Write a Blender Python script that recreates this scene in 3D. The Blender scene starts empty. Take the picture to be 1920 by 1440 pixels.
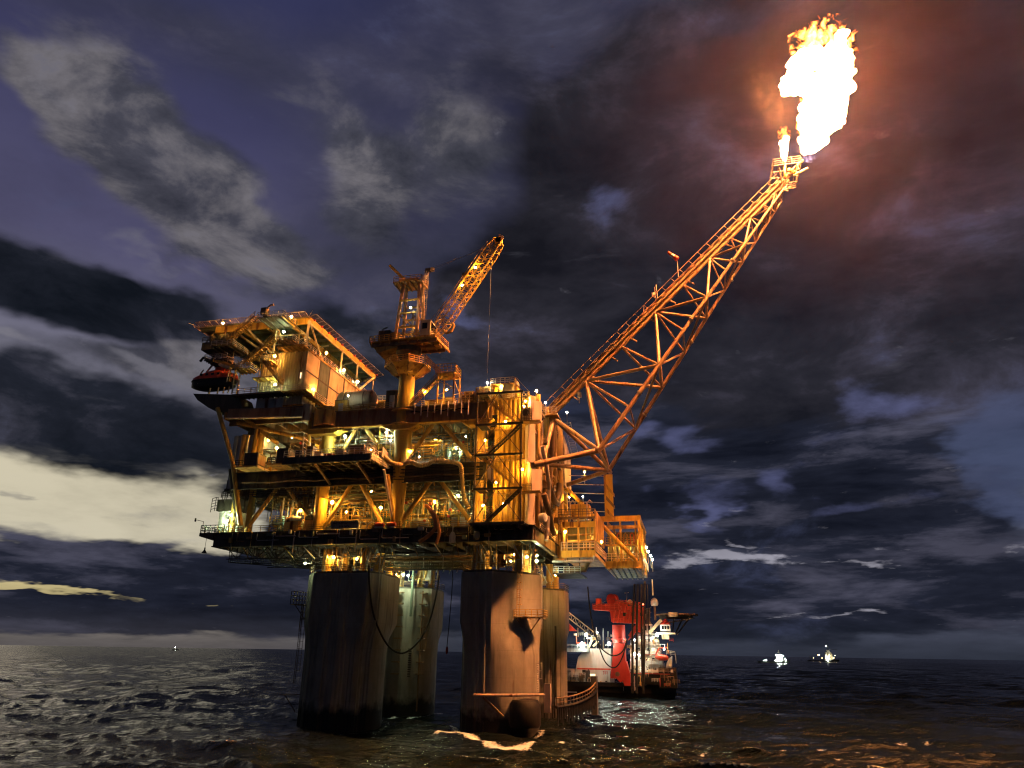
import bpy, bmesh, math, random
import numpy as np
from mathutils import Vector, Matrix, noise as mnoise

C = bpy.context.scene.collection
SC = bpy.context.scene
R2 = math.radians

# ---------------------------------------------------------------- camera
FPX = 1331.0                       # focal length for a frame 1920 wide
CAMZ = 12.0
PITCH, YAW, ROLL = R2(20.7), R2(13.6), R2(0.86)
def _basis():
    cy, sy = math.cos(YAW), math.sin(YAW); cp, sp = math.cos(PITCH), math.sin(PITCH)
    f = Vector((-sy * cp, cy * cp, sp)); r0 = Vector((cy, sy, 0)); u0 = Vector((sy * sp, -cy * sp, cp))
    c, s = math.cos(ROLL), math.sin(ROLL)
    return r0 * c + u0 * s, r0 * -s + u0 * c, f
CR, CU, CF = _basis()
cam_d = bpy.data.cameras.new('camera'); cam = bpy.data.objects.new('camera', cam_d); C.objects.link(cam)
cam_d.sensor_width = 36.0; cam_d.lens = FPX / 1920 * 36.0
cam_d.clip_start = 0.5; cam_d.clip_end = 60000
m3 = Matrix((CR, CU, -CF)).transposed()
cam.matrix_world = Matrix.Translation((0, 0, CAMZ)) @ m3.to_4x4()
SC.camera = cam

# surveying helpers: where a sight line from the camera station meets a plane of the platform
def ray(px, py): return CF + CR * ((px - 960) / FPX) + CU * (-(py - 720) / FPX)
def PY(px, py, y=116.0):
    d = ray(px, py); t = y / d.y; return Vector((d.x * t, y, CAMZ + d.z * t))
def PX(px, py, x):
    d = ray(px, py); t = x / d.x; return Vector((x, d.y * t, CAMZ + d.z * t))
def PZ(px, py, z):
    d = ray(px, py); t = (z - CAMZ) / d.z; return Vector((d.x * t, d.y * t, z))

# ---------------------------------------------------------------- render and view
SC.render.engine = 'CYCLES'
SC.view_settings.view_transform = 'Standard'
SC.view_settings.look = 'None'
SC.view_settings.exposure = 0.0
SC.view_settings.gamma = 1.0
SC.view_settings.use_curve_mapping = False
cy = SC.cycles
cy.use_denoising = True
try: cy.denoiser = 'OPENIMAGEDENOISE'
except Exception: pass
cy.use_adaptive_sampling = False
cy.denoising_input_passes = 'RGB_ALBEDO_NORMAL'; cy.denoising_prefilter = 'ACCURATE'; cy.filter_width = 1.2
cy.max_bounces = 5; cy.diffuse_bounces = 2; cy.glossy_bounces = 3; cy.transmission_bounces = 2
cy.transparent_max_bounces = 24; cy.volume_bounces = 0
cy.sample_clamp_indirect = 4.0; cy.sample_clamp_direct = 0.0
cy.caustics_reflective = False; cy.caustics_refractive = False
cy.volume_step_rate = 1.0; cy.volume_max_steps = 128
cy.use_light_tree = True
# ---------------------------------------------------------------- world: dusk sky with broken cloud
world = bpy.data.worlds.new('World'); SC.world = world; world.use_nodes = True
wt = world.node_tree; wn = wt.nodes; wl = wt.links
for n in list(wn): wn.remove(n)
def N(tree, typ, **kw):
    n = tree.nodes.new(typ)
    for k, v in kw.items(): setattr(n, k, v)
    return n
def link(tree, a, b): tree.links.new(a, b)
def wmath(op, a, b=None, c=None, clamp=False):
    n = N(wt, 'ShaderNodeMath', operation=op); n.use_clamp = clamp
    for i, v in enumerate((a, b, c)):
        if v is None: continue
        if isinstance(v, (int, float)): n.inputs[i].default_value = v
        else: link(wt, v, n.inputs[i])
    return n.outputs[0]
def s2l(c): return tuple((x / 255 / 12.92) if x / 255 <= 0.04045 else ((x / 255 + 0.055) / 1.055) ** 2.4 for x in c)

wout = N(wt, 'ShaderNodeOutputWorld'); wbg = N(wt, 'ShaderNodeBackground'); link(wt, wbg.outputs[0], wout.inputs[0])
tc = N(wt, 'ShaderNodeTexCoord'); nrm = N(wt, 'ShaderNodeVectorMath', operation='NORMALIZE'); link(wt, tc.outputs['Generated'], nrm.inputs[0])
sx = N(wt, 'ShaderNodeSeparateXYZ'); link(wt, nrm.outputs[0], sx.inputs[0])
DX, DY, DZ = sx.outputs
azr = wmath('ARCTAN2', DX, DY); elr = wmath('ARCSINE', DZ)
AZ = wmath('MULTIPLY', azr, 57.29578); EL = wmath('MULTIPLY', elr, 57.29578)
# cloud-deck projection: features shrink and flatten towards the horizon
zz = wmath('ADD', wmath('MAXIMUM', DZ, 0.0), 0.16)
cxy = N(wt, 'ShaderNodeCombineXYZ'); link(wt, wmath('DIVIDE', DX, zz), cxy.inputs[0]); link(wt, wmath('DIVIDE', DY, zz), cxy.inputs[1])
def wnoise(scale, detail=8, rough=0.55, dist=0.0, off=0.0, vec=None):
    n = N(wt, 'ShaderNodeTexNoise'); n.noise_dimensions = '3D'
    n.inputs['Scale'].default_value = scale; n.inputs['Detail'].default_value = detail
    n.inputs['Roughness'].default_value = rough; n.inputs['Distortion'].default_value = dist
    mp = N(wt, 'ShaderNodeMapping'); mp.inputs['Location'].default_value = (off, off * .7, off * 1.3)
    link(wt, vec or cxy.outputs[0], mp.inputs[0]); link(wt, mp.outputs[0], n.inputs[0])
    return n
n_big = wnoise(1.9, 7, 0.6, 0.0, 3.1)
dsq = N(wt, 'ShaderNodeMapping'); dsq.inputs['Scale'].default_value = (1, 1, 2.1); link(wt, nrm.outputs[0], dsq.inputs[0])
n_med = wnoise(5.2, 8, 0.62, 0.25, 7.7, dsq.outputs[0])
n_bm = wnoise(4.0, 8, 0.62, 0.2, 5.5, dsq.outputs[0])
dlow = N(wt, 'ShaderNodeMapping'); dlow.inputs['Scale'].default_value = (1, 1, 5.0); link(wt, nrm.outputs[0], dlow.inputs[0])
n_low = wnoise(5.0, 8, 0.60, 0.2, 4.4, dlow.outputs[0])
n_fin = wnoise(9.0, 6, 0.62, 0.2, 1.3)
warp = wnoise(2.2, 4, 0.55, 0, 12.3)
# warped azimuth / elevation field
wsep = N(wt, 'ShaderNodeSeparateColor'); link(wt, warp.outputs['Color'], wsep.inputs[0])
wamp = 9.0
azw = wmath('ADD', AZ, wmath('MULTIPLY', wmath('SUBTRACT', wsep.outputs[0], .5), wamp * 1.8))
elamp = wmath('MULTIPLY', wmath('ADD', wmath('MULTIPLY', wmath('MAXIMUM', DZ, 0.0), 2.0), 0.12), wamp * 1.1)
elw = wmath('ADD', EL, wmath('MULTIPLY', wmath('SUBTRACT', wsep.outputs[1], .5), elamp))
ae = N(wt, 'ShaderNodeCombineXYZ'); link(wt, azw, ae.inputs[0]); link(wt, elw, ae.inputs[1])

def dir_ae(px, py):
    d = ray(px, py).normalized(); return math.degrees(math.atan2(d.x, d.y)), math.degrees(math.asin(d.z))
def blob(prev, px, py, rx, ry, rot=0, amp=1.0):
    # evaluated one after the other, so that the shader's register stack stays small
    vm = N(wt, 'ShaderNodeVectorMath', operation='MULTIPLY_ADD'); link(wt, prev, vm.inputs[0]); vm.inputs[1].default_value = (1e-7, 1e-7, 0); link(wt, ae.outputs[0], vm.inputs[2])
    a0, e0 = dir_ae(px, py); a1, e1 = dir_ae(px + 1, py); a2, e2 = dir_ae(px, py - 1)
    sa = math.hypot(a1 - a0, e1 - e0); se = math.hypot(a2 - a0, e2 - e0)
    mp = N(wt, 'ShaderNodeMapping'); mp.vector_type = 'TEXTURE'
    mp.inputs['Location'].default_value = (a0, e0, 0); mp.inputs['Rotation'].default_value = (0, 0, R2(rot))
    mp.inputs['Scale'].default_value = (rx * sa, ry * se, 1)
    link(wt, vm.outputs[0], mp.inputs[0])
    ln = N(wt, 'ShaderNodeVectorMath', operation='LENGTH'); link(wt, mp.outputs[0], ln.inputs[0])
    mr = N(wt, 'ShaderNodeMapRange'); mr.interpolation_type = 'SMOOTHSTEP'
    mr.inputs['From Min'].default_value = 1.5; mr.inputs['From Max'].default_value = 0.2
    mr.inputs['To Min'].default_value = 0; mr.inputs['To Max'].default_value = amp
    link(wt, ln.outputs['Value'], mr.inputs['Value'])
    return mr.outputs[0]
def layer(prev, color, blobs, nz, namp, lo, hi, strength=1.0):
    s = None
    for b in blobs:
        o = blob(prev if s is None else s, *b); s = o if s is None else wmath('ADD', s, o)
    v = wmath('ADD', s, wmath('MULTIPLY', wmath('SUBTRACT', nz.outputs[0], .5), namp))
    mr = N(wt, 'ShaderNodeMapRange'); mr.interpolation_type = 'SMOOTHSTEP'
    mr.inputs['From Min'].default_value = lo; mr.inputs['From Max'].default_value = hi
    mr.inputs['To Min'].default_value = 0; mr.inputs['To Max'].default_value = strength
    link(wt, v, mr.inputs['Value'])
    mx = N(wt, 'ShaderNodeMix'); mx.data_type = 'RGBA'; link(wt, mr.outputs[0], mx.inputs[0])
    link(wt, prev, mx.inputs[6])
    if isinstance(color, tuple): mx.inputs[7].default_value = (*s2l(color), 1)
    else: link(wt, color, mx.inputs[7])
    return mx.outputs[2]
def ramp(fac, stops):
    r = N(wt, 'ShaderNodeValToRGB'); link(wt, fac, r.inputs[0]); e = r.color_ramp.elements
    while len(e) > len(stops): e.remove(e[-1])
    while len(e) < len(stops): e.new(0.5)
    for i, (p, c) in enumerate(stops): e[i].position = p; e[i].color = (*s2l(c), 1)
    return r.outputs[0]
# clear dusk sky: pale near the horizon in the west (left), violet-blue higher up
el01 = wmath('DIVIDE', EL, 60.0, clamp=True)
west = ramp(el01, [(0.0, (150, 140, 132)), (0.10, (196, 188, 165)), (0.19, (200, 191, 166)), (0.23, (168, 162, 154)), (0.275, (116, 115, 127)), (0.45, (84, 82, 112)), (0.62, (62, 62, 94)), (0.8, (48, 51, 84)), (1.0, (40, 44, 70))])
east = ramp(el01, [(0.0, (72, 76, 92)), (0.12, (96, 100, 122)), (0.22, (70, 84, 112)), (0.32, (56, 66, 98)), (0.5, (56, 56, 86)), (1.0, (42, 44, 70))])
azf = N(wt, 'ShaderNodeMapRange'); azf.interpolation_type = 'SMOOTHSTEP'; link(wt, AZ, azf.inputs[0])
azf.inputs['From Min'].default_value = -38; azf.inputs['From Max'].default_value = -14
mxs = N(wt, 'ShaderNodeMix'); mxs.data_type = 'RGBA'; link(wt, azf.outputs[0], mxs.inputs[0]); link(wt, west, mxs.inputs[6]); link(wt, east, mxs.inputs[7])
sky = mxs.outputs[2]
# cloud tones driven by noise (thin parts paler than thick ones)
tone_grey = ramp(n_med.outputs[0], [(0.36, (40, 42, 52)), (0.5, (70, 70, 80)), (0.64, (118, 114, 118))])
tone_veil = ramp(n_med.outputs[0], [(0.30, (44, 46, 58)), (0.5, (58, 58, 74)), (0.68, (78, 76, 92))])
tone_dark = ramp(n_med.outputs[0], [(0.34, (18, 22, 30)), (0.52, (33, 36, 46)), (0.66, (62, 62, 74))])
tone_right = ramp(n_med.outputs[0], [(0.35, (22, 22, 28)), (0.52, (39, 38, 45)), (0.66, (62, 59, 71))])
tone_low = ramp(n_low.outputs[0], [(0.36, (19, 22, 33)), (0.52, (32, 35, 48)), (0.66, (72, 72, 88))])
# 1: high thin grey cloud, the lit diagonal bank
sky = layer(sky, tone_veil, [(250, 50, 420, 110, -8, .8), (640, 130, 300, 90, 0, .7), (1000, 60, 360, 120, 0, 1.0), (560, 560, 330, 120, 10, .5), (240, 560, 200, 80, 0, .6), (60, 330, 120, 60, -30, .4), (820, 420, 330, 200, 0, 1.0)], n_big, 1.9, .1, 1.25, .85)
sky = layer(sky, tone_grey, [(120, 200, 170, 62, -30, 1.3), (270, 290, 230, 90, -38, 1.45), (420, 400, 190, 70, -30, 1.4), (640, 330, 190, 100, -50, 1.1), (830, 260, 120, 190, 70, .95), (520, 470, 160, 50, -10, .8), (120, 655, 260, 50, 10, .8), (380, 700, 180, 60, 0, .9), (330, 600, 90, 90, 0, .6), (420, 620, 120, 60, 0, .5)], n_bm, 2.0, .25, 1.15, .95)
# 2: dark cloud: the right side of the sky, the left bank
sky = layer(sky, tone_right, [(1350, 480, 420, 330, 0, 1.6), (1650, 620, 430, 300, 0, 1.6), (1080, 560, 230, 190, 0, 1.2), (1500, 150, 480, 300, 0, 1.3), (1800, 200, 300, 300, 0, 1.3), (940, 170, 150, 130, -30, .8), (860, 620, 160, 120, 0, .8), (1160, 300, 200, 160, 0, .9)], n_big, 1.7, .25, 1.2, .97)
sky = layer(sky, tone_dark, [(90, 520, 280, 84, 4, 1.9), (330, 560, 110, 50, 0, .9), (150, 790, 340, 92, -7, 2.0), (480, 640, 120, 60, 0, .5), (620, 600, 110, 40, -20, .8), (370, 850, 200, 45, -10, 1.1), (560, 820, 150, 130, 0, 1.2), (720, 760, 300, 150, 0, 1.2)], n_bm, 1.9, .2, 1.1, 1.0)
# 3: wisps of paler cloud between the dark banks on the left
sky = layer(sky, (120, 118, 128), [(60, 640, 90, 18, -20, 1.2), (280, 690, 120, 22, -25, 1.3), (350, 660, 70, 18, -40, .8), (300, 458, 110, 16, -10, .9), (110, 190, 90, 18, -28, .6), (640, 330, 40, 30, 0, .5), (420, 740, 70, 30, 0, .6), (560, 640, 90, 20, 0, .5)], n_med, 2.6, .45, 1.45, .7)
sky = layer(sky, (112, 110, 110), [(32, 922, 34, 9, 0, .9), (76, 926, 24, 6, 0, .8), (200, 905, 200, 10, 0, .35), (330, 960, 160, 12, 0, .4), (200, 868, 330, 22, -5, .7), (60, 985, 160, 14, 0, .5)], n_low, 2.6, .3, 1.3, .6)
# 4: the low banks near the horizon
sky = layer(sky, tone_low, [(120, 1075, 360, 60, 0, 1.6), (420, 1085, 330, 55, -4, 1.6), (620, 1060, 160, 110, 0, 1.6), (800, 1040, 260, 140, 0, 1.6), (30, 1150, 400, 34, 0, 1.5), (450, 1160, 400, 34, 0, 1.5), (1200, 960, 330, 95, 0, 1.5), (1650, 960, 300, 70, 0, 1.5), (1700, 1110, 420, 80, 0, 1.5), (1250, 1140, 420, 80, 0, 1.5), (1500, 880, 330, 90, 0, 1.5), (900, 900, 260, 160, 0, 1.4), (1200, 830, 300, 80, 0, 1.2)], n_low, 2.0, .2, 1.0, 1.0)
# 5: gaps on the right with violet-blue light
sky = layer(sky, (88, 92, 130), [(1210, 805, 45, 18, 0, .9), (1325, 800, 60, 24, 0, 1.0), (1640, 745, 80, 36, 0, .9), (1640, 950, 130, 18, 0, .9), (1310, 920, 70, 46, -40, .8), (1440, 900, 60, 46, 0, .85), (1330, 965, 50, 22, -30, .7), (870, 600, 60, 20, -10, .8), (1130, 390, 60, 60, -60, .8), (1150, 900, 60, 36, 0, .6), (1500, 820, 200, 30, 0, .4)], n_med, 3.2, .3, 1.5, .8)
sky = layer(sky, (72, 80, 110), [(1890, 870, 90, 110, 0, 1.5), (1800, 810, 50, 30, 0, .6)], n_med, 3.8, .3, 1.5, .75)
sky = layer(sky, (150, 148, 160), [(1440, 1018, 26, 22, -20, .9), (1360, 1050, 140, 13, 0, 1.4), (1620, 1046, 80, 7, 0, 1.1), (1870, 1032, 60, 7, 0, 1.0), (1610, 1150, 60, 7, 0, 1.0), (1470, 1100, 60, 8, 0, .4), (1350, 965, 24, 12, -20, .7), (1520, 1155, 130, 5, 0, .6)], n_fin, 2.6, .4, 1.3, .9)
# 6: thin bright slits low in the west
sky = layer(sky, (214, 196, 140), [(200, 1118, 190, 7, -4, 1.0), (115, 1108, 40, 9, 0, .6), (395, 1131, 34, 8, 0, 1.1), (450, 1160, 150, 5, 0, .7), (40, 1153, 120, 5, 0, .6), (300, 1180, 200, 3, 0, .5), (820, 1170, 60, 6, 0, .5)], n_low, 2.9, .68, 1.4, .75)
# haze band at the very horizon
hz = N(wt, 'ShaderNodeMapRange'); hz.interpolation_type = 'SMOOTHSTEP'; link(wt, EL, hz.inputs[0])
hz.inputs['From Min'].default_value = 3.2; hz.inputs['From Max'].default_value = 0.0; hz.inputs['To Min'].default_value = 0; hz.inputs['To Max'].default_value = .75
mh = N(wt, 'ShaderNodeMix'); mh.data_type = 'RGBA'; link(wt, hz.outputs[0], mh.inputs[0]); link(wt, sky, mh.inputs[6])
hc = N(wt, 'ShaderNodeMix'); hc.data_type = 'RGBA'; link(wt, azf.outputs[0], hc.inputs[0])
hc.inputs[6].default_value = (*s2l((52, 51, 58)), 1); hc.inputs[7].default_value = (*s2l((34, 38, 48)), 1)
link(wt, hc.outputs[2], mh.inputs[7])
# broad light and shade over the whole deck of cloud
gm = N(wt, 'ShaderNodeMapRange'); link(wt, n_big.outputs[0], gm.inputs[0])
gm.inputs['From Min'].default_value = .3; gm.inputs['From Max'].default_value = .7; gm.inputs['To Min'].default_value = .78; gm.inputs['To Max'].default_value = 1.2
gv = N(wt, 'ShaderNodeVectorMath', operation='SCALE'); link(wt, mh.outputs[2], gv.inputs[0]); link(wt, gm.outputs[0], gv.inputs['Scale'])
# unseen sky behind the camera and far aside, darkened to cut fill light
bk = N(wt, 'ShaderNodeMapRange'); bk.interpolation_type = 'SMOOTHSTEP'; link(wt, DY, bk.inputs[0]); bk.inputs['From Min'].default_value = .45; bk.inputs['From Max'].default_value = .0
mb_ = N(wt, 'ShaderNodeMix'); mb_.data_type = 'RGBA'; link(wt, bk.outputs[0], mb_.inputs[0]); link(wt, gv.outputs[0], mb_.inputs[6]); link(wt, tone_low, mb_.inputs[7])
link(wt, mb_.outputs[2], wbg.inputs['Color']); wbg.inputs['Strength'].default_value = 1.0
world.cycles.sampling_method = 'MANUAL'; world.cycles.sample_map_resolution = 512
# the last of the western light, far below daylight strength
sun_d = bpy.data.lights.new('sun', 'SUN'); sun_d.energy = 0.012; sun_d.angle = R2(12); sun_d.color = (1.0, .82, .6)
sun = bpy.data.objects.new('sun', sun_d); C.objects.link(sun)
sun.rotation_euler = Vector((0.75, -0.6, -0.12)).to_track_quat('-Z', 'Y').to_euler()
# ---------------------------------------------------------------- materials
MATS = {}
def newmat(name):
    m = bpy.data.materials.new(name); m.use_nodes = True; nt = m.node_tree
    for n in list(nt.nodes): nt.nodes.remove(n)
    o = nt.nodes.new('ShaderNodeOutputMaterial'); return m, nt, o
def paint(name, base, dark=None, rough=0.5, scale=0.5, metal=0.0, bump=0.02, rust=0.0, streak=True, spec=0.4):
    """weathered paint or steel: blotches, vertical run-off streaks, optional rust"""
    m, nt, o = newmat(name); n = nt.nodes; l = nt.links
    b = n.new('ShaderNodeBsdfPrincipled'); l.new(b.outputs[0], o.inputs[0])
    g = n.new('ShaderNodeNewGeometry')
    t = n.new('ShaderNodeTexNoise'); t.inputs['Scale'].default_value = scale; t.inputs['Detail'].default_value = 5; t.inputs['Roughness'].default_value = .65
    mp = n.new('ShaderNodeMapping'); mp.inputs['Scale'].default_value = (1, 1, .22 if streak else 1)
    l.new(g.outputs['Position'], mp.inputs[0]); l.new(mp.outputs[0], t.inputs[0])
    r = n.new('ShaderNodeValToRGB'); l.new(t.outputs[0], r.inputs[0])
    dark = dark or tuple(c * .55 for c in base)
    e = r.color_ramp.elements; e[0].position = .34; e[0].color = (*dark, 1); e[1].position = .58; e[1].color = (*base, 1)
    col = r.outputs[0]
    if rust > 0:
        t2 = n.new('ShaderNodeTexNoise'); t2.inputs['Scale'].default_value = scale * 2.7; t2.inputs['Detail'].default_value = 6
        mp2 = n.new('ShaderNodeMapping'); mp2.inputs['Scale'].default_value = (1, 1, .15); mp2.inputs['Location'].default_value = (9, 3, 1)
        l.new(g.outputs['Position'], mp2.inputs[0]); l.new(mp2.outputs[0], t2.inputs[0])
        mr = n.new('ShaderNodeMapRange'); l.new(t2.outputs[0], mr.inputs[0]); mr.inputs['From Min'].default_value = .60 - rust * .1; mr.inputs['From Max'].default_value = .70
        mx = n.new('ShaderNodeMix'); mx.data_type = 'RGBA'; l.new(mr.outputs[0], mx.inputs[0]); l.new(col, mx.inputs[6]); mx.inputs[7].default_value = (.16, .055, .02, 1); col = mx.outputs[2]
    l.new(col, b.inputs['Base Color'])
    b.inputs['Metallic'].default_value = metal; b.inputs['Specular IOR Level'].default_value = spec
    rr = n.new('ShaderNodeMapRange'); l.new(t.outputs[0], rr.inputs[0]); rr.inputs['To Min'].default_value = min(1, rough + .15); rr.inputs['To Max'].default_value = max(.05, rough - .12)
    l.new(rr.outputs[0], b.inputs['Roughness'])
    if bump:
        bp = n.new('ShaderNodeBump'); bp.inputs['Strength'].default_value = .4; bp.inputs['Distance'].default_value = bump; l.new(t.outputs[0], bp.inputs['Height']); l.new(bp.outputs[0], b.inputs['Normal'])
    MATS[name] = m; return m
def emis(name, col, strength):
    m, nt, o = newmat(name); e = nt.nodes.new('ShaderNodeEmission'); nt.links.new(e.outputs[0], o.inputs[0])
    e.inputs[0].default_value = (*col, 1); e.inputs[1].default_value = strength; MATS[name] = m; return m
paint('yellow', (.72, .42, .065), (.46, .25, .045), .42, .45, rust=.4)
paint('boom_paint', (.50, .29, .14), (.33, .18, .085), .5, .5, rust=.3)
paint('ochre', (.60, .35, .085), (.34, .19, .05), .5, .6, rust=.6)
paint('cream', (.70, .55, .33), (.50, .37, .20), .5, .35, rust=.3)
paint('pale', (.68, .52, .40), (.48, .35, .26), .5, .4, rust=.3)
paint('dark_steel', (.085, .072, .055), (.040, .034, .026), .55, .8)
paint('brown_steel', (.27, .17, .09), (.14, .085, .045), .55, .5, rust=.5)
paint('grating', (.11, .10, .085), (.06, .055, .045), .6, 1.2)
paint('pipe', (.26, .24, .18), (.12, .11, .08), .38, 1.1, metal=.2)
paint('galv', (.46, .45, .43), (.30, .29, .27), .42, 1.5, metal=.3)
paint('green_grey', (.14, .17, .13), (.07, .09, .07), .5, .8)
paint('white_paint', (.72, .70, .64), (.50, .46, .40), .45, .25, rust=.2)
paint('red_paint', (.50, .045, .03), (.33, .03, .02), .40, .3)
paint('boat_red', (.72, .09, .045), (.38, .04, .02), .38, .6)
paint('hull_black', (.010, .010, .010), (.006, .006, .006), .5, .3)
paint('rubber', (.022, .020, .018), (.012, .011, .010), .6, 2)
paint('hose', (.55, .35, .13), (.35, .21, .08), .5, 1.5)
paint('orange_hose', (.55, .20, .07), (.35, .12, .05), .5, 1.5)
paint('banner', (.20, .21, .21), (.13, .14, .14), .7, 2)
paint('glass_dark', (.02, .025, .03), (.012, .015, .018), .1, 1)
paint('wind_red', (.75, .10, .05), (.6, .07, .04), .7, 3); paint('wind_white', (.8, .75, .7), (.65, .6, .5), .7, 3)
emis('lamp_amber', (1.0, .50, .07), 850); emis('lamp_green', (.78, 1.0, .55), 480); emis('lamp_white', (.92, 1.0, .88), 200)
emis('lamp_strong', (.80, 1.0, .62), 1300); emis('lamp_small', (1.0, .6, .2), 260); emis('ship_light', (.88, 1.0, .84), 320); emis('ship_amber', (1, .75, .35), 60)
emis('window_lit', (1.0, .75, .4), 2.2); emis('lamp_red', (1, .08, .04), 25)

# ---------------------------------------------------------------- mesh builder
def fr(a):
    """a frame with z along a"""
    z = a.normalized(); h = Vector((0, 0, 1)) if abs(z.z) < .95 else Vector((0, 1, 0))
    x = h.cross(z).normalized(); y = z.cross(x); return x, y, z
V = lambda *a: Vector(a)
class MB:
    def __init__(s): s.v = []; s.f = []
    def add(s, vs, fs):
        o = len(s.v); s.v += [tuple(v) for v in vs]; s.f += [tuple(i + o for i in f) for f in fs]; return s
    def box(s, x0, x1, y0, y1, z0, z1):
        if x0 > x1: x0, x1 = x1, x0
        if y0 > y1: y0, y1 = y1, y0
        if z0 > z1: z0, z1 = z1, z0
        return s.add([(x0, y0, z0), (x1, y0, z0), (x1, y1, z0), (x0, y1, z0), (x0, y0, z1), (x1, y0, z1), (x1, y1, z1), (x0, y1, z1)],
                     [(0, 3, 2, 1), (4, 5, 6, 7), (0, 1, 5, 4), (1, 2, 6, 5), (2, 3, 7, 6), (3, 0, 4, 7)])
    def beam(s, p, q, w, h=None, up=None):
        """rectangular bar from p to q: w across, h in the up direction"""
        p, q = Vector(p), Vector(q); h = h or w; z = (q - p)
        if z.length < 1e-6: return s
        z = z.normalized(); u = Vector(up) if up else (Vector((0, 0, 1)) if abs(z.z) < .95 else Vector((0, 1, 0)))
        x = u.cross(z).normalized(); y = z.cross(x); a = x * (w / 2); b = y * (h / 2)
        vs = [p - a - b, p + a - b, p + a + b, p - a + b, q - a - b, q + a - b, q + a + b, q - a + b]
        return s.add(vs, [(3, 2, 1, 0), (4, 5, 6, 7), (0, 1, 5, 4), (1, 2, 6, 5), (2, 3, 7, 6), (3, 0, 4, 7)])
    def tube(s, p, q, r, r2=None, n=8, cap=True):
        p, q = Vector(p), Vector(q); r2 = r if r2 is None else r2
        if (q - p).length < 1e-6: return s
        x, y, z = fr(q - p); vs = []
        for c, rr in ((p, r), (q, r2)):
            for i in range(n):
                a = 2 * math.pi * i / n; vs.append(c + x * (rr * math.cos(a)) + y * (rr * math.sin(a)))
        fs = [(i, (i + 1) % n, n + (i + 1) % n, n + i) for i in range(n)]
        if cap: fs += [tuple(range(n - 1, -1, -1)), tuple(range(n, 2 * n))]
        return s.add(vs, fs)
    def path(s, pts, r, n=8, cap=True):
        """a continuous bent tube; r may be a list"""
        pts = [Vector(p) for p in pts]; vs = []; k = len(pts)
        rs = r if isinstance(r, (list, tuple)) else [r] * k
        x = None
        for i, p in enumerate(pts):
            t = (pts[min(i + 1, k - 1)] - pts[max(i - 1, 0)]).normalized()
            if x is None: x, y, _ = fr(t)
            else:
                x = (x - t * x.dot(t)).normalized(); y = t.cross(x)
            for j in range(n):
                a = 2 * math.pi * j / n; vs.append(p + x * (rs[i] * math.cos(a)) + y * (rs[i] * math.sin(a)))
        fs = [(i * n + j, i * n + (j + 1) % n, (i + 1) * n + (j + 1) % n, (i + 1) * n + j) for i in range(k - 1) for j in range(n)]
        if cap: fs += [tuple(range(n - 1, -1, -1)), tuple(range((k - 1) * n, k * n))]
        return s.add(vs, fs)
    def prism(s, poly, z0, z1):
        n = len(poly); vs = [(x, y, z0) for x, y in poly] + [(x, y, z1) for x, y in poly]
        return s.add(vs, [tuple(range(n - 1, -1, -1)), tuple(range(n, 2 * n))] + [(i, (i + 1) % n, n + (i + 1) % n, n + i) for i in range(n)])
    def extrude(s, pts, d):
        """closed 3D outline pushed along d"""
        pts = [Vector(p) for p in pts]; d = Vector(d); n = len(pts)
        return s.add(pts + [p + d for p in pts], [tuple(range(n - 1, -1, -1)), tuple(range(n, 2 * n))] + [(i, (i + 1) % n, n + (i + 1) % n, n + i) for i in range(n)])
    def lathe(s, c, prof, n=24, axis=(0, 0, 1)):
        """prof: (radius, height) pairs about axis through c"""
        x, y, z = fr(Vector(axis)); c = Vector(c); vs = []; k = len(prof)
        for r, h in prof:
            for i in range(n):
                a = 2 * math.pi * i / n; vs.append(c + z * h + x * (r * math.cos(a)) + y * (r * math.sin(a)))
        fs = [(i * n + j, i * n + (j + 1) % n, (i + 1) * n + (j + 1) % n, (i + 1) * n + j) for i in range(k - 1) for j in range(n)]
        fs += [tuple(range(n - 1, -1, -1)), tuple(range((k - 1) * n, k * n))]
        return s.add(vs, fs)
    def corr(s, p, q, z0, z1, pitch=.55, depth=.14):
        """trapezoid corrugated sheet standing on the line p-q (2D), ribs vertical; returns a shell with thickness"""
        p, q = Vector((p[0], p[1], 0)), Vector((q[0], q[1], 0)); L = (q - p).length; t = (q - p) / L; nrm = Vector((t.y, -t.x, 0))
        n = max(2, int(L / pitch)); st = L / n; prof = []
        for i in range(n):
            a = i * st; prof += [(a, 0), (a + st * .38, 0), (a + st * .5, depth), (a + st * .88, depth)]
        prof.append((L, 0)); pts = [p + t * a + nrm * d for a, d in prof]; back = [p + nrm * -.12, q + nrm * -.12]
        k = len(pts); vs = [(a.x, a.y, z0) for a in pts] + [(a.x, a.y, z1) for a in pts] + [(a.x, a.y, z) for z in (z0, z1) for a in back]
        fs = [(i, i + 1, k + i + 1, k + i) for i in range(k - 1)]
        b = 2 * k; fs += [(b + 1, b, b + 2, b + 3), (b, 0, k, b + 2), (k - 1, b + 1, b + 3, 2 * k - 1)]
        fs += [tuple([b + 1] + list(range(k - 1, -1, -1)) + [b]), tuple([b + 2] + list(range(k, 2 * k)) + [b + 3])]
        return s.add(vs, fs)
    def rail(s, pts, h=1.1, sp=1.6, r=.035, rails=3):
        """handrail along pts: posts and horizontal rails"""
        pts = [Vector(p) for p in pts]
        for a, b in zip(pts, pts[1:]):
            L = (b - a).length; n = max(1, round(L / sp))
            for i in range(n + 1):
                c = a.lerp(b, i / n); s.beam(c, c + V(0, 0, h), r * 2.2)
            for k in range(rails): z = V(0, 0, h * (k + 1) / rails); s.beam(a + z, b + z, r * 2)
        return s
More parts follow.
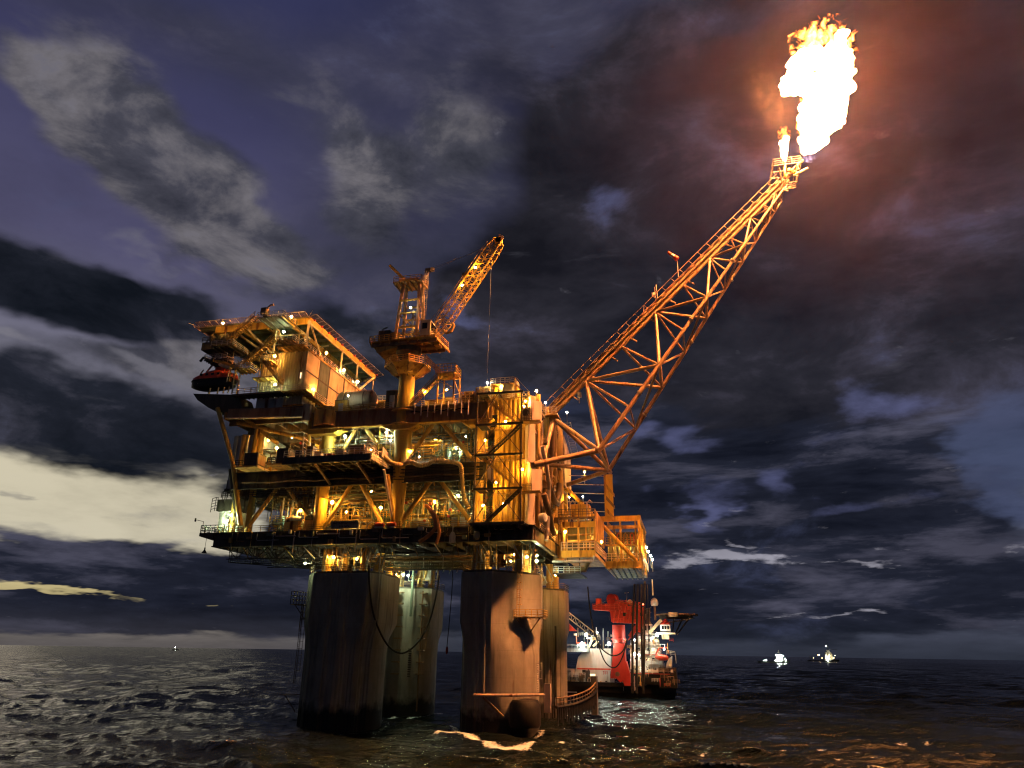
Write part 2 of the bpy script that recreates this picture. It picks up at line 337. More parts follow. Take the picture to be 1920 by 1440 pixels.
    def stair(s, p, q, w, wd, step=.32):
        """open flight from p up to q, w wide along wd; stringers and treads"""
        p, q, wd = Vector(p), Vector(q), Vector(wd).normalized(); n = max(3, int(abs(q.z - p.z) / step))
        s.beam(p, q, .08, .32); s.beam(p + wd * w, q + wd * w, .08, .32)
        run = Vector((q.x - p.x, q.y - p.y, 0)).normalized()
        for i in range(n + 1):
            c = p.lerp(q, i / n); s.beam(c + wd * .05, c + wd * (w - .05), .26, .05, up=(0, 0, 1))
        return s
    def grid(s, x0, x1, y0, y1, z, dx, dy, w, h):
        n = max(1, round((x1 - x0) / dx))
        for i in range(n + 1): x = x0 + (x1 - x0) * i / n; s.beam((x, y0, z), (x, y1, z), w, h)
        n = max(1, round((y1 - y0) / dy))
        for i in range(n + 1): y = y0 + (y1 - y0) * i / n; s.beam((x0, y, z - .004), (x1, y, z - .004), w, h * .98)
        return s
    def build(s, name, mat, parent=None, smooth=False, label=None, kind=None):
        me = bpy.data.meshes.new(name); off = parent_origin(parent)
        me.from_pydata([(v[0] - off.x, v[1] - off.y, v[2] - off.z) for v in s.v], [], s.f); me.validate(); me.update()
        o = bpy.data.objects.new(name, me); C.objects.link(o)
        me.materials.append(MATS[mat] if isinstance(mat, str) else mat)
        if smooth:
            me.polygons.foreach_set('use_smooth', [True] * len(me.polygons))
            try: me.set_sharp_from_angle(angle=R2(35))
            except Exception: pass
        if parent: o.parent = parent
        if label: o['label'] = label
        if kind: o['kind'] = kind
        return o
def parent_origin(p):
    v = Vector((0, 0, 0))
    while p: v = v + p.location; p = p.parent
    return v
def thing(name, label, cat, loc=(0, 0, 0), group=None):
    o = bpy.data.objects.new(name, None); o.empty_display_size = .5; C.objects.link(o); o.location = loc
    o['label'] = label; o['category'] = cat
    if group: o['group'] = group
    return o
def tag(o, label, cat, group=None):
    o['label'] = label; o['category'] = cat
    if group: o['group'] = group
    return o
def copy_tree(o, loc=None, label=None, rz=None, parent=None):
    c = o.copy(); C.objects.link(c)
    if parent is not None: c.parent = parent
    if loc is not None: c.location = loc
    if rz is not None: c.rotation_euler = (0, 0, rz)
    if label: c['label'] = label
    for ch in o.children: copy_tree(ch, parent=c)
    return c

def darken_tip(mname, tip, reach=24.0, col=(.13, .075, .045)):
    """soot and scorched paint on the steel nearest the burners"""
    nt = MATS[mname].node_tree; n = nt.nodes; l = nt.links; b = next(x for x in n if x.type == 'BSDF_PRINCIPLED'); src = b.inputs['Base Color'].links[0].from_socket
    g = n.new('ShaderNodeNewGeometry'); d = n.new('ShaderNodeVectorMath'); d.operation = 'DISTANCE'; l.new(g.outputs['Position'], d.inputs[0]); d.inputs[1].default_value = tip
    t = n.new('ShaderNodeTexNoise'); t.inputs['Scale'].default_value = .5; l.new(g.outputs['Position'], t.inputs[0])
    a = n.new('ShaderNodeMath'); a.operation = 'MULTIPLY_ADD'; l.new(t.outputs[0], a.inputs[0]); a.inputs[1].default_value = 8.0; l.new(d.outputs['Value'], a.inputs[2])
    m = n.new('ShaderNodeMapRange'); l.new(a.outputs[0], m.inputs[0]); m.inputs['From Min'].default_value = 8; m.inputs['From Max'].default_value = reach; m.inputs['To Min'].default_value = .92; m.inputs['To Max'].default_value = 0
    x = n.new('ShaderNodeMix'); x.data_type = 'RGBA'; l.new(m.outputs[0], x.inputs[0]); l.new(src, x.inputs[6]); x.inputs[7].default_value = (*col, 1); l.new(x.outputs[2], b.inputs['Base Color'])
darken_tip('boom_paint', tuple(PY(1480, 335, 128)), 40); darken_tip('brown_steel', tuple(PY(1480, 335, 128)), 30, (.05, .035, .025))  # base colours darkened towards the tip, so the flame does not overexpose it
# ---------------------------------------------------------------- sea: one sheet to the horizon, real wave relief
def build_sea():
    rs = np.random.RandomState(4)
    nr, na = 1150, 900
    r = np.concatenate([np.linspace(6, 30, 30, endpoint=False), np.geomspace(30, 2600, nr - 110, endpoint=False), np.geomspace(2600, 26000, 80)])
    a = np.radians(np.linspace(-78, 52, na))             # azimuth from +y
    Rg, Ag = np.meshgrid(r, a, indexing='ij')
    X = Rg * np.sin(Ag); Y = Rg * np.cos(Ag); Z = np.zeros_like(X); DXs = np.zeros_like(X); DYs = np.zeros_like(X); J = np.zeros_like(X)
    cell = np.maximum(np.gradient(r)[:, None], Rg * (a[1] - a[0]) * .6)
    wind = math.radians(248)
    gust = np.zeros_like(X)
    for i in range(9):
        lg = rs.uniform(28, 160); tg = rs.uniform(0, 6.28); gust += np.sin(2 * np.pi / lg * (X * math.cos(tg) + Y * math.sin(tg)) + rs.uniform(0, 6.28))
    gust = np.clip(1 + gust * .16, .45, 1.7)
    lams = np.geomspace(.9, 55, 78)
    for lam in lams:
        k = 2 * np.pi / lam; th = wind + rs.normal(0, .42); ph = rs.uniform(0, 6.28)
        amp = 0.0105 * lam ** .86 * (1 if lam < 9 else (9 / lam) ** .7) * rs.uniform(.6, 1.4)
        fade = np.clip((lam / cell - 2.2) / 2.5, 0, 1)
        q = k * (X * math.cos(th) + Y * math.sin(th)) + ph
        A = amp * fade * (gust if lam < 12 else 1.0) * (1.5 if lam > 30 else 1)
        Z += A * np.sin(q); DXs += -A * 1.05 * math.cos(th) * np.cos(q) * -1; DYs += A * 1.05 * math.sin(th) * np.cos(q); J += A * k * np.sin(q)
    # groups of waves: some stretches steeper than others
    X2 = X + DXs; Y2 = Y + DYs
    vs = np.stack([X2, Y2, Z], -1).reshape(-1, 3)
    idx = np.arange(nr * na).reshape(nr, na)
    q = np.stack([idx[:-1, :-1], idx[:-1, 1:], idx[1:, 1:], idx[1:, :-1]], -1).reshape(-1, 4)
    me = bpy.data.meshes.new('sea'); me.vertices.add(len(vs)); me.vertices.foreach_set('co', vs.ravel())
    me.loops.add(q.size); me.loops.foreach_set('vertex_index', q.ravel().astype(np.int32))
    me.polygons.add(len(q)); me.polygons.foreach_set('loop_start', np.arange(0, q.size, 4, dtype=np.int32)); me.polygons.foreach_set('loop_total', np.full(len(q), 4, np.int32))
    me.update(); me.polygons.foreach_set('use_smooth', np.ones(len(q), bool))
    # foam: breaking crests, and the wash where the concrete legs meet the swell
    foam = np.clip((J - .62) * 2.6, 0, 1) * (Rg < 900)
    for cx, cyy, rad, w in LEG_WASH:
        d = np.hypot(X2 - cx, Y2 - cyy) - rad
        ang = np.arctan2(Y2 - cyy, X2 - cx)
        wob = .9 * np.sin(ang * 3 + cx) + .5 * np.sin(ang * 7.3 + cyy) + .25 * np.sin(ang * 17)
        foam = np.maximum(foam, w * np.exp(-((d - 1.2 - wob) / .75) ** 2))
    for pl, wd_, w in FOAM_LINES:
        best = np.full_like(X2, 1e9)
        sel = (Rg < 260)
        xs, ysl = X2[sel], Y2[sel]; bb = np.full_like(xs, 1e9)
        for (ax_, ay_), (bx_, by_) in zip(pl, pl[1:]):
            ex, ey = bx_ - ax_, by_ - ay_; tt = np.clip(((xs - ax_) * ex + (ysl - ay_) * ey) / (ex * ex + ey * ey), 0, 1)
            bb = np.minimum(bb, np.hypot(xs - ax_ - tt * ex, (ysl - ay_ - tt * ey) * .55))
        f_ = np.zeros_like(X2); f_[sel] = w * np.exp(-(bb / wd_) ** 2); foam = np.maximum(foam, f_)
    for cx, cyy, sx_, sy_, w in FOAM_SPOTS:
        foam = np.maximum(foam, w * np.exp(-((X2 - cx) / sx_) ** 2 - ((Y2 - cyy) / sy_) ** 2))
    at = me.attributes.new('foam', 'FLOAT', 'POINT'); at.data.foreach_set('value', foam.ravel().astype(np.float32))
    o = bpy.data.objects.new('sea', me); C.objects.link(o); o['kind'] = 'structure'
    m, nt, out = newmat('sea_water'); n = nt.nodes; l = nt.links
    b = n.new('ShaderNodeBsdfPrincipled'); b.inputs['Base Color'].default_value = (.006, .010, .011, 1); b.inputs['IOR'].default_value = 1.33; b.inputs['Specular IOR Level'].default_value = .35; b.inputs['Specular Tint'].default_value = (.28, .29, .31, 1)
    g = n.new('ShaderNodeNewGeometry')
    cd = n.new('ShaderNodeVectorMath'); cd.operation = 'LENGTH'; l.new(g.outputs['Position'], cd.inputs[0])
    rr = n.new('ShaderNodeMapRange'); l.new(cd.outputs['Value'], rr.inputs[0]); rr.inputs['From Min'].default_value = 60; rr.inputs['From Max'].default_value = 1500
    rr.inputs['To Min'].default_value = .05; rr.inputs['To Max'].default_value = .17; l.new(rr.outputs[0], b.inputs['Roughness'])
    def nz(scale, det, sxy=(1, 1, 1)):
        t = n.new('ShaderNodeTexNoise'); t.inputs['Scale'].default_value = scale; t.inputs['Detail'].default_value = det; t.inputs['Roughness'].default_value = .6
        mp = n.new('ShaderNodeMapping'); mp.inputs['Scale'].default_value = sxy; mp.inputs['Rotation'].default_value = (0, 0, -.2)
        l.new(g.outputs['Position'], mp.inputs[0]); l.new(mp.outputs[0], t.inputs[0]); return t.outputs[0]
    h1 = nz(1.5, 6, (.42, 1, 1)); h2 = nz(.3, 5, (.4, 1, 1))
    bp = n.new('ShaderNodeBump'); bp.inputs['Strength'].default_value = 1.0; bp.inputs['Distance'].default_value = .22; l.new(h1, bp.inputs['Height'])
    bp2 = n.new('ShaderNodeBump'); bp2.inputs['Strength'].default_value = 1.0; bp2.inputs['Distance'].default_value = .85; l.new(h2, bp2.inputs['Height']); l.new(bp.outputs[0], bp2.inputs['Normal'])
    h3 = nz(.075, 5, (.45, 1, 1)); bp3 = n.new('ShaderNodeBump'); bp3.inputs['Strength'].default_value = 1.0; bp3.inputs['Distance'].default_value = 3.0; l.new(h3, bp3.inputs['Height']); l.new(bp2.outputs[0], bp3.inputs['Normal'])
    l.new(bp3.outputs[0], b.inputs['Normal'])
    fo = n.new('ShaderNodeBsdfDiffuse'); fo.inputs[0].default_value = (.72, .74, .74, 1)
    at_ = n.new('ShaderNodeAttribute'); at_.attribute_name = 'foam'
    fn0 = nz(3.4, 8, (.7, 1, 1)); fn1 = n.new('ShaderNodeMath'); fn1.operation = 'MULTIPLY_ADD'; l.new(fn0, fn1.inputs[0]); fn1.inputs[1].default_value = 2.6; fn1.inputs[2].default_value = -1.3; fn = fn1.outputs[0]
    fm = n.new('ShaderNodeMath'); fm.operation = 'MULTIPLY_ADD'; l.new(at_.outputs['Fac'], fm.inputs[0]); fm.inputs[1].default_value = 1.0; l.new(fn, fm.inputs[2])
    fr_ = n.new('ShaderNodeMapRange'); fr_.interpolation_type = 'SMOOTHSTEP'; l.new(fm.outputs[0], fr_.inputs[0]); fr_.inputs['From Min'].default_value = .50; fr_.inputs['From Max'].default_value = 1.25
    ms = n.new('ShaderNodeMixShader'); l.new(fr_.outputs[0], ms.inputs[0]); l.new(b.outputs[0], ms.inputs[1]); l.new(fo.outputs[0], ms.inputs[2]); l.new(ms.outputs[0], out.inputs[0])
    me.materials.append(m)
FOAM_LINES = [([(PZ(a, b, 0).x, PZ(a, b, 0).y) for a, b in l_], w_, k_) for l_, w_, k_ in (([(822, 1376), (858, 1377), (890, 1384), (915, 1395), (945, 1401), (990, 1401), (1030, 1396), (1072, 1390)], .72, 1.35), ([(868, 1384), (900, 1391), (950, 1408), (1000, 1408)], .5, .9), ([(735, 1352), (765, 1346), (800, 1340), (830, 1336)], 1.0, 1.0), ([(700, 1372), (730, 1374), (745, 1378)], .5, .6))]
LEG_WASH = [(-31.2, 124.3, 6.5, .8), (-59.6, 124.5, 7.2, .5), (-57.8, 149, 6.7, .75), (-31, 152, 6.6, .5)]
FOAM_SPOTS = []
for px_, py_, sx_, sy_, w_ in [(1690, 1388, 1.3, 1.2, .9), (1738, 1390, 1.0, .9, .8), (1540, 1408, 1.2, 1.0, .8), (1470, 1405, 1.1, .8, .7), (1330, 1350, .9, .9, .8), (1318, 1410, 1.0, 1.0, .7), (1420, 1432, 2.0, .6, .8), (890, 1425, .9, .8, .7), (835, 1420, .5, .5, .6), (790, 1436, .9, .5, .6), (1415, 1296, .9, 1.6, .7), (1680, 1328, 3.0, 1.0, .5), (1640, 1425, 1.6, .8, .6), (1880, 1436, .6, .5, .6), (1250, 1330, 1.4, 1.2, .5), (1610, 1418, 1.0, .6, .7), (1570, 1420, .6, .5, .7), (1380, 1400, 1.2, .5, .6)]:
    p_ = PZ(px_, py_, 0); FOAM_SPOTS.append((p_.x, p_.y, sx_ * .8, sy_ * 1.2, w_))
build_sea()
# ---------------------------------------------------------------- concrete legs
def concrete():
    m, nt, o = newmat('concrete'); n = nt.nodes; l = nt.links
    b = n.new('ShaderNodeBsdfPrincipled'); l.new(b.outputs[0], o.inputs[0]); b.inputs['Roughness'].default_value = .85
    g = n.new('ShaderNodeNewGeometry'); sp = n.new('ShaderNodeSeparateXYZ'); l.new(g.outputs['Position'], sp.inputs[0])
    def nz(scale, sc, det=5):
        t = n.new('ShaderNodeTexNoise'); t.inputs['Scale'].default_value = scale; t.inputs['Detail'].default_value = det; t.inputs['Roughness'].default_value = .62
        mp = n.new('ShaderNodeMapping'); mp.inputs['Scale'].default_value = sc; l.new(g.outputs['Position'], mp.inputs[0]); l.new(mp.outputs[0], t.inputs[0]); return t.outputs[0]
    def mr(v, a, b_, c=0, d=1):
        r = n.new('ShaderNodeMapRange'); l.new(v, r.inputs[0]); r.inputs['From Min'].default_value = a; r.inputs['From Max'].default_value = b_; r.inputs['To Min'].default_value = c; r.inputs['To Max'].default_value = d; return r.outputs[0]
    def mix(f, a, c):
        x = n.new('ShaderNodeMix'); x.data_type = 'RGBA'; l.new(f, x.inputs[0]); l.new(a, x.inputs[6])
        if isinstance(c, tuple): x.inputs[7].default_value = (*c, 1)
        else: l.new(c, x.inputs[7])
        return x.outputs[2]
    blotch = nz(.35, (1, 1, .5)); streak = nz(1.1, (1, 1, .06), 6); rust = nz(.9, (1.3, 1.3, .10), 4); grow = nz(.5, (1, 1, .8), 4)
    r = n.new('ShaderNodeValToRGB'); l.new(blotch, r.inputs[0]); e = r.color_ramp.elements
    e[0].position = .3; e[0].color = (.21, .19, .16, 1); e[1].position = .7; e[1].color = (.36, .33, .28, 1)
    c = mix(mr(streak, .55, .76, 0, .65), r.outputs[0], (.07, .062, .05))
    c = mix(mr(rust, .69, .74, 0, .75), c, (.15, .06, .025))
    zt = n.new('ShaderNodeMath'); zt.operation = 'MULTIPLY_ADD'; l.new(grow, zt.inputs[0]); zt.inputs[1].default_value = -5.0; l.new(sp.outputs[2], zt.inputs[2])
    c = mix(mr(zt.outputs[0], 1.3, -.4), c, (.022, .020, .016))          # weed and mussels at the waterline
    # pour joints
    wv = n.new('ShaderNodeMath'); wv.operation = 'FRACT'; dv = n.new('ShaderNodeMath'); dv.operation = 'DIVIDE'; l.new(sp.outputs[2], dv.inputs[0]); dv.inputs[1].default_value = 4.1; l.new(dv.outputs[0], wv.inputs[0])
    c = mix(mr(wv.outputs[0], .985, .995, 0, .35), c, (.08, .07, .06))
    l.new(c, b.inputs['Base Color'])
    bp = n.new('ShaderNodeBump'); bp.inputs['Distance'].default_value = .06; bp.inputs['Strength'].default_value = .6; l.new(streak, bp.inputs['Height']); l.new(bp.outputs[0], b.inputs['Normal'])
    MATS['concrete'] = m
concrete()
def leg(name_label, top_poly, cx, cy, rad, ztop=24.6, flute=()):
    """polygonal head above z=16 that runs down into a round shaft below z=12.5; flutes on the given angle ranges"""
    t = thing('concrete_leg', name_label, 'platform leg', (cx, cy, 0), 'concrete legs of the platform')
    P = [Vector((x - cx, y - cy)) for x, y in top_poly]
    angs = sorted(set([round(2 * math.pi * i / 240, 5) for i in range(240)] + [round(math.atan2(p.y, p.x) % (2 * math.pi), 5) for p in P]))
    def rpoly(a):
        d = Vector((math.cos(a), math.sin(a))); best = None
        for i in range(len(P)):
            p, q = P[i], P[(i + 1) % len(P)]; e = q - p; den = d.x * e.y - d.y * e.x
            if abs(den) < 1e-9: continue
            tt = (p.x * e.y - p.y * e.x) / den; u = (p.x * d.y - p.y * d.x) / den
            if tt > 0 and -1e-4 <= u <= 1.0001 and (best is None or tt < best): best = tt
        return best or rad
    def fl(a):
        for a0, a1, k in flute:
            if a0 <= math.degrees(a) <= a1:
                s_ = math.sin((math.degrees(a) - a0) / (a1 - a0) * math.pi * k)
                return .20 if s_ > .45 else (-.16 if s_ < -.7 else 0)
        return 0
    rings = [(-4, 0, 1), (3, 0, 1), (11.5, 0, 1), (14, .25, 1), (16.5, 1, 1), (ztop, 1, 1)]
    mb = MB(); n = len(angs)
    for z, w, _ in rings:
        for a in angs:
            r = (1 - w) * rad + w * rpoly(a) + fl(a); mb.v.append((cx + r * math.cos(a), cy + r * math.sin(a), z))
    for i in range(len(rings) - 1):
        for j in range(n): mb.f.append((i * n + j, i * n + (j + 1) % n, (i + 1) * n + (j + 1) % n, (i + 1) * n + j))
    mb.f.append(tuple(range((len(rings) - 1) * n, len(rings) * n))); mb.f.append(tuple(range(n - 1, -1, -1)))
    mb.build('shaft', 'concrete', t, smooth=True)
    # head gear between the leg top and the cellar deck
    cap = MB(); cap.prism([(cx + (x - cx) * .97, cy + (y - cy) * .97) for x, y in top_poly], ztop, ztop + .35); cap.build('cap_plate', 'dark_steel', t)
    for (dx, dy) in ((-3.6, -3.4), (3.6, -3.4), (-3.6, 3.4), (3.6, 3.4)):
        MB().tube((cx + dx, cy + dy, ztop + .3), (cx + dx, cy + dy, 29.2), .75, n=14).build('bearing_post', 'ochre', t, smooth=True)
    MB().rail([(x, y, ztop + .35) for x, y in top_poly] + [(top_poly[0][0], top_poly[0][1], ztop + .35)], h=1.1, sp=1.5).build('railing', 'brown_steel', t)
    return t
LFR = leg('fluted concrete leg at the near right, one side lit orange by the flare', [(-36.2, 121), (-35.6, 118.6), (-30.2, 117.6), (-23.4, 125.2), (-23.8, 129), (-27, 131), (-34, 131), (-36.2, 129)], -30.0, 124.3, 6.4, flute=[(178, 262, 11)])
LFL = leg('dark concrete leg at the near left with a pale grey edge', [(-64.8, 121.5), (-61.8, 117.8), (-51.6, 117.6), (-50.2, 119.5), (-50.2, 129), (-53, 131), (-61, 131), (-64.8, 129)], -57.5, 124.4, 7.0, flute=[(205, 340, 11)])
LBL = leg('far left concrete leg with ladder slots, lit greenish by a floodlight', [(-62.5, 146), (-60, 142.5), (-56.6, 142), (-49.6, 144.6), (-49.4, 152), (-52, 155), (-60, 155), (-62.5, 152)], -56.0, 148.6, 6.5, ztop=24.0, flute=[(215, 262, 6)])
LBR = leg('far right concrete leg half in shadow behind the orange-lit leg', [(-37.5, 148), (-35, 146), (-29.5, 145.5), (-24.6, 150.5), (-24.6, 156), (-27, 159), (-35, 159), (-37.5, 156)], -31.0, 152.2, 6.4, ztop=24.0, flute=[(200, 268, 9), (295, 335, 4)])
# extras on each leg
def ladder_cage(t, x, y, z0, z1, dx=1.0, dy=0.0, name='ladder', mat='brown_steel'):
    m = MB(); a = V(dx, dy, 0).normalized() * .28
    for s_ in (-1, 1): m.tube(V(x, y, z0) + a * s_, V(x, y, z1) + a * s_, .05, n=5)
    z = z0
    while z < z1: m.tube(V(x, y, z) - a, V(x, y, z) + a, .03, n=4); z += .35
    nn = V(a.y, -a.x, 0).normalized() * .7; z = z0 + 2
    while z < z1:
        m.path([V(x, y, z) - a, V(x, y, z) - a * 1.5 + nn * .7, V(x, y, z) + nn * 1.2, V(x, y, z) + a * 1.5 + nn * .7, V(x, y, z) + a], .03, n=4); z += 1.2
    for f in (-1.4, 0, 1.4): c = V(x, y, 0) + nn * (1.2 if f == 0 else .75) + a * f; m.tube(c + V(0, 0, z0 + 2), c + V(0, 0, z1), .025, n=4)
    return m.build(name, mat, t)
# near right leg: ladder, small gallery, boat-landing frame and fender chain
gx, gy, gz = -25.3, 121.6, 17.4
g = MB(); g.box(gx - 1.6, gx + 3.4, gy - 1.8, gy + 1.5, gz, gz + .12)
for k in range(5): g.beam((gx - 1.6 + k * 1.2, gy - 1.8, gz - .1), (gx - 1.6 + k * 1.2, gy + 1.5, gz - .1), .1, .2)
g.build('gallery', 'ochre', LFR)
MB().rail([(gx - 1.6, gy - .2, gz + .1), (gx - 1.6, gy - 1.8, gz + .1), (gx + 3.4, gy - 1.8, gz + .1), (gx + 3.4, gy + 1.5, gz + .1)], sp=1.0, r=.04).build('railing', 'yellow', LFR)
for s_ in (-1.2, 2.8): MB().beam((gx + s_, gy - 1.6, gz - .05), (gx + s_ * .2, gy + 1.2, gz - 2.2), .14).build('bracket', 'brown_steel', LFR)
ladder_cage(LFR, -26.3, 120.5, gz, 24.9, .75, .66, mat='ochre')
ladder_cage(LFR, -23.6, 123.4, 6, 10.5, .3, .9, mat='white_paint')
MB().path([(-32.8, 117.6, 5.6), (-26.5, 117.9, 5.7), (-21.2, 120.5, 5.8)], .22, n=8).build('landing_beam', 'pale', LFR, smooth=True)
MB().box(-21.9, -20.9, 120, 121, 3.2, 7.4).build('landing_post', 'pale', LFR)
MB().beam((-31.2, 117.8, 5.3), (-27.6, 117.2, 2.6), .3).build('landing_brace', 'brown_steel', LFR)
MB().lathe((-24.6, 118.6, 1.2), [(2.3, 0), (2.5, .4), (2.4, 3.3), (2.0, 3.9)], n=20).build('fender_drum', 'rubber', LFR, smooth=True)
fc = thing('landing_walkway', 'curved boat landing walkway hung with black tyres between the two right legs', 'boat landing', (-19, 130, 4))
arc = [V(-21.3 + 4.6 * math.sin(t_ * 1.5), 121.0 + 15 * t_, 5.3 + 2.2 * t_ * t_) for t_ in [i / 16 for i in range(17)]]
MB().path(arc, .14, n=6).build('hand_rope', 'brown_steel', fc)
MB().path([p - V(0, 0, 1.3) for p in arc], .25, n=6).build('rub_beam', 'rubber', fc)
MB().rail([p - V(0, 0, 1.2) for p in arc], h=1.2, sp=.9, r=.06, rails=2).build('railing', 'brown_steel', fc)
for i in range(1, 32):
    p = arc[i // 2].lerp(arc[min(16, i // 2 + 1)], (i % 2) / 2)
    MB().tube(p - V(0, 0, 1.2), p - V(.1, .05, 3.6 + .5 * math.sin(i * 2.1)), .13, n=5).build('fender_strip', 'rubber', fc)
MB().box(-17.6, -16.6, 135, 137, 2, 8.2).build('landing_post', 'dark_steel', fc)
# far left leg: louvre slots, brackets, pipe
sl = MB()
for i in range(13): sl.box(-53.9, -52.6, 142.75 + .0, 142.95, 12.2 - i * .42, 12.42 - i * .42)
sl.build('louvre', 'dark_steel', LBL)
for i in range(8):
    z = 23 - i * 2.2; MB().box(-56.1, -54.6, 141.3, 142.2, z, z + .22).build('step_bracket', 'brown_steel', LBL)
    MB().box(-51.6, -50.2, 143.0, 144.0, z, z + .2).build('step_bracket', 'brown_steel', LBL)
MB().tube((-53.0, 142.3, 18.5), (-53.0, 142.3, 27.5), .28).build('caisson_pipe', 'green_grey', LBL, smooth=True)
MB().tube((-51.0, 143.3, 1), (-51.0, 143.3, 23.5), .16).build('riser_pipe', 'brown_steel', LBL, smooth=True)
MB().tube((-29.2, 145.0, 4), (-29.2, 145.0, 24), .3).build('riser_pipe', 'dark_steel', LBR, smooth=True)
MB().tube((-26.0, 147.4, 4), (-26.0, 147.4, 17), .2).build('riser_pipe', 'dark_steel', LBR, smooth=True)
# near left leg: outside ladder with landings
ladder_cage(LFL, -65.3, 121.2, 6.5, 19.5, 0, 1)
ladder_cage(LFL, -64.7, 120.0, 15, 19.5, 0, 1)
for z in (19.4, 4.6):
    MB().box(-66.9, -64.5, 119.6, 122.6, z, z + .1).build('landing', 'brown_steel', LFL)
    MB().beam((-66.7, 121, z), (-64.4, 121, z - 2.6), .12).build('bracket', 'brown_steel', LFL)
MB().rail([(-64.6, 119.6, 19.5), (-66.9, 119.6, 19.5), (-66.9, 122.6, 19.5), (-64.6, 122.6, 19.5)], h=2.2, sp=1, r=.04).build('railing', 'brown_steel', LFL)

# ---------------------------------------------------------------- decks
XL, XR, YF, YB = -84.0, -24.2, 116.0, 152.0
def deck(name, label, x0, x1, y0, y1, ztop, fascia, mat_f, mat_b='grating', bdx=3.2, bh=1.2, railing=True, plate='grating'):
    t = thing(name, label, 'platform deck', ((x0 + x1) / 2, (y0 + y1) / 2, ztop))
    MB().box(x0 + .02, x1 - .02, y0 + .02, y1 - .02, ztop - .12, ztop).build('deck_plate', plate, t)
    for nm, a, b in (('front', (x0, y0), (x1, y0)), ('right', (x1, y0), (x1, y1)), ('back', (x1, y1), (x0, y1)), ('left', (x0, y1), (x0, y0))):
        m = MB(); p = V(*a, ztop - fascia / 2); q = V(*b, ztop - fascia / 2); d = (q - p).normalized(); nn = V(d.y, -d.x, 0)
        m.beam(p, q, .12, fascia)                       # web
        for z in (-fascia / 2, fascia / 2): m.beam(p + V(0, 0, z * .96) + nn * .02, q + V(0, 0, z * .96) + nn * .02, .7, .12)
        L = (q - p).length; k = int(L / 2.6)
        for i in range(1, k): c = p.lerp(q, i / k) + nn * .12; m.beam(c - V(0, 0, fascia * .45), c + V(0, 0, fascia * .45), .1, .28, up=tuple(d))
        m.build('edge_girder', mat_f, t)
    m = MB(); n = int((x1 - x0) / bdx)
    for i in range(1, n):
        x = x0 + (x1 - x0) * i / n
        MB().beam((x, y0 + .2, ztop - .13 - bh / 2), (x, y1 - .2, ztop - .13 - bh / 2), .35, bh - .02).build('floor_beam', mat_b, t)
    for k in range(1, 5):
        y = y0 + (y1 - y0) * k / 5
        MB().beam((x0 + .2, y, ztop - .16 - bh * .35), (x1 - .2, y, ztop - .16 - bh * .35), .3, bh * .66).build('cross_beam', mat_b, t)
    if railing: MB().rail([(x1 - .2, y1 - .2, ztop), (x1 - .2, y0 + .15, ztop), (x0 + .2, y0 + .15, ztop), (x0 + .2, y1 - .2, ztop)], h=1.15, sp=1.8, r=.04).build('railing', 'ochre', t)
    return t
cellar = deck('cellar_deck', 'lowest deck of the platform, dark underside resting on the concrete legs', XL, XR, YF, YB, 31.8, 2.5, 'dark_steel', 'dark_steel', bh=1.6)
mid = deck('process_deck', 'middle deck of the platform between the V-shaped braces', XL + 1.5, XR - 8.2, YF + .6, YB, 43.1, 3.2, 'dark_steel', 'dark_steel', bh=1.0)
top = deck('weather_deck', 'upper deck with a deep brown box girder along its front edge', XL + 17.2, XR - 7.5, YF, YB, 54.0, 3.6, 'brown_steel', 'brown_steel', bh=1.4, railing=False)
# cable trays and pipes strapped to the fronts of the girders
for (z, r, y, x0, x1, mt) in ((42.3, .11, 116.1, -66, -33, 'rubber'), (41.7, .09, 116.0, -70, -33, 'rubber'), (41.0, .14, 116.1, -80, -34, 'brown_steel'), (40.5, .07, 116.0, -60, -33, 'rubber'), (30.6, .12, 115.7, -82, -26, 'dark_steel'), (52.9, .12, 115.7, -47, -36, 'rubber')):
    pts = [V(x0 + (x1 - x0) * i / 24, y + .05 * math.sin(i), z + .12 * math.sin(i * 1.3 + r * 50)) for i in range(25)]
    MB().path(pts, r, n=6).build('cable_run', mt, cellar if z < 32 else (mid if z < 45 else top), smooth=True)
# short pale stubs along the upper girder
for i in range(9): x = -46.2 + i * 1.28; MB().tube((x, 115.55, 52.4 - (i % 3) * .35), (x, 115.55, 54.4), .10, n=6).build('rail_stub', 'pale', top, smooth=True)
MB().rail([(-66.6, 116.2, 54.05), (-51, 116.2, 54.05)], sp=1.5, r=.04).build('railing', 'ochre', top)
MB().rail([(-46.6, 116.2, 54.05), (-32, 116.2, 54.05)], sp=1.5, r=.04).build('railing', 'yellow', top)
# lower flanges that swell where the girder meets the columns
for cx, w in ((-48.8, 3.6), (-34.2, 3.0), (-64.3, 4.4)):
    pts = [V(cx - w, 115.2, 50.4), V(cx - w * .55, 115.2, 49.6), V(cx + w * .55, 115.2, 49.6), V(cx + w, 115.2, 50.4), V(cx + w, 115.2, 50.62), V(cx - w, 115.2, 50.62)]
    MB().extrude(pts, (0, 2.2, 0)).build('haunch', 'yellow', top)
MB().beam((-66.6, 115.5, 50.5), (-31.8, 115.5, 50.5), 1.2, .14).build('bottom_flange', 'yellow', top)
MB().lathe((-64.3, 117.2, 51.2), [(2.6, 0), (2.6, 3.0)], n=28).build('column_cap', 'ochre', top, smooth=True)
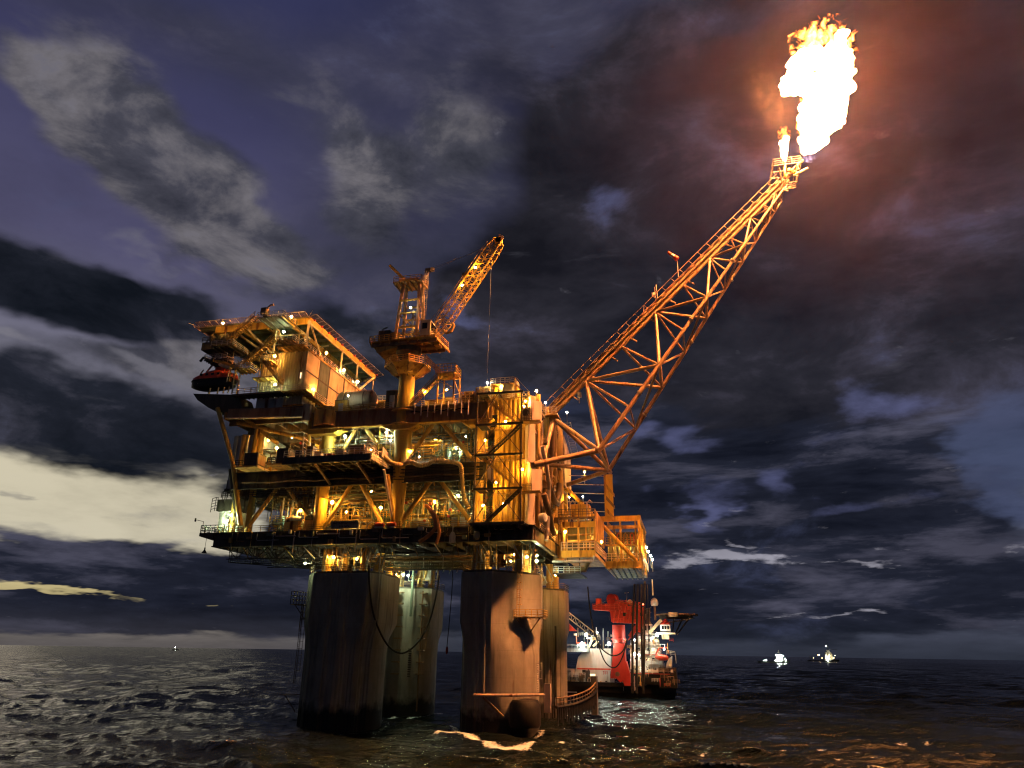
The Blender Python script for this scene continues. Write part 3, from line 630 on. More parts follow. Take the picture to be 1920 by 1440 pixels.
# under-deck catwalks, hangers and the truss skirt at the left
uc = thing('underdeck_catwalk', 'dark hanging catwalk below the lowest deck, running back towards the far legs', 'catwalk', (-70, 130, 27))
for a, b, z in (((-80.6, 116.8), (-66.4, 134), 26.6), ((-50, 128), (-37, 128), 26.2), ((-66, 119), (-66, 140), 26.4)):
    d = (V(*b, 0) - V(*a, 0)).normalized(); nn = V(-d.y, d.x, 0)
    m = MB(); m.beam(V(*a, z), V(*b, z), 1.2, .1); m.build('walkway_plate', 'grating', uc)
    for s_ in (-.6, .6): MB().rail([V(*a, z) + nn * s_, V(*b, z) + nn * s_], h=1.1, sp=1.5, r=.04).build('railing', 'dark_steel', uc)
    L = (V(*b, 0) - V(*a, 0)).length
    for i in range(int(L / 4) + 1):
        c = V(*a, z) + d * min(L, i * 4)
        for s_ in (-.6, .6): MB().beam(c + nn * s_, V(c.x, c.y, 29.6) + nn * s_, .09).build('hanger', 'dark_steel', uc)
tr = thing('underdeck_truss', 'lattice truss hung beneath the left end of the lowest deck', 'truss', (-75, 117, 28))
for y in (117.2, 124, 131):
    x0, x1 = -81.6, -65.4
    MB().beam((x0, y, 27.2), (x1, y, 27.2), .16).build('chord', 'dark_steel', tr)
    for i in range(8):
        xa = x0 + (x1 - x0) * i / 8; xb = x0 + (x1 - x0) * (i + 1) / 8
        MB().beam((xa, y, 27.2 if i % 2 else 29.2), (xb, y, 29.2 if i % 2 else 27.2), .11).build('lattice_bar', 'dark_steel', tr)
        if i % 2: MB().beam((xa, y, 27.2), (xa, y, 29.2), .1).build('lattice_bar', 'dark_steel', tr)

# ---------------------------------------------------------------- deck truss: columns and braces
tf = thing('deck_truss', 'yellow tubular columns and V-shaped braces holding the three decks apart', 'steel frame', (-54, 117, 31.8))
def tubeq(name, p, q, r, mat='yellow', r2=None, par=tf, n=14): return MB().tube(p, q, r, r2, n).build(name, mat, par, smooth=True)
yc = 117.6
def F(px, py, y=yc): return PY(px, py, y)
for y in (yc, 149.5):
    # right-hand column (collared), then the crane column position, left columns
    for x in (-34.2,):
        MB().lathe((x, y, 31.8), [(.85, 0), (.85, 7.2), (1.12, 8.6), (1.12, 11.2), (.98, 11.4), (.98, 18.6)], n=20).build('column', 'yellow', tf, smooth=True)
        MB().lathe((x, y, 42.0), [(1.2, 0), (1.28, .05), (1.28, .35), (1.2, .4)], n=20).build('collar', 'dark_steel', tf, smooth=True)
    for x, r in ((-64.2, 1.35), (-78.6, .7), (-82.0, .75)):
        MB().lathe((x, y + .4, 31.8), [(r * .9, 0), (r * .9, 8.4), (r, 8.8), (r, 11.3), (r, 11.4), (r, 19.2)], n=18).build('column', 'yellow' if x > -82 else 'ochre', tf, smooth=True)
    for a, b in (((763, 862), (815, 792)), ((886, 862), (828, 792)), ((748, 985), (812, 896)), ((880, 975), (822, 896)), ((640, 850), (671, 799)), ((706, 832), (683, 799)), ((610, 986), (667, 896)), ((718, 985), (671, 896)), ((465, 988), (523, 911)), ((577, 968), (538, 913)), ((458, 784), (520, 831)), ((445, 792), (600, 830))):
        p, q = F(*a), F(*b)
        if y != yc:
            if random.Random(a[0]).random() < .35: continue
            p.y = q.y = y
        tubeq('brace', p, q, .40 if a[1] > 700 else .3, 'ochre')
tubeq('brace', F(738, 985, 116.4), F(726, 890, 112.2), .42, 'yellow')
tubeq('brace', F(408, 765, 116), F(437, 868, 116.4), .42, 'ochre')
tubeq('brace', F(437, 868, 116.4), F(451, 985, 117), .48, 'ochre')
tubeq('brace', F(432, 880, 117), F(446, 985, 118), .4, 'dark_steel')
tubeq('column', F(582, 784, 116), F(577, 852, 116), .38, 'yellow')
tubeq('column', F(484, 806, 117.5), F(475, 860, 117.5), .62, 'yellow')
tubeq('column', F(570, 905, 118.5), F(576, 985, 118.5), .42, 'yellow')
tubeq('brace', F(556, 985, 122), F(560, 905, 122), .3, 'ochre')
# inner columns that show between the braces
for x, y in ((-72, 128), (-60, 130), (-44, 132), (-72, 142), (-52, 142), (-36, 140)):
    tubeq('column', (x, y, 31.8), (x, y, 41.9), .5, 'brown_steel'); tubeq('column', (x, y, 43.1), (x, y, 52.4), .5, 'ochre')
# long props of the laydown deck
tubeq('prop', F(720, 880, 109.5), F(737, 982, 116.4), .24, 'pale')

# each leg set on its surveyed centre
for l_, dx_ in ((LFR, -1.2), (LFL, -2.1), (LBL, -1.8)): l_.location.x += dx_
# fittings along the face of the lowest deck: brackets, boxes, dropped pipes and cable loops
ff = random.Random(77)
for i in range(64):
    x = XL + 3 + (XR - XL - 8) * (i + ff.random()) / 64; z = ff.uniform(29.2, 31.4); k = i % 5
    mt_ = ff.choice(['galv', 'ochre', 'brown_steel', 'pale', 'green_grey', 'brown_steel'])
    if k == 0: MB().box(x, x + ff.uniform(.4, 1.1), 115.2, 115.7, z, z + ff.uniform(.3, .9)).build('junction_box', mt_, cellar)
    elif k == 1: MB().tube((x, 115.5, 31.7), (x, 115.5, ff.uniform(27.6, 29.4)), ff.choice([.05, .08, .12]), n=6).build('drop_pipe', mt_, cellar, smooth=True)
    elif k == 2: MB().path([(x, 115.5, 31.6), (x, 115.4, z), (x + .2, 115.4, z - .2), (x + ff.uniform(1.5, 5), 115.4, z - .2)], .08, n=6).build('face_pipe', mt_, cellar, smooth=True)
    elif k == 3: MB().path([(x + j * .6, 115.4, 31.5 - 1.3 * math.sin(math.pi * j / 5)) for j in range(6)], .05, n=5).build('cable_loop', 'rubber', cellar, smooth=True)
    else: MB().beam((x, 115.6, 28.9), (x + ff.uniform(-1, 1), 118.5, 27.2), .14).build('face_bracket', mt_, cellar)
# ---------------------------------------------------------------- support girder box below the living quarters
qs = thing('quarters_base', 'deep dark box girder platform that carries the living quarters over the left end', 'support platform', (-76, 125, 53.4))
m = MB(); m.beam((-85.2, 115.7, 54.9), (-68.6, 115.7, 54.2), .3, 2.0); m.build('front_girder', 'brown_steel', qs)
MB().beam((-85.2, 115.4, 53.85), (-68.6, 115.4, 53.15), .9, .14).build('flange', 'pale', qs)
MB().box(-68.7, -67.2, 115.2, 117.6, 52.4, 55.7).build('end_box', 'cream', qs)
for i in range(5): y = 118 + i * 6.5; MB().box(-86.2, -67.4, y, y + .4, 53.2, 55.2).build('cross_girder', 'brown_steel', qs)
for i in range(7): x = -86.2 + i * 2.9; MB().box(x, x + .35, 116, 146, 54.0, 55.4).build('floor_beam', 'brown_steel', qs)
MB().box(-86.4, -67.2, 115.6, 147, 55.42, 55.54).build('deck_plate', 'grating', qs)
MB().beam((-67.3, 116, 54.2), (-67.3, 146, 54.2), .3, 2.6).build('side_girder', 'ochre', qs)
# service boxes and ducts slung between that girder and the process deck
# ---------------------------------------------------------------- living quarters
QX0, QX1, QY0, QY1, QZ0, QZ1 = -81.0, -70.9, 116.2, 147.0, 58.9, 68.2
aq = thing('living_quarters', 'tall cream corrugated living quarters block under the helideck', 'building', ((QX0 + QX1) / 2, (QY0 + QY1) / 2, 55.5))
MB().corr((QX0, QY0 + 2.2), (QX1, QY0 + 2.2), 57.0, QZ1).build('front_wall', 'cream', aq)
# right side: big sheets between dark vertical joints
ys = [QY0 + 2.2, 123.4, 127.6, 134.4, 141.6, 147.0]
for i, (a, b) in enumerate(zip(ys, ys[1:])):
    MB().corr((QX1, a + .12), (QX1, b - .12), 57.0 if i > 0 else 57.0, 63.9, pitch=.42, depth=.07).build('wall_panel', 'green_grey' if i == 1 else 'cream', aq)
    MB().corr((QX1, a + .12), (QX1, b - .12), 64.15, QZ1, pitch=.42, depth=.07).build('wall_panel', 'green_grey' if i == 1 else 'cream', aq)
    MB().box(QX1 - .1, QX1 + .16, b - .14, b + .14, 55.6, QZ1 + .1).build('joint_post', 'dark_steel', aq)
MB().box(QX1 - .1, QX1 + .14, QY0 + 2.2, QY1, 63.9, 64.15).build('joint_rail', 'dark_steel', aq)
MB().box(QX0, QX1, QY0 + 2.4, QY1, QZ1, QZ1 + .3).build('roof', 'brown_steel', aq)
MB().corr((QX1, QY1), (QX0, QY1), 55.6, QZ1).build('back_wall', 'cream', aq)
MB().corr((QX0, QY1), (QX0, QY0 + 2.2), 55.6, QZ1).build('left_wall', 'cream', aq)
MB().box(QX0, QX1 - .15, QY0 + 2.6, QY1, 55.6, 57.1).build('plinth', 'ochre', aq)
MB().box(QX0 + .1, QX0 + 6.0, 118.1, 118.3, 56.0, 58.7).build('lit_wall', 'white_paint', aq)
MB().box(-77.8, -76.8, 117.95, 118.1, 56.1, 58.2).build('door', 'galv', aq)
MB().box(-71.9, -71.7, 118.0, 118.1, 62.3, 63.5).build('lit_window', 'window_lit', aq)
# top gallery along roof level (z 68.3), front and right
def gallery(name, x0, x1, y0, y1, z, par, rails=('f', 'r'), mat='ochre', r=.04):
    m = MB(); m.box(x0, x1, y0, y1, z - .1, z)
    n = max(2, int((x1 - x0 + y1 - y0) / 1.3))
    if (x1 - x0) > (y1 - y0):
        for i in range(n + 1): x = x0 + (x1 - x0) * i / n; m.beam((x, y0, z - .2), (x, y1, z - .2), .12, .22)
        m.beam((x0, y0, z - .16), (x1, y0, z - .16), .1, .36)
    else:
        for i in range(n + 1): y = y0 + (y1 - y0) * i / n; m.beam((x0, y, z - .2), (x1, y, z - .2), .12, .22)
        m.beam((x1, y0, z - .16), (x1, y1, z - .16), .1, .36)
    m.build(name, mat, par)
    if 'f' in rails: MB().rail([(x0, y0, z), (x1, y0, z)], sp=1.3, r=r).build('railing', 'pale', par)
    if 'r' in rails: MB().rail([(x1, y0, z), (x1, y1, z)], sp=1.3, r=r).build('railing', 'pale', par)
    if 'l' in rails: MB().rail([(x0, y1, z), (x0, y0, z)], sp=1.3, r=r).build('railing', 'pale', par)
gallery('roof_gallery', -76.2, -70.4, 115.4, 118.3, 68.45, aq, ('r',))
gallery('roof_gallery', QX1 - 1.6, QX1 + .25, 118.4, 147, 68.5, aq, ('r',))
gallery('lower_gallery', -73.9, -68.8, 115.6, 118.3, 58.85, aq, ('f', 'r'))
gallery('lower_gallery', QX1 + .16, QX1 + 1.9, 118.3, 129, 58.7, aq, ('r',))
gallery('front_gallery', -84.6, -73.95, 115.2, 118.05, 58.75, aq, ('f',), mat='dark_steel')
MB().rail([(-80.5, 115.3, 58.8), (-74, 115.3, 58.8)], sp=.8, r=.04, rails=3).build('railing', 'galv', aq)
gallery('far_gallery', -70.6, -63.5, 145.5, 150.5, 66.8, aq, ('f', 'r'))
for x in (-69.8, -66, -63.9): MB().tube((x, 146, 55.5), (x, 146, 66.7), .14, n=6).build('gallery_post', 'cream', aq)
for i in range(5): MB().beam((-70.6, 146 + i, 66.5), (-63.5, 146 + i, 66.5), .12, .3).build('gallery_beam', 'ochre', aq)
# covered landings over the front door
MB().box(-81.0, -75.4, 115.7, 118.0, 62.1, 62.25).build('canopy', 'ochre', aq)
for i in range(5): MB().beam((-80.8 + i * 1.3, 115.8, 62.0), (-80.8 + i * 1.3, 118, 62.0), .14, .25).build('canopy_beam', 'yellow', aq)
# ---------------------------------------------------------------- outside stairs
st = thing('outside_stair', 'zigzag outside staircase climbing the front of the quarters to the helideck', 'staircase', (-80, 114.5, 59))
MB().stair(PY(432, 643, 114.6), PY(484, 598, 114.6), 1.3, (0, -1, 0), .3).build('flight', 'ochre', st)
MB().stair(PY(462, 687, 114.6), PY(522, 636, 114.6), 1.3, (0, -1, 0), .3).build('flight', 'ochre', st)
MB().stair(PY(531, 722, 114.6), PY(495, 676, 114.6), 1.3, (0, -1, 0), .3).build('flight', 'ochre', st)
for a, b in (((432, 643), (484, 598)), ((462, 687), (522, 636)), ((531, 722), (495, 676))):
    for dy in (0, -1.3):
        p, q = PY(*a, 114.6), PY(*b, 114.6); p.y += dy; q.y += dy
        MB().rail([p, q], sp=1.2, r=.035).build('handrail', 'ochre', st)
def landing(a, b, y0, y1, mat='dark_steel'):
    p, q = PY(*a, y0), PY(*b, y0); z = (p.z + q.z) / 2
    m = MB(); m.box(p.x, q.x, y0, y1, z - .12, z)
    for i in range(4): x = p.x + (q.x - p.x) * (i + .3) / 4; m.beam((x, y0, z - .25), (x, y1, z - .25), .16, .28)
    m.build('landing', mat, st)
    MB().rail([(p.x, y0, z), (q.x, y0, z), (q.x, y1, z)], sp=1.2, r=.04).build('railing', 'galv', st)
landing((482, 596), (531, 590), 113.2, 118.5)
MB().beam(PY(529, 592, 113.2), PY(529, 592, 113.2) + V(0, 9, -.1), .2, .5).build('landing_edge', 'yellow', st)
landing((395, 650), (436, 645), 113.3, 118.5, 'dark_steel')
landing((440, 690), (468, 690), 113.3, 116, 'ochre')
landing((490, 676), (508, 678), 113.3, 116, 'ochre')
landing((518, 638), (548, 636), 113.3, 118.4, 'brown_steel')
for x0, z0, z1 in ((-86.5, 62, 70), (-79.9, 59, 67), (-76.4, 62, 69)): MB().tube((x0, 116.2, z0), (x0, 116.2, z1), .09, n=6).build('stair_hanger', 'ochre', st)
# monitor on the top landing
fm = thing('fire_monitor', 'dark fire monitor on the topmost stair landing beside the helideck', 'fire monitor', (-79.3, 114.6, 75.6))
MB().box(-80.2, -79.0, 113.9, 115.2, 75.2, 76.7).build('valve_box', 'dark_steel', fm)
MB().path([(-79.2, 114.5, 75.3), (-79.0, 114.5, 76.9), (-78.4, 114.3, 77.3), (-77.6, 114.2, 77.2)], [.2, .18, .15, .22]).build('nozzle', 'brown_steel', fm, smooth=True)
# ---------------------------------------------------------------- helideck
hd = thing('helideck', 'large helideck with mesh safety net round its edge, seen from below', 'helideck', (-85.5, 137, 76))
HX0, HX1, HY0, HY1 = -98.4, -72.6, 119.6, 155
hp = [(HX0, HY0), (HX1, HY0), (HX1, HY1), (HX0, HY1)]
MB().prism([(HX0, HY0), (HX1, HY0), (HX1, HY1 - 3), (HX1 - 3, HY1), (HX0 + 6, HY1), (HX0, HY1 - 6)], 76.3, 76.75).build('landing_deck', 'green_grey', hd)
for i in range(13): y = HY0 + .4 + i * 2.9; MB().beam((HX0 + .3, y, 75.95), (HX1 - .3, y, 75.95), .35, .7).build('deck_beam', 'green_grey', hd)
for x in (-94, -88, -82, -76.5): MB().beam((x, HY0 + .2, 75.3), (x, HY1 - 1, 75.3), .5, .9).build('main_girder', 'ochre', hd)
MB().beam((HX0 + 4.2, HY0 - .1, 75.5), (-79, HY0 - .1, 75.5), .4, 1.5).build('front_girder', 'yellow', hd)
MB().beam((-78, HY0 - .1, 75.6), (HX1 + .3, HY0 - .1, 75.6), .4, 1.3).build('front_girder', 'yellow', hd)
MB().beam((HX1 + .4, HY0 - .3, 75.7), (HX1 + .4, HY1 - 2.2, 75.7), .6, 1.2).build('side_girder', 'yellow', hd)
MB().beam((HX1 + .6, HY0 - .3, 74.95), (HX1 + .6, HY1 - 2.2, 74.95), .3, .25).build('gutter', 'cream', hd)
# net panels: frames and wires
def net(p, q, out, z, nm='safety_net'):
    p, q, out = V(*p, z), V(*q, z), V(*out, .45)
    fr_ = MB(); L = (q - p).length; n = int(L / 1.55)
    for i in range(n + 1): c = p.lerp(q, i / n); fr_.beam(c, c + out, .07)
    fr_.beam(p + out, q + out, .09); fr_.beam(p, q, .08); fr_.build('net_frame', 'pale', hd)
    w = MB(); k = 7
    for j in range(1, k): w.beam(p + out * (j / k), q + out * (j / k), .030)
    kk = int(L / .32)
    for i in range(kk): c = p.lerp(q, (i + .5) / kk); w.beam(c, c + out, .026)
    w.build(nm, 'brown_steel', hd)
net((HX0, HY0), (HX1, HY0), (0, -1.7), 76.6); net((HX1, HY0), (HX1, HY1), (1.7, 0), 76.6); net((HX0, HY1), (HX0, HY0), (-1.7, 0), 76.6)
for c, d in (((HX0, HY0), (-1.7, -1.7)), ((HX1, HY0), (1.7, -1.7))): MB().beam(V(*c, 76.6), V(c[0] + d[0], c[1] + d[1], 77.05), .08).build('net_frame', 'pale', hd)
for i in range(11): y = HY0 + 1 + i * 3.2; MB().tube((HX1 - .4, y, 76.5), (HX1 + 1.1, y, 76.15), .2, n=8).build('drain_stub', 'boat_red', hd, smooth=True)
# legs and braces carrying the deck
for (a, b, r) in (((-71.8, 118.6, 68.5), (-71.8, 118.6, 75.2), .26), ((-71.8, 126.2, 68.5), (-71.8, 119.0, 75.2), .2), ((-71.8, 134, 68.5), (-71.8, 134, 75.2), .2), ((-71.8, 142, 68.5), (-71.8, 142, 75.2), .2), ((-71.8, 143, 68.5), (-71.8, 151.6, 75.3), .26), ((-71.8, 151.2, 66.9), (-71.8, 151.2, 75.2), .16), ((-71.8, 120, 71.5), (-75.8, 119.6, 75.2), .2), ((-79.6, 119.4, 68.5), (-79.6, 119.4, 75.0), .22), ((-79.6, 119.4, 68.6), (-86.5, 119.4, 75.0), .25), ((-80.6, 120, 68.5), (-90, 122, 75.1), .25), ((-80.8, 132, 68.5), (-92, 132, 75.1), .25), ((-77, 124, 68.5), (-77, 124, 75), .2), ((-78, 136, 68.5), (-84, 136, 75), .25), ((-80, 119.2, 72.6), (-72, 119.2, 72.6), .12), ((-76, 119.2, 68.6), (-79.5, 119.2, 75), .14)):
    MB().tube(a, b, r, n=10).build('support_leg', 'cream', hd, smooth=True)
MB().box(-95.5, -88.2, 117.6, 122, 70.2, 71.9).build('foam_room', 'dark_steel', hd)
MB().rail([(-95.5, 117.5, 71.9), (-88, 117.5, 71.9)], sp=1.2, r=.045).build('railing', 'dark_steel', hd)
for x in (-95, -92, -89): MB().tube((x, 118, 71.9), (x + .3, 119.8, 75.2), .14, n=6).build('support_leg', 'brown_steel', hd)
for i, x in enumerate((-93.5, -91.3, -90.2)): MB().lathe((x, 117.9, 71.9), [(.4, 0), (.55, .3), (.5, 1.4), (.2, 1.8)], n=10).build('foam_tank', 'dark_steel', hd, smooth=True)
# pipes and small gear under the deck
for k, (x, y) in enumerate([(-77, 123), (-75, 128), (-79, 127), (-74, 138), (-78, 133), (-85, 125)]):
    MB().path([(x, y, 68.6), (x, y, 72.8), (x + 1.2, y, 73.4), (x + 3.2, y - .5, 73.4)], .13, n=6).build('vent_pipe', 'galv', hd, smooth=True)
for k in range(7):
    y = 121 + k * 3.6; MB().box(-72.6, -71.7, y, y + 1.0 + (k % 3) * .4, 68.55, 69.6 + (k % 2) * .6).build('deck_locker', 'ochre' if k % 2 else 'brown_steel', hd)
MB().path([(-63.7, 149.6, 67), (-63.7, 149.6, 70.6), (-63.4, 149.4, 71.4), (-62.7, 149.2, 71.7)], [.3, .26, .5, .2]).build('crew_davit', 'pale', hd, smooth=True)

# ---------------------------------------------------------------- lifeboat and its davit platform
def lifeboat():
    c = V(-91.2, 117.6, 62.7)
    t = thing('lifeboat', 'enclosed red lifeboat hanging at the far left end of the platform', 'lifeboat', c)
    L, W = 9.8, 3.3
    # hull and canopy sections along x: (x, half width, keel z, gunwale z, roof z, roof half width)
    secs = []
    for i in range(17):
        s = i / 16 * 2 - 1                                   # bow at -x
        wv = max(.02, (1 - abs(s) ** 2.6)) ** .55
        if s > 0: wv = max(wv, .72 * (1 - (s ** 8) * .15))
        keel = -1.6 + .9 * max(0, -s) ** 2.5 + .25 * max(0, s) ** 3
        roof = .95 + .75 * math.exp(-((s - .12) / .62) ** 2) * 1.15 - .25 * max(0, -s) ** 2
        secs.append((s * L / 2, W / 2 * wv, keel, .15 + .15 * s * s, roof))
    hb = MB(); cb = MB(); n = 9
    def ring(mb, fn):
        rings = []
        for sx_, hw, kz, gz_, rz in secs: rings.append([fn(sx_, hw, kz * 1.25, gz_, rz * 1.3, a / (n - 1)) for a in range(n)])
        o = len(mb.v)
        for r_ in rings: mb.v += [tuple(c + V(*p)) for p in r_]
        for i in range(len(rings) - 1):
            for j in range(n - 1): mb.f.append((o + i * n + j, o + i * n + j + 1, o + (i + 1) * n + j + 1, o + (i + 1) * n + j))
        mb.f.append(tuple(range(o + n - 1, o - 1, -1))); e = o + (len(rings) - 1) * n; mb.f.append(tuple(range(e, e + n)))
    ring(hb, lambda x, hw, kz, gz_, rz, u: (x, hw * math.cos(math.pi * u), gz_ + (kz - gz_) * math.sin(math.pi * u) ** .8))
    ring(cb, lambda x, hw, kz, gz_, rz, u: (x, .97 * hw * (math.copysign(abs(math.cos(math.pi * u)) ** .6, math.cos(math.pi * u))), gz_ + .04 + (rz - gz_) * math.sin(math.pi * u) ** .55))
    hb.build('hull', 'hull_black', t, smooth=True); cb.build('canopy', 'boat_red', t, smooth=True)
    f = [tuple(c + V(sx_, -(hw + .07), gz_)) for sx_, hw, kz, gz_, rz in secs]
    MB().path(f, .12, n=6).build('fender', 'rubber', t, smooth=True)
    MB().path([tuple(c + V(sx_, (hw + .07), gz_)) for sx_, hw, kz, gz_, rz in secs], .12, n=6).build('fender', 'rubber', t, smooth=True)
    MB().box(c.x + .6, c.x + 2.9, c.y - .9, c.y + .9, c.z + 1.9, c.z + 2.9).build('wheelhouse', 'boat_red', t)
    for dx in (-2.2, -.9, .4, 1.7): MB().box(c.x + dx, c.x + dx + .6, c.y - 1.62, c.y - 1.5, c.z + .95, c.z + 1.4).build('window', 'glass_dark', t)
    MB().box(c.x + L / 2 - .25, c.x + L / 2 - .05, c.y - 1.15, c.y + 1.0, c.z - .6, c.z + 1.3).build('stern_panel', 'boat_red', t)
    MB().lathe((c.x + L / 2 - .2, c.y, c.z - 1.1), [(.2, 0), (.45, .15), (.45, .3), (.2, .6)], n=10, axis=(1, 0, 0)).build('propeller_guard', 'dark_steel', t, smooth=True)
    return t
lifeboat()
dv = thing('lifeboat_davit', 'yellow davit frame and railed platform above the red lifeboat', 'davit', (-88, 118, 65))
for x in (-93.6, -87.0):
    MB().path([(x, 120, 59.6), (x, 119.9, 63.2), (x + .2, 117.9, 65.2), (x + 2.4, 116.8, 66.6), (x + 3, 117.5, 66.9)], .2, n=8).build('davit_arm', 'pale', dv, smooth=True)
    MB().path([(x + .4, 116.6, 65.2), (x, 116.4, 64.2), (x - .1, 116.3, 62.0)], .13, n=6).build('fall_hook', 'pale', dv, smooth=True)
p1, p2 = PY(383, 680, 114.6), PY(412, 672, 114.6)
gallery('davit_platform', p1.x, -86.6, 114.4, 120, 66.4, dv, ('f', 'l'), mat='dark_steel')
MB().rail([(-89.5, 114.4, 66.4), (-86.4, 114.6, 65.6), (-84.0, 114.8, 64.6), (-83.6, 115, 63.2)], sp=1.1, r=.045).build('railing', 'cream', dv)
MB().beam((-89.6, 114.4, 66.2), (-83.8, 114.8, 64.1), .15, .7).build('platform_edge', 'yellow', dv)
MB().beam((-88.2, 115, 65.2), (-85.8, 115, 64.3), 1.2, .5).build('winch_housing', 'cream', dv)
for x in (-93.5, -91, -88.5): MB().path([(x, 115.5, 66.6), (x + .6, 115.5, 67.4), (x + 1.6, 115.8, 67.0), (x + 2.1, 116, 66.6)], .28, n=7).build('winch_drum', 'dark_steel', dv, smooth=True)
MB().rail([(-84.5, 115.1, 58.9), (-84.5, 115.1, 62.8)], h=.1).build('post', 'yellow', dv)
for x in (-84.6, -83.4): MB().beam((x, 115.1, 58.8), (x, 115.1, 65), .18).build('post', 'cream', dv)
MB().extrude([PY(362, 738, 116.4), PY(446, 740, 116.4), PY(456, 770, 116.4), PY(408, 773, 116.4), PY(390, 764, 116.4), PY(370, 750, 116.4)], (0, 5, 0)).build('cradle', 'dark_steel', dv)
for x in (-90.5, -88.6, -87.3, -86.2): MB().tube((x, 116, 59.4), (x + .3, 115.8, 60.7), .14, n=6).build('chock', 'cream', dv)
# rooflet equipment beside the quarters, on the weather deck
def tank(label, c, r, L, axis=(1, 0, 0), mat='cream', saddle=True, name='storage_tank', group=None):
    c = V(*c); a = V(*axis).normalized(); t = thing(name, label, 'tank', c - V(0, 0, r + .4), group)
    h = L / 2
    MB().lathe(c - a * h, [(.05, -r * .45), (r * .6, -r * .33), (r * .92, -r * .12), (r, 0), (r, L), (r * .92, L + r * .12), (r * .6, L + r * .33), (.05, L + r * .45)], n=22, axis=tuple(a)).build('shell', mat, t, smooth=True)
    for f in (-.6, .6):
        p = c + a * h * f
        MB().lathe(p - a * .08, [(r * 1.04, 0), (r * 1.04, .16)], n=22, axis=tuple(a)).build('band', 'brown_steel', t, smooth=True)
        if saddle and abs(a.z) < .5: MB().box(p.x - .5, p.x + .5, p.y - .5, p.y + .5, c.z - r - .4, c.z - r * .6).build('saddle', 'dark_steel', t)
    return t
tank('cream horizontal tank beside the quarters, left of the crane column', (-60.5, 121, 57.8), 1.9, 6.5, (1, 0, 0), 'cream')
# ---------------------------------------------------------------- pedestal crane
CX, CY = -48.8, 117.2
cr = thing('pedestal_crane', 'yellow pedestal crane with lattice boom raised to the right', 'crane', (CX, CY, 31.8))
def cp(px, py, y=CY): return PY(px, py, y)
MB().lathe((CX, CY, 31.8), [(.85, 0), (1.05, 3), (1.25, 8), (1.35, 11.5), (1.5, 14.5), (1.75, 18.6), (1.82, 18.8), (1.62, 19.2), (1.62, 21.8), (1.62, 22), (1.5, 26), (1.5, 34.6)], n=32).build('pedestal', 'yellow', cr, smooth=True)
for z in (50.7, 53.3): MB().lathe((CX, CY, z), [(2.5, 0), (2.5, .16)], n=32).build('collar', 'ochre', cr, smooth=True)
# octagonal inspection gallery
def ngon(r, n=8, off=22.5): return [(CX + r * math.cos(R2(off + i * 360 / n)), CY + r * math.sin(R2(off + i * 360 / n))) for i in range(n)]
def hopper(r0, r1, z0, z1, mat, name):
    m = MB(); a = ngon(r0); b = ngon(r1); m.v = [(x, y, z0) for x, y in a] + [(x, y, z1) for x, y in b]
    m.f = [(i, (i + 1) % 8, 8 + (i + 1) % 8, 8 + i) for i in range(8)] + [tuple(range(7, -1, -1)), tuple(range(8, 16))]; m.build(name, mat, cr)
hopper(2.3, 4.2, 60.5, 62.1, 'ochre', 'gallery_hopper')
MB().prism(ngon(4.4), 62.12, 62.25).build('gallery_floor', 'yellow', cr)
o = [(x, y, 62.25) for x, y in ngon(4.3)]
MB().rail(o + [o[0]], h=1.2, sp=1.1, r=.045).build('railing', 'yellow', cr)
for i in range(8):
    a = R2(22.5 + i * 45); d = V(math.cos(a), math.sin(a), 0); c = V(CX, CY, 0)
    MB().beam(c + d * 1.5 + V(0, 0, 60.3), c + d * 4.25 + V(0, 0, 62.0), .18, .3).build('bracket', 'brown_steel', cr)
MB().lathe((CX, CY, 63.6), [(1.5, 0), (1.9, 1.0), (2.4, 1.6), (2.4, 2.6)], n=28).build('slew_ring', 'dark_steel', cr, smooth=True)
# rotating machinery deck
ZD = 67.2
MB().prism([(-56.0, 114.6), (-42.6, 113.6), (-41.9, 120.4), (-55.2, 121.4)], ZD - .18, ZD).build('machinery_deck', 'ochre', cr)
for i in range(8):
    x = -55.6 + i * 1.9; MB().beam((x, 114.4, ZD - .45), (x + .3, 121, ZD - .45), .22, .5).build('deck_beam', 'ochre', cr)
for y in (114.9, 117.4, 120): MB().beam((-55.6, y, ZD - .75), (-42.3, y - .4, ZD - .75), .3, .6).build('deck_beam', 'brown_steel', cr)
MB().extrude([(-55.6, 114.9, ZD - .4), (-50.5, 114.9, ZD - .4), (-50.5, 114.9, ZD - 1.4), (-54.2, 114.9, ZD - 2.3)], (0, 5.2, 0)).build('counter_box', 'ochre', cr)
MB().rail([(-42.0, 120.2, ZD), (-42.7, 113.7, ZD), (-56, 114.7, ZD), (-55.2, 121.3, ZD)], h=1.2, sp=1.0, r=.045).build('railing', 'yellow', cr)
MB().box(-54.6, -52.2, 115.4, 119.6, ZD, ZD + 2.6).build('engine_house', 'dark_steel', cr)
MB().box(-51.9, -50.6, 115.6, 119, ZD, ZD + 2.2).build('engine_house', 'ochre', cr)
MB().path([(-54.2, 116, ZD + 2.6), (-54.0, 116, ZD + 3.2), (-53.0, 115.8, ZD + 3.4)], .16, n=6).build('exhaust', 'galv', cr)
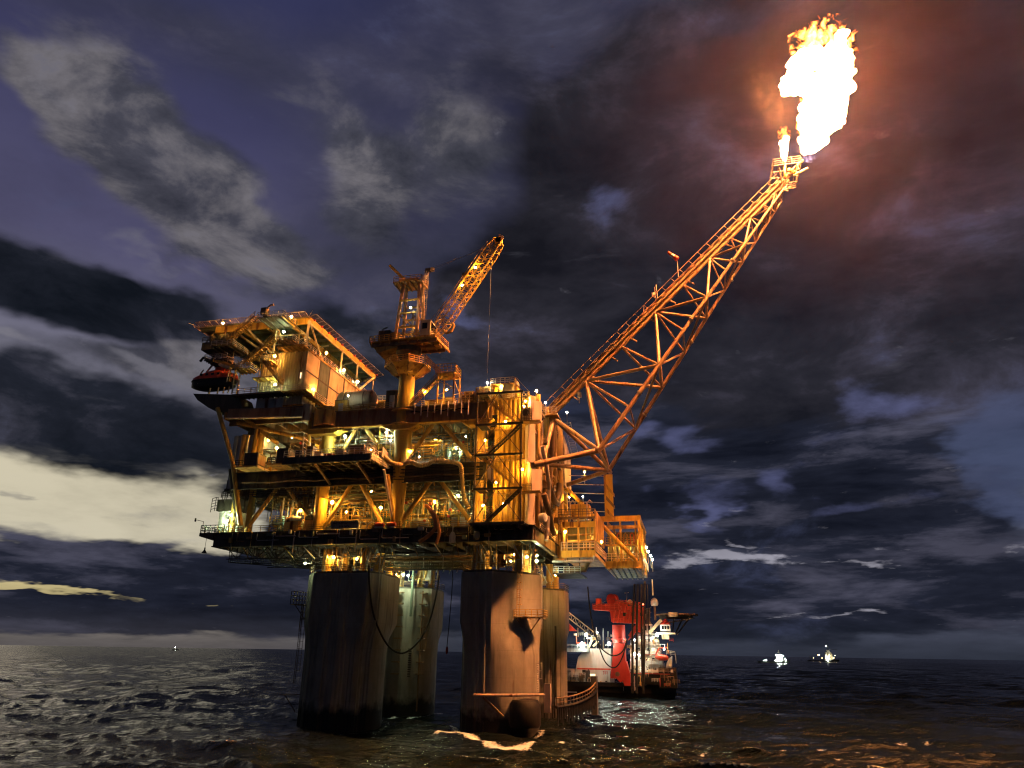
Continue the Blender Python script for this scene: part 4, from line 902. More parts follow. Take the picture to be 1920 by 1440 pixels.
# A-frame mast
for x0, x1 in ((-51.0, -50.6), (-46.6, -47.2)):
    for y0, y1 in ((115.2, 116.4), (119.2, 118.0)):
        MB().beam((x0, y0, ZD), (x1, y1, 79.9), .5, .62).build('mast_leg', 'boom_paint', cr)
for z, w in ((70.2, .25), (73.2, .22), (76.0, .2)):
    for y in (115.6, 118.8): MB().beam((-50.8, y, z), (-46.9, y, z), w, .34).build('mast_tie', 'yellow', cr)
MB().beam((-50.9, 115.6, 73.2), (-47.6, 118.4, 70.2), .18).build('mast_tie', 'ochre', cr)
MB().beam((-50.9, 116, 70.2), (-46.4, 116, 73.2), .16).build('mast_tie', 'ochre', cr)
MB().box(-52.4, -46.4, 115.2, 119.2, 80.0, 80.2).build('mast_platform', 'ochre', cr)
for i in range(6): MB().beam((-52.2 + i * 1.15, 115.2, 79.85), (-52.2 + i * 1.15, 119.2, 79.85), .2, .3).build('platform_beam', 'brown_steel', cr)
MB().rail([(-46.5, 119, 80.2), (-46.5, 115.3, 80.2), (-52.3, 115.3, 80.2)], sp=1.2, r=.045).build('railing', 'ochre', cr)
MB().box(-51.5, -47.5, 116, 118.4, 80.2, 81.1).build('sheave_box', 'ochre', cr)
ladder_cage(cr, -46.2, 116.2, ZD, 82.2, .1, 1, mat='cream')
MB().beam(cp(731, 498, 116.5), cp(757, 523, 116.5), .5, .55).build('whip_arm', 'yellow', cr)
MB().tube((-48.0, 116.2, ZD), (-48.0, 116.2, ZD + 6.5), .28, n=8).build('hydraulic_ram', 'galv', cr, smooth=True)
MB().tube((-47.2, 116.2, ZD), (-47.0, 116.2, ZD + 4.5), .2, n=8).build('hydraulic_ram', 'galv', cr, smooth=True)
# operator's cab
cb = MB(); cb.box(-45.3, -43.3, 113.4, 116.6, ZD - .2, ZD + 3.0).build('cab', 'cream', cr)
MB().box(-43.28, -43.2, 113.7, 116.2, ZD + 1.1, ZD + 2.6).build('cab_window', 'glass_dark', cr)
MB().box(-44.9, -43.9, 113.3, 113.38, ZD + 1.2, ZD + 2.4).build('cab_window', 'glass_dark', cr)
MB().box(-45.4, -42.2, 113.2, 113.3, ZD - .5, ZD - .2).build('cab_step', 'ochre', cr)
# lattice boom: four chords from the hinge to the tip
b0, b1 = cp(812, 634, 117), cp(936, 452, 117); ax = (b1 - b0).normalized(); side = V(0, 1, 0); upv = side.cross(ax).normalized() * -1
if upv.z < 0: upv = -upv
Lb = (b1 - b0).length
def bc(s, i, j):
    w = .95 if s > .12 else .5 + 3.7 * s; h = 1.15 if .16 < s < .86 else (.45 + 4.4 * s if s <= .16 else 1.15 - 2.4 * (s - .86))
    return b0 + ax * (Lb * s) + side * (w * i) + upv * (h * j)
for i in (-1, 1):
    for j in (-1, 1):
        MB().path([bc(s, i, j) for s in (0, .08, .16, .5, .86, 1)], .15, n=6).build('boom_chord', 'yellow', cr, smooth=True)
nb = 22
for f, (a, b) in enumerate((((-1, -1), (-1, 1)), ((1, -1), (1, 1)), ((-1, 1), (1, 1)), ((-1, -1), (1, -1)))):
    m = MB()
    for k in range(nb):
        s0, s1 = k / nb, (k + 1) / nb
        m.beam(bc(s0, *(a if k % 2 else b)), bc(s1, *(b if k % 2 else a)), .09); m.beam(bc(s0, *a), bc(s0, *b), .08)
    m.build('boom_lacing', 'yellow', cr)
pts = [bc(s / 10, -1.15, 1.0) + V(0, 0, .2) for s in range(1, 10)]
MB().rail(pts, h=.8, sp=1.6, r=.03, rails=1).build('boom_handrail', 'ochre', cr)
MB().box(b1.x - .7, b1.x + .5, b1.y - .9, b1.y + .9, b1.z - .8, b1.z + .5).build('boom_head', 'yellow', cr)
for k in range(3): MB().lathe(b1 + V(-.3 + k * .35, -1.0, -.2), [(.55, 0), (.55, .12)], n=14, axis=(0, 1, 0)).build('sheave', 'ochre', cr)
MB().rail([b1 + V(.1, -.8, .4), b1 + V(1.1, -.8, -.3)], h=.8, sp=.4, r=.04).build('head_guard', 'pale', cr)
MB().box(b0.x + .6, b0.x + 1.6, 116.2, 117.8, b0.z - 1.9, b0.z - .7).build('boom_foot_block', 'yellow', cr)
e = bc(.1, 0, -1); MB().path([e, e + V(.6, 0, -.7), e + V(1.5, 0, -.5), e + V(2.1, 0, .7), e + V(1.8, 0, 1.2)], .3, n=8).build('boom_stop', 'ochre', cr, smooth=True)
for s in (.5, .74):
    MB().box(bc(s, -1.5, 0).x - .5, bc(s, -1.5, 0).x + .5, 115.6, 116.0, bc(s, -1.5, 0).z - .15, bc(s, -1.5, 0).z + .1).build('lamp_bracket', 'yellow', cr)
e = bc(.6, -1, 1.3); MB().box(e.x - .9, e.x + .3, 116.3, 117.6, e.z - .1, e.z + .5).build('anemometer_stand', 'brown_steel', cr)
# topping lift: wires and block
blk = cp(806, 506, 117)
mt = V(-46.2, 117, 81.2)
for dz in (-.25, .25):
    MB().tube(mt + V(0, 0, dz), blk + V(0, 0, dz), .035, n=4).build('topping_wire', 'pale', cr)
    MB().tube(blk + V(0, 0, dz), bc(.93, 0, 1) + V(0, dz, 0), .035, n=4).build('topping_wire', 'pale', cr)
MB().box(blk.x - .9, blk.x + .2, 116.7, 117.3, blk.z - .45, blk.z + .3).build('equaliser_block', 'dark_steel', cr)
MB().box(blk.x + .2, blk.x + .9, 116.7, 117.3, blk.z - .3, blk.z + .35).build('equaliser_block', 'cream', cr)
MB().tube(V(-46.6, 116, ZD + 1), bc(.78, -1, 1), .03, n=4).build('luffing_wire', 'brown_steel', cr)
MB().tube(V(-45.6, 116, ZD + 3), bc(.70, 1, 1), .03, n=4).build('luffing_wire', 'brown_steel', cr)
h0, h1 = cp(922, 470, 117), cp(913, 724, 117)
MB().tube(h0, h1, .035, n=5).build('hoist_wire', 'galv', cr)
MB().tube(h1, h1 - V(0, 0, 1.2), .22, .1, n=8).build('hook_ball', 'dark_steel', cr, smooth=True)
# access bridge and its small stair tower
ab = thing('crane_access_tower', 'small yellow stair tower with a sloping bridge up to the crane gallery', 'access tower', (-40.6, 117, 54))
q0, q1 = cp(797, 675, 116), cp(829, 707, 116)
MB().beam(q0, q1, 1.0, .12).build('bridge_deck', 'ochre', ab)
for dy in (-.6, .6): MB().rail([q0 + V(0, dy, 0), q1 + V(0, dy, 0)], sp=1.0, r=.05).build('bridge_rail', 'ochre', ab)
x0, x1, y0, y1, z1 = -42.3, -38.6, 114.9, 118.6, 59.9
MB().box(x0, x1, y0, y1, z1 - .12, z1).build('top_floor', 'yellow', ab)
for x in (x0 + .5, x1 - .1):
    for y in (y0 + .1, y1 - .1): MB().beam((x, y, 54), (x, y, z1), .22).build('corner_post', 'yellow', ab)
MB().rail([(x0, y0, z1), (x1, y0, z1), (x1, y1, z1), (x0, y1, z1)], h=1.7, sp=.8, r=.045, rails=3).build('railing', 'yellow', ab)
for k in range(4):
    za, zb = 54 + k * 1.45, 54 + (k + 1) * 1.45
    MB().beam((x0 + .5, y0 + .1, za if k % 2 else zb), (x1 - .1, y0 + .1, zb if k % 2 else za), .1).build('tower_brace', 'yellow', ab)
    MB().beam((x1 - .1, y0 + .1, za if k % 2 else zb), (x1 - .1, y1 - .1, zb if k % 2 else za), .1).build('tower_brace', 'yellow', ab)
MB().stair((-47.2, 115.6, 54.1), (-42.0, 115.6, 59.4), 1.0, (0, 1, 0)).build('flight', 'yellow', ab)
MB().rail([(-47.2, 115.6, 54.1), (-42.0, 115.6, 59.4)], sp=1.1).build('handrail', 'yellow', ab)
# ---------------------------------------------------------------- stair tower at the right front corner
tw = thing('stair_tower', 'dark framed open stair tower in front of the yellow corrugated firewall at the right corner', 'stair tower', (-29.4, 115, 31.8))
TX0, TX1, TY0, TY1 = -33.4, -25.5, 112.6, 116.0
lv = [31.9, 37.4, 43.2, 48.6, 54.3]
for x in (TX0, TX1):
    MB().beam((x, TY0, 31.8), (x, TY0, 54.4), .26).build('corner_post', 'brown_steel', tw)
for i, z in enumerate(lv[1:]):
    MB().beam((TX0 - .2, TY0, z), (TX1 + .3, TY0, z), .3, .34).build('level_beam', 'dark_steel', tw)
for i in range(4):
    za, zb = lv[i], lv[i + 1]; xm = (TX0 + TX1) / 2 - .2
    MB().beam((TX0, TY0 - .03, za + .1), (xm, TY0 - .03, zb), .14).build('frame_brace', 'brown_steel', tw)
    MB().beam((TX1, TY0 - .03, za + .1), (xm, TY0 - .03, zb), .14).build('frame_brace', 'brown_steel', tw)
    if i % 2 == 0:
        MB().stair((TX0 + 1.9, TY0 + .4, za + .1), (TX1 - .2, TY0 + .4, zb), 1.1, (0, 1, 0)).build('flight', 'dark_steel', tw)
        MB().rail([(TX0 + 1.9, TY0 + .4, za + .1), (TX1 - .2, TY0 + .4, zb)], sp=.8).build('handrail', 'ochre', tw)
    else:
        MB().stair((TX1 - .6, TY0 + 1.8, za + .1), (TX0 + .6, TY0 + 1.8, zb), 1.1, (0, 1, 0)).build('flight', 'ochre', tw)
        MB().rail([(TX1 - .6, TY0 + 1.8, za + .1), (TX0 + .6, TY0 + 1.8, zb)], sp=.8).build('handrail', 'ochre', tw)
    for x in (TX0 + .1,):
        MB().box(x, x + 1.6, TY0 + .2, TY1 - .4, zb - .1, zb + .02).build('landing', 'grating', tw)
        MB().rail([(x, TY0 + .2, zb), (x + 1.6, TY0 + .2, zb)], sp=.8).build('railing', 'ochre', tw)
    MB().beam((TX0 + 1.1, TY1 - .2, za), (TX0 + 1.1, TY1 - .2, zb), .16).build('inner_post', 'ochre', tw)
    MB().beam((TX0 + .4, TY1 - .3, za), (TX0 + 1.3, TY1 - .3, zb - .4), .14).build('inner_post', 'ochre', tw)
MB().box(TX0 - .6, TX1 + .7, TY0 - .4, TY1, 31.4, 31.8).build('base_platform', 'dark_steel', tw)
for i in range(7): MB().beam((TX0 + i * 1.25, TY0 - .3, 31.15), (TX0 + i * 1.25, TY1, 31.15), .18, .5).build('base_beam', 'dark_steel', tw)
# firewall: yellow corrugated wall behind the stairs
fw = thing('firewall', 'tall yellow corrugated firewall behind the open stair tower', 'wall', (-28.6, 117, 31.8))
for i, (z0, z1, x0) in enumerate(((31.9, 37.2, -31.3), (37.5, 43.0, -31.3), (43.4, 48.6, -31.2), (48.9, 54.4, -33.0))):
    MB().corr((x0, 116.6), (-24.9, 116.6), z0, z1, pitch=.8, depth=.2).build('wall_panel', 'yellow', fw)
    MB().box(x0, -24.9, 116.35, 116.72, z1, z1 + .28).build('wall_rail', 'ochre', fw)
MB().box(-31.9, -30.7, 116.2, 116.5, 49.3, 51.5).build('wall_opening', 'glass_dark', fw)
# box columns at the corner (pale, catch the flare light)
bx = thing('corner_box_column', 'pale square box column at the right front corner, lit orange', 'column', (-24.9, 115.4, 31.8))
def rbox(cx, cy, w, d, z0, z1, deg):
    c, n_ = math.cos(R2(deg)), math.sin(R2(deg))
    return MB().prism([(cx + x * c - y * n_, cy + x * n_ + y * c) for x, y in ((-w / 2, -d / 2), (w / 2, -d / 2), (w / 2, d / 2), (-w / 2, d / 2))], z0, z1)
for z0, z1 in ((31.8, 37.3), (42.3, 48.9)): rbox(-24.6, 115.7, 1.35, 1.2, z0, z1, 38).build('column_section', 'pale', bx)
for z0, z1 in ((37.3, 42.3), (48.9, 54.4)): rbox(-24.4, 116.0, 1.0, 1.0, z0, z1, 38).build('column_section', 'cream', bx)
rbox(-23.2, 114.2, 1.9, .3, 49.3, 52.9, 38).build('side_plate', 'pale', bx)
rbox(-23.2, 114.2, 1.9, .3, 37.0, 40.8, 38).build('side_plate', 'pale', bx)
for z in (49.2, 37.0):
    MB().box(-25.6, -22.4, 113.2, 115.0, z - .15, z).build('balcony', 'ochre', bx)
    MB().rail([(-25.6, 113.2, z), (-23.8, 113.2, z)], sp=.5, r=.04, rails=4).build('railing', 'brown_steel', bx)
MB().box(-25.5, -24.2, 113.3, 114.2, 49.4, 51.6).build('equipment_box', 'cream', bx)
MB().lathe((-24.9, 113.25, 50.6), [(.62, 0), (.62, .08), (.42, .1), (.4, .2)], n=20, axis=(0, -1, 0)).build('dial', 'dark_steel', bx, smooth=True)
MB().path([(-25.3, 113.2, 51.6), (-25.5, 113.2, 52.2), (-25.2, 113.2, 52.7), (-25.3, 113.2, 53.3)], .1, n=6).build('signal_horn', 'dark_steel', bx)
# roof-top module over the firewall
rm = thing('roof_module', 'railed yellow equipment module on top of the firewall, right of the brown girder', 'equipment module', (-29.5, 118, 54.4))
MB().box(-31.6, -27.4, 117, 122, 54.4, 57.2).build('housing', 'yellow', rm)
MB().lathe((-29.4, 117.6, 54.6), [(1.5, 0), (1.6, 1.4), (1.5, 2.6)], n=20).build('drum', 'cream', rm, smooth=True)
MB().box(-32.4, -25.2, 116.2, 123, 54.3, 54.42).build('floor', 'ochre', rm)
MB().rail([(-32.8, 116, 54.4), (-25.2, 116, 54.4), (-25.2, 123, 54.4)], sp=1.0, r=.045).build('railing', 'yellow', rm)
MB().box(-32.0, -27.6, 115.8, 120, 57.2, 57.32).build('upper_floor', 'ochre', rm)
MB().rail([(-32, 115.9, 57.3), (-27.6, 115.9, 57.3), (-27.6, 120, 57.3)], sp=.9, r=.045).build('railing', 'cream', rm)
for x in (-32, -29.8, -27.6): MB().beam((x, 116, 54.4), (x, 116, 57.3), .15).build('post', 'cream', rm)
MB().beam((-32, 116, 54.5), (-29.8, 116, 57.2), .1).build('brace', 'cream', rm); MB().beam((-29.8, 116, 57.2), (-27.6, 116, 54.5), .1).build('brace', 'cream', rm)
MB().beam((-27.6, 116.4, 57.3), (-25.0, 116.4, 54.4), .5, .1).build('ladder', 'pale', rm)
MB().beam((-27.3, 116.1, 58.3), (-24.8, 116.1, 55.3), .06).build('handrail', 'pale', rm)
# ---------------------------------------------------------------- the right-hand side of the hull of decks
rf = thing('side_framing', 'crowded framing of ducts and posts on the right side below the flare boom', 'framing', (-24, 130, 31.8))
for y, z0, z1, r, mt in ((119.5, 31.8, 56, .45, 'ochre'), (122.5, 31.8, 52, .3, 'brown_steel'), (127.5, 31.8, 56.2, .55, 'yellow'), (131.5, 31.8, 55, .4, 'brown_steel'), (136, 31.8, 54, .6, 'ochre'), (140.8, 29, 56.5, 1.05, 'ochre'), (143.8, 29, 56.0, .5, 'brown_steel'), (149, 31.8, 52, .6, 'yellow'), (124.6, 29.5, 42.0, .5, 'ochre')):
    MB().tube((-24.0, y, z0), (-24.0, y, z1), r, n=14).build('post', mt, rf, smooth=True)
for z in (37.4, 43.1, 48.5, 54.0):
    MB().beam((-24.3, 117, z), (-24.3, 151, z), .4, .5).build('side_beam', 'brown_steel', rf)
    MB().rail([(-23.9, 118, z + .2), (-23.9, 151, z + .2)], sp=1.6, r=.04).build('railing', 'ochre', rf)
for a, b in (((-24, 119.5, 54), (-24, 131.5, 37)), ((-24, 131.5, 54), (-24, 119.5, 37)), ((-24, 131.5, 54), (-24, 147, 37)), ((-24, 136, 37.5), (-24, 128, 31.8)), ((-24, 120, 43), (-24, 127, 31.8))):
    MB().tube(a, b, .24, n=8).build('diagonal', 'ochre', rf, smooth=True)
MB().extrude([(-23.2, 143.5, 55.4), (-23.2, 152.6, 52.8), (-23.2, 152.6, 44.6), (-23.2, 143.5, 44.6)], (-.25, 0, 0)).build('side_plate', 'pale', rf)
MB().stair((-22.9, 152, 53.3), (-22.9, 142, 57.5), 1.4, (1, 0, 0)).build('side_flight', 'galv', rf)
MB().path([(-23.2, 123, 42.5), (-23.1, 124.4, 41.0), (-23.0, 127, 39.3), (-22.9, 130.5, 38.4), (-22.9, 133.5, 38.8), (-22.9, 135, 40.6), (-22.9, 135.2, 43)], .55, n=12).build('bent_duct', 'brown_steel', rf, smooth=True)
MB().path([(-23.2, 121, 38), (-22.7, 123, 35), (-22.6, 125, 33), (-22.6, 127.5, 32.2), (-22.8, 130, 32.8)], .5, n=12).build('bent_duct', 'brown_steel', rf, smooth=True)
MB().path([(-23, 118.5, 46), (-22.6, 120, 43), (-22.6, 122, 40.5), (-22.8, 123.6, 39.4), (-23, 124, 36), (-22.8, 122.4, 33), (-22.9, 121.5, 30)], .4, n=10).build('bent_duct', 'pale', rf, smooth=True)
MB().lathe((-22.9, 118.4, 33.4), [(.2, -.6), (.75, -.5), (.8, .1), (.7, .5), (.15, .7)], n=16, axis=(1, -.4, 0)).build('radar_drum', 'white_paint', rf, smooth=True)
rr_ = random.Random(5)
for k in range(46):
    y = rr_.uniform(118.5, 150); z = rr_.uniform(32, 52); L = rr_.uniform(1.5, 6)
    if k % 3: MB().path([(-23.6 - rr_.random(), y, z), (-23.6, y, z + L), (-23.6, y + .6, z + L + .4), (-23.6, y + 1.5 + rr_.random() * 3, z + L + .4)], rr_.uniform(.06, .17), n=6).build('small_pipe', rr_.choice(['pipe', 'galv', 'ochre', 'brown_steel']), rf, smooth=True)
    else: MB().box(-24.0, -23.2, y, y + rr_.uniform(.6, 2.0), z, z + rr_.uniform(.6, 1.6)).build('junction_box', rr_.choice(['brown_steel', 'pale', 'green_grey', 'ochre']), rf)
MB().beam((-24.1, 117, 30.4), (-23.6, 133, 30.4), .3, 1.8).build('skirt_girder', 'brown_steel', rf)
MB().rail([(-23.2, 117, 31.3), (-23.2, 134, 31.3)], sp=1.4, r=.05).build('railing', 'pale', rf)

# ---------------------------------------------------------------- side module (wellhead bay) beyond the corner
sm = thing('wellhead_module', 'orange lit open-sided module hung on the right side with railed galleries', 'process module', (-15, 146, 28))
MX0, MX1 = -21.5, -15.4
# near bay: x -21..-15.4, y 128..146
MB().box(MX0, MX1, 128.6, 146, 28.2, 28.9).build('floor', 'ochre', sm)
MB().box(MX0, MX1, 128.4, 128.7, 28.0, 29.2).build('floor_edge', 'yellow', sm)
MB().rail([(MX0, 128.5, 29.2), (MX1, 128.5, 29.2), (MX1 + .2, 146, 29.2)], h=1.5, sp=1.1, r=.055, rails=3).build('railing', 'pale', sm)
MB().box(MX0, MX1, 130, 130.4, 33.6, 34.6).build('lintel', 'yellow', sm)
MB().box(MX0 - .8, MX1, 130, 131, 35.2, 35.5).build('upper_floor', 'brown_steel', sm)
MB().rail([(MX0 - .8, 130, 35.5), (MX1, 130, 35.5)], h=1.4, sp=.8, r=.05).build('railing', 'brown_steel', sm)
MB().corr((MX1 - .1, 130.4), (MX1 - .1, 144), 31.5, 36.8, pitch=1.0, depth=.1).build('side_wall', 'ochre', sm)
for x in (-21.2, -18.6, -17.2, -16.4, -15.7): MB().beam((x, 130.2, 29), (x, 130.2, 35.2), .2 if x != -18.6 else .34).build('post', 'ochre', sm)
MB().box(MX0, MX1 - .2, 136, 136.4, 28.9, 35).build('back_panel', 'dark_steel', sm)
for k in range(3): MB().tube((MX0 + .3, 134, 30.4 + k * 1.2), (MX1 - .4, 134, 30.4 + k * 1.2), .2 + .1 * (k == 1), n=10).build('header_pipe', 'ochre' if k == 1 else 'brown_steel', sm, smooth=True)
# far bay: x -17.7..-8.5, y 147..168
BX0, BX1, BY0, BY1 = -15.6, -8.5, 147.0, 168
MB().box(BX0, BX1, BY0, BY1, 28.1, 28.6).build('floor', 'ochre', sm)
MB().box(BX0, BX1 + .2, BY0 - .3, BY0, 28.0, 29.4).build('floor_edge', 'ochre', sm)
MB().rail([(BX0, BY0 - .2, 29.4), (BX1 + .2, BY0 - .2, 29.4), (BX1 + .3, BY1, 29.4)], h=1.5, sp=1.3, r=.055).build('railing', 'pale', sm)
zt = PY(1198, 966, BY0).z
MB().box(BX0 - 1, BX1, BY0 + .1, BY0 + .6, zt - 1.1, zt).build('top_beam', 'yellow', sm)
MB().box(BX0 - 1, BX1, BY0 + .3, BY0 + .7, zt - 2.6, zt - 1.9).build('top_beam', 'ochre', sm)
MB().beam((BX1, BY0, zt - .4), (BX1, BY1, zt - .4), .5, .9).build('top_beam', 'yellow', sm)
for x, y in ((BX1 - .1, BY0 + .2), (BX1 - .1, BY0 + 6), (BX1 - .1, BY0 + 12), (BX1 - .1, BY1 - 1), (-12.4, BY0 + .4), (BX1 - .9, BY0 + 1.2)):
    MB().beam((x, y, 28.6), (x, y, zt), .55 if y < BY0 + 1 and x > -9 else .36).build('post', 'yellow', sm)
p_, q_ = PY(1062, 915, 141), PY(1194, 1052, 146.5); MB().tube(p_, q_, .42, n=12).build('long_brace', 'yellow', sm, smooth=True)
MB().box(BX0, BX1 - .8, BY0 + 1.0, BY0 + 1.3, 32.6, 32.9).build('mid_floor', 'ochre', sm)
MB().rail([(BX0, BY0 + 1.0, 32.9), (BX1 - .8, BY0 + 1.0, 32.9)], h=1.4, sp=.9, r=.05).build('railing', 'ochre', sm)
for k in range(5):
    x = -14.6 + k * 1.35; MB().path([(x, BY0 + 1.8, 32.9), (x, BY0 + 1.8, 34.9), (x + .35, BY0 + 1.8, 35.3), (x + .7, BY0 + 1.8, 34.9), (x + .7, BY0 + 1.8, 33)], .13, n=7).build('gooseneck_vent', 'boat_red' if k % 2 else 'ochre', sm, smooth=True)
for k in range(7):
    x = -15.2 + k * .95; MB().tube((x, BY0 + 2.4, 28.8), (x, BY0 + 2.4, 32.6), .1 + .06 * (k % 3), n=8).build('riser', ['pipe', 'brown_steel', 'galv'][k % 3], sm, smooth=True)
for k in range(2): MB().lathe((-13.6 + 2.4 * k, BY0 + 2.4, 29.6), [(.1, -.9), (.7, -.7), (.8, 0), (.7, .7), (.1, .9)], n=14, axis=(0, 1, 0)).build('vessel', 'ochre', sm, smooth=True)
MB().box(BX0, BX1 - .5, BY0 + 5, BY0 + 5.3, 28.6, 36).build('back_panel', 'dark_steel', sm)
for k in range(6): x = BX0 + 1 + k * 1.15; MB().beam((x, BY0 - .2, 27.9), (x - .6, BY1, 27.9), .25, .4).build('floor_beam', 'brown_steel', sm)
MB().tube((-8.3, 149, 26.5), (-8.1, 149, 29.2), .16, n=7).build('drain_spout', 'galv', sm)
MB().tube((-9.6, 148, 28), (-8.4, 152, 26.6), .14, n=7).build('drain_spout', 'galv', sm)
MB().tube((-7.4, 166, 27.6), (-7.4, 166, 24.2), .15, n=6).build('drain_spout', 'pale', sm)
MB().path([(-23, 127.6, 27.2), (-15.8, 128.2, 27.2), (-15.6, 128.2, 28.2)], .2, n=8).build('underdeck_pipe', 'galv', sm, smooth=True)
MB().path([(-22, 134, 26.4), (-18, 134, 26.4), (-17.4, 134, 27.8)], .45, n=10).build('underdeck_pipe', 'brown_steel', sm, smooth=True)
MB().box(-23.5, -18.5, 131, 140, 25.4, 25.6).build('hanging_floor', 'dark_steel', sm)
MB().rail([(-23.5, 131, 25.6), (-18.5, 131, 25.6)], sp=1.1, r=.05).build('railing', 'galv', sm)
for x in (-23.2, -20.8, -18.6): MB().beam((x, 131.2, 25.5), (x, 131.2, 29), .14).build('hanger', 'dark_steel', sm)
# vents, panel wall and pipework above the near bay
for k in range(4):
    x = -21.8 + k * 1.6; MB().path([(x, 131, 34.8), (x, 131, 38.2), (x + .5, 131, 38.7), (x + 1.0, 131, 38.2)], .16, n=7).build('gooseneck_vent', 'pale' if k % 2 else 'ochre', sm, smooth=True)
MB().box(-20.5, -17.0, 134, 137, 36, 38.6).build('control_box', 'yellow', sm)
lw = thing('louvred_wind_wall', 'tall narrow upright wind wall with slanted louvres, standing right of the flare boom foot', 'wind wall', (-15.5, 150, 36))
a_, b_ = PY(1132, 890, 150), PY(1151, 968, 150)
MB().box(a_.x, b_.x, 149.8, 150.2, b_.z - .5, a_.z).build('wall_panel', 'yellow', lw)
for k in range(4): z = a_.z - 2 - k * 2.6; MB().extrude([(a_.x + .4, 149.6, z), (b_.x + .25, 149.6, z - 2.2), (b_.x + .25, 149.6, z - 2.9), (a_.x + .4, 149.6, z - .9)], (0, .8, 0)).build('louvre', 'brown_steel' if k % 2 else 'ochre', lw)
for k in range(5): z = a_.z - .4 - k * 1.9; MB().tube((a_.x - 9, 149.5, z + .5), (a_.x, 149.8, z), .09, n=6).build('stay_rail', 'pale', lw)
# ---------------------------------------------------------------- flare boom
fb = thing('flare_boom', 'long lattice flare boom rising to the upper right tipped by a burner platform', 'flare boom', (-23, 128.7, 54.4))
YM = 128.7
T0 = PY(1033, 779, YM); T1 = PY(1478, 338, YM)                     # top chord
dirb = (T1 - T0).normalized()
def top(s): return T0.lerp(T1, s)
A0 = V(-13.4, 121.0, 45.4); B0 = V(-13.3, 136.4, 45.5)
E1 = T1 - V(.4, 0, 1.6)
A1 = V(E1.x - 1.0, YM - 2.2, E1.z - 1.6); B1 = V(E1.x - 1.0, YM + 2.2, E1.z - 1.6)
def ca(s): return A0.lerp(A1, s)
def cb_(s): return B0.lerp(B1, s)
def tb(name, p, q, r, n=12, mat='boom_paint'): return MB().tube(p, q, r, n=n).build(name, mat, fb, smooth=True)
MB().path([T0 - dirb * .8, top(.4), top(.8), T1], [.58, .52, .42, .36], n=16).build('top_chord', 'boom_paint', fb, smooth=True)
for fn_ in (ca, cb_): MB().path([fn_(0), fn_(.4), fn_(.8), fn_(1)], [.42, .36, .27, .2], n=14).build('bottom_chord', 'boom_paint', fb, smooth=True)
# walkway, pipes and rail above the chord
nn = V(-dirb.z, 0, dirb.x)
for y, h, r, mt in ((-1.0, .5, .27, 'boom_paint'), (-.3, .85, .24, 'boom_paint'), (.5, .9, .36, 'boom_paint'), (1.1, .6, .2, 'boom_paint')):
    tb('flare_pipe', top(.0) + nn * h + V(0, y, 0), top(.985) + nn * h + V(0, y, 0), r, 10, mt)
MB().beam(top(.01) + nn * 1.3 + V(0, -.6, 0), top(.98) + nn * 1.3 + V(0, -.6, 0), 1.0, .1).build('walkway', 'boom_paint', fb)
pts = [top(i / 26 * .98 + .005) + nn * 1.35 + V(0, -1.05, 0) for i in range(27)]
m = MB()
for a, b in zip(pts, pts[1:]): m.beam(a + nn * 1.0, b + nn * 1.0, .09); m.beam(a, a + nn * 1.0, .09)
m.build('railing', 'boom_paint', fb)
for i in range(1, 25):
    s = i / 25; c = top(s) + nn * .8
    MB().beam(c + V(0, -1.6, 0), c + V(0, 1.3, 0), .22, 1.0, up=tuple(dirb)).build('pipe_support', 'boom_paint', fb)
    if i % 2 == 0: tb('support_stub', top(s) - nn * .3 + V(.2, -.2, 0), top(s) - nn * 1.5 + V(.5, -.5, 0), .16, 8, 'boom_paint')
# bracing: node spacing shrinks towards the tip
nt_ = [.142, .43, .66, .835, .945]                # top nodes (fractions of the top chord)
na_ = [0.0, .30, .555, .765, .915, 1.0]            # bottom nodes
for k, s in enumerate(nt_):
    r = .36 - .06 * k
    for fn in (ca, cb_):
        tb('web_brace', top(s), fn(na_[k]), r); tb('web_brace', top(s), fn(na_[k + 1]), r * .9)
        mid_ = (na_[k] + na_[k + 1]) / 2; tb('web_brace', top(s), fn(mid_), r * .62)
        if k + 1 < len(nt_): tb('web_brace', top((nt_[k] + nt_[k + 1]) / 2), fn(na_[k + 1]), r * .62)
for k, s in enumerate(na_):
    tb('cross_brace', ca(s), cb_(s), .30 - .045 * k, 10)
    if k + 1 < len(na_):
        s2 = (s + na_[k + 1]) / 2
        tb('cross_brace', ca(s), cb_(s2), .24 - .03 * k, 10); tb('cross_brace', cb_(s2), ca(na_[k + 1]), .24 - .03 * k, 10); tb('cross_brace', ca(s2), cb_(s2), .18 - .02 * k, 8)
for s in (.2, .47, .7):
    for fn in (ca, cb_): MB().lathe(fn(s), [(.52, -.12), (.52, .12)], n=14, axis=tuple(dirb)).build('flange', 'cream', fb, smooth=True)
# root struts back to the platform
foot = T0 + V(.5, 0, -.6)
tb('root_strut', foot, A0, .42); tb('root_strut', foot + V(.2, .6, 0), B0, .42)
tb('root_strut', V(-23.9, 115.6, 42.0), A0, .50); tb('root_strut', V(-24, 125.8, 44.6), B0, .42); tb('root_strut', V(-24, 147.6, 45.3), B0, .45)
tb('root_leg', foot, V(-24, 122.4, 43.4), .5); tb('root_leg', foot + V(0, .5, 0), V(-24, 131.5, 43.4), .45); tb('root_leg', foot, V(-24, 128, 55), .6)
tb('node_can', A0 - V(.2, .6, -.1), A0 + V(.3, -1.0, -.2), .5); tb('node_can', B0 - V(0, .7, 0), B0 + V(.2, 1.1, -.1), .42)
MB().box(-24.6, -21.6, 126, 131.5, 54.2, 54.5).build('root_platform', 'ochre', fb)
MB().rail([(-24.6, 126, 54.5), (-21.8, 126, 54.5)], h=1.3, sp=.9, r=.05).build('railing', 'pale', fb)
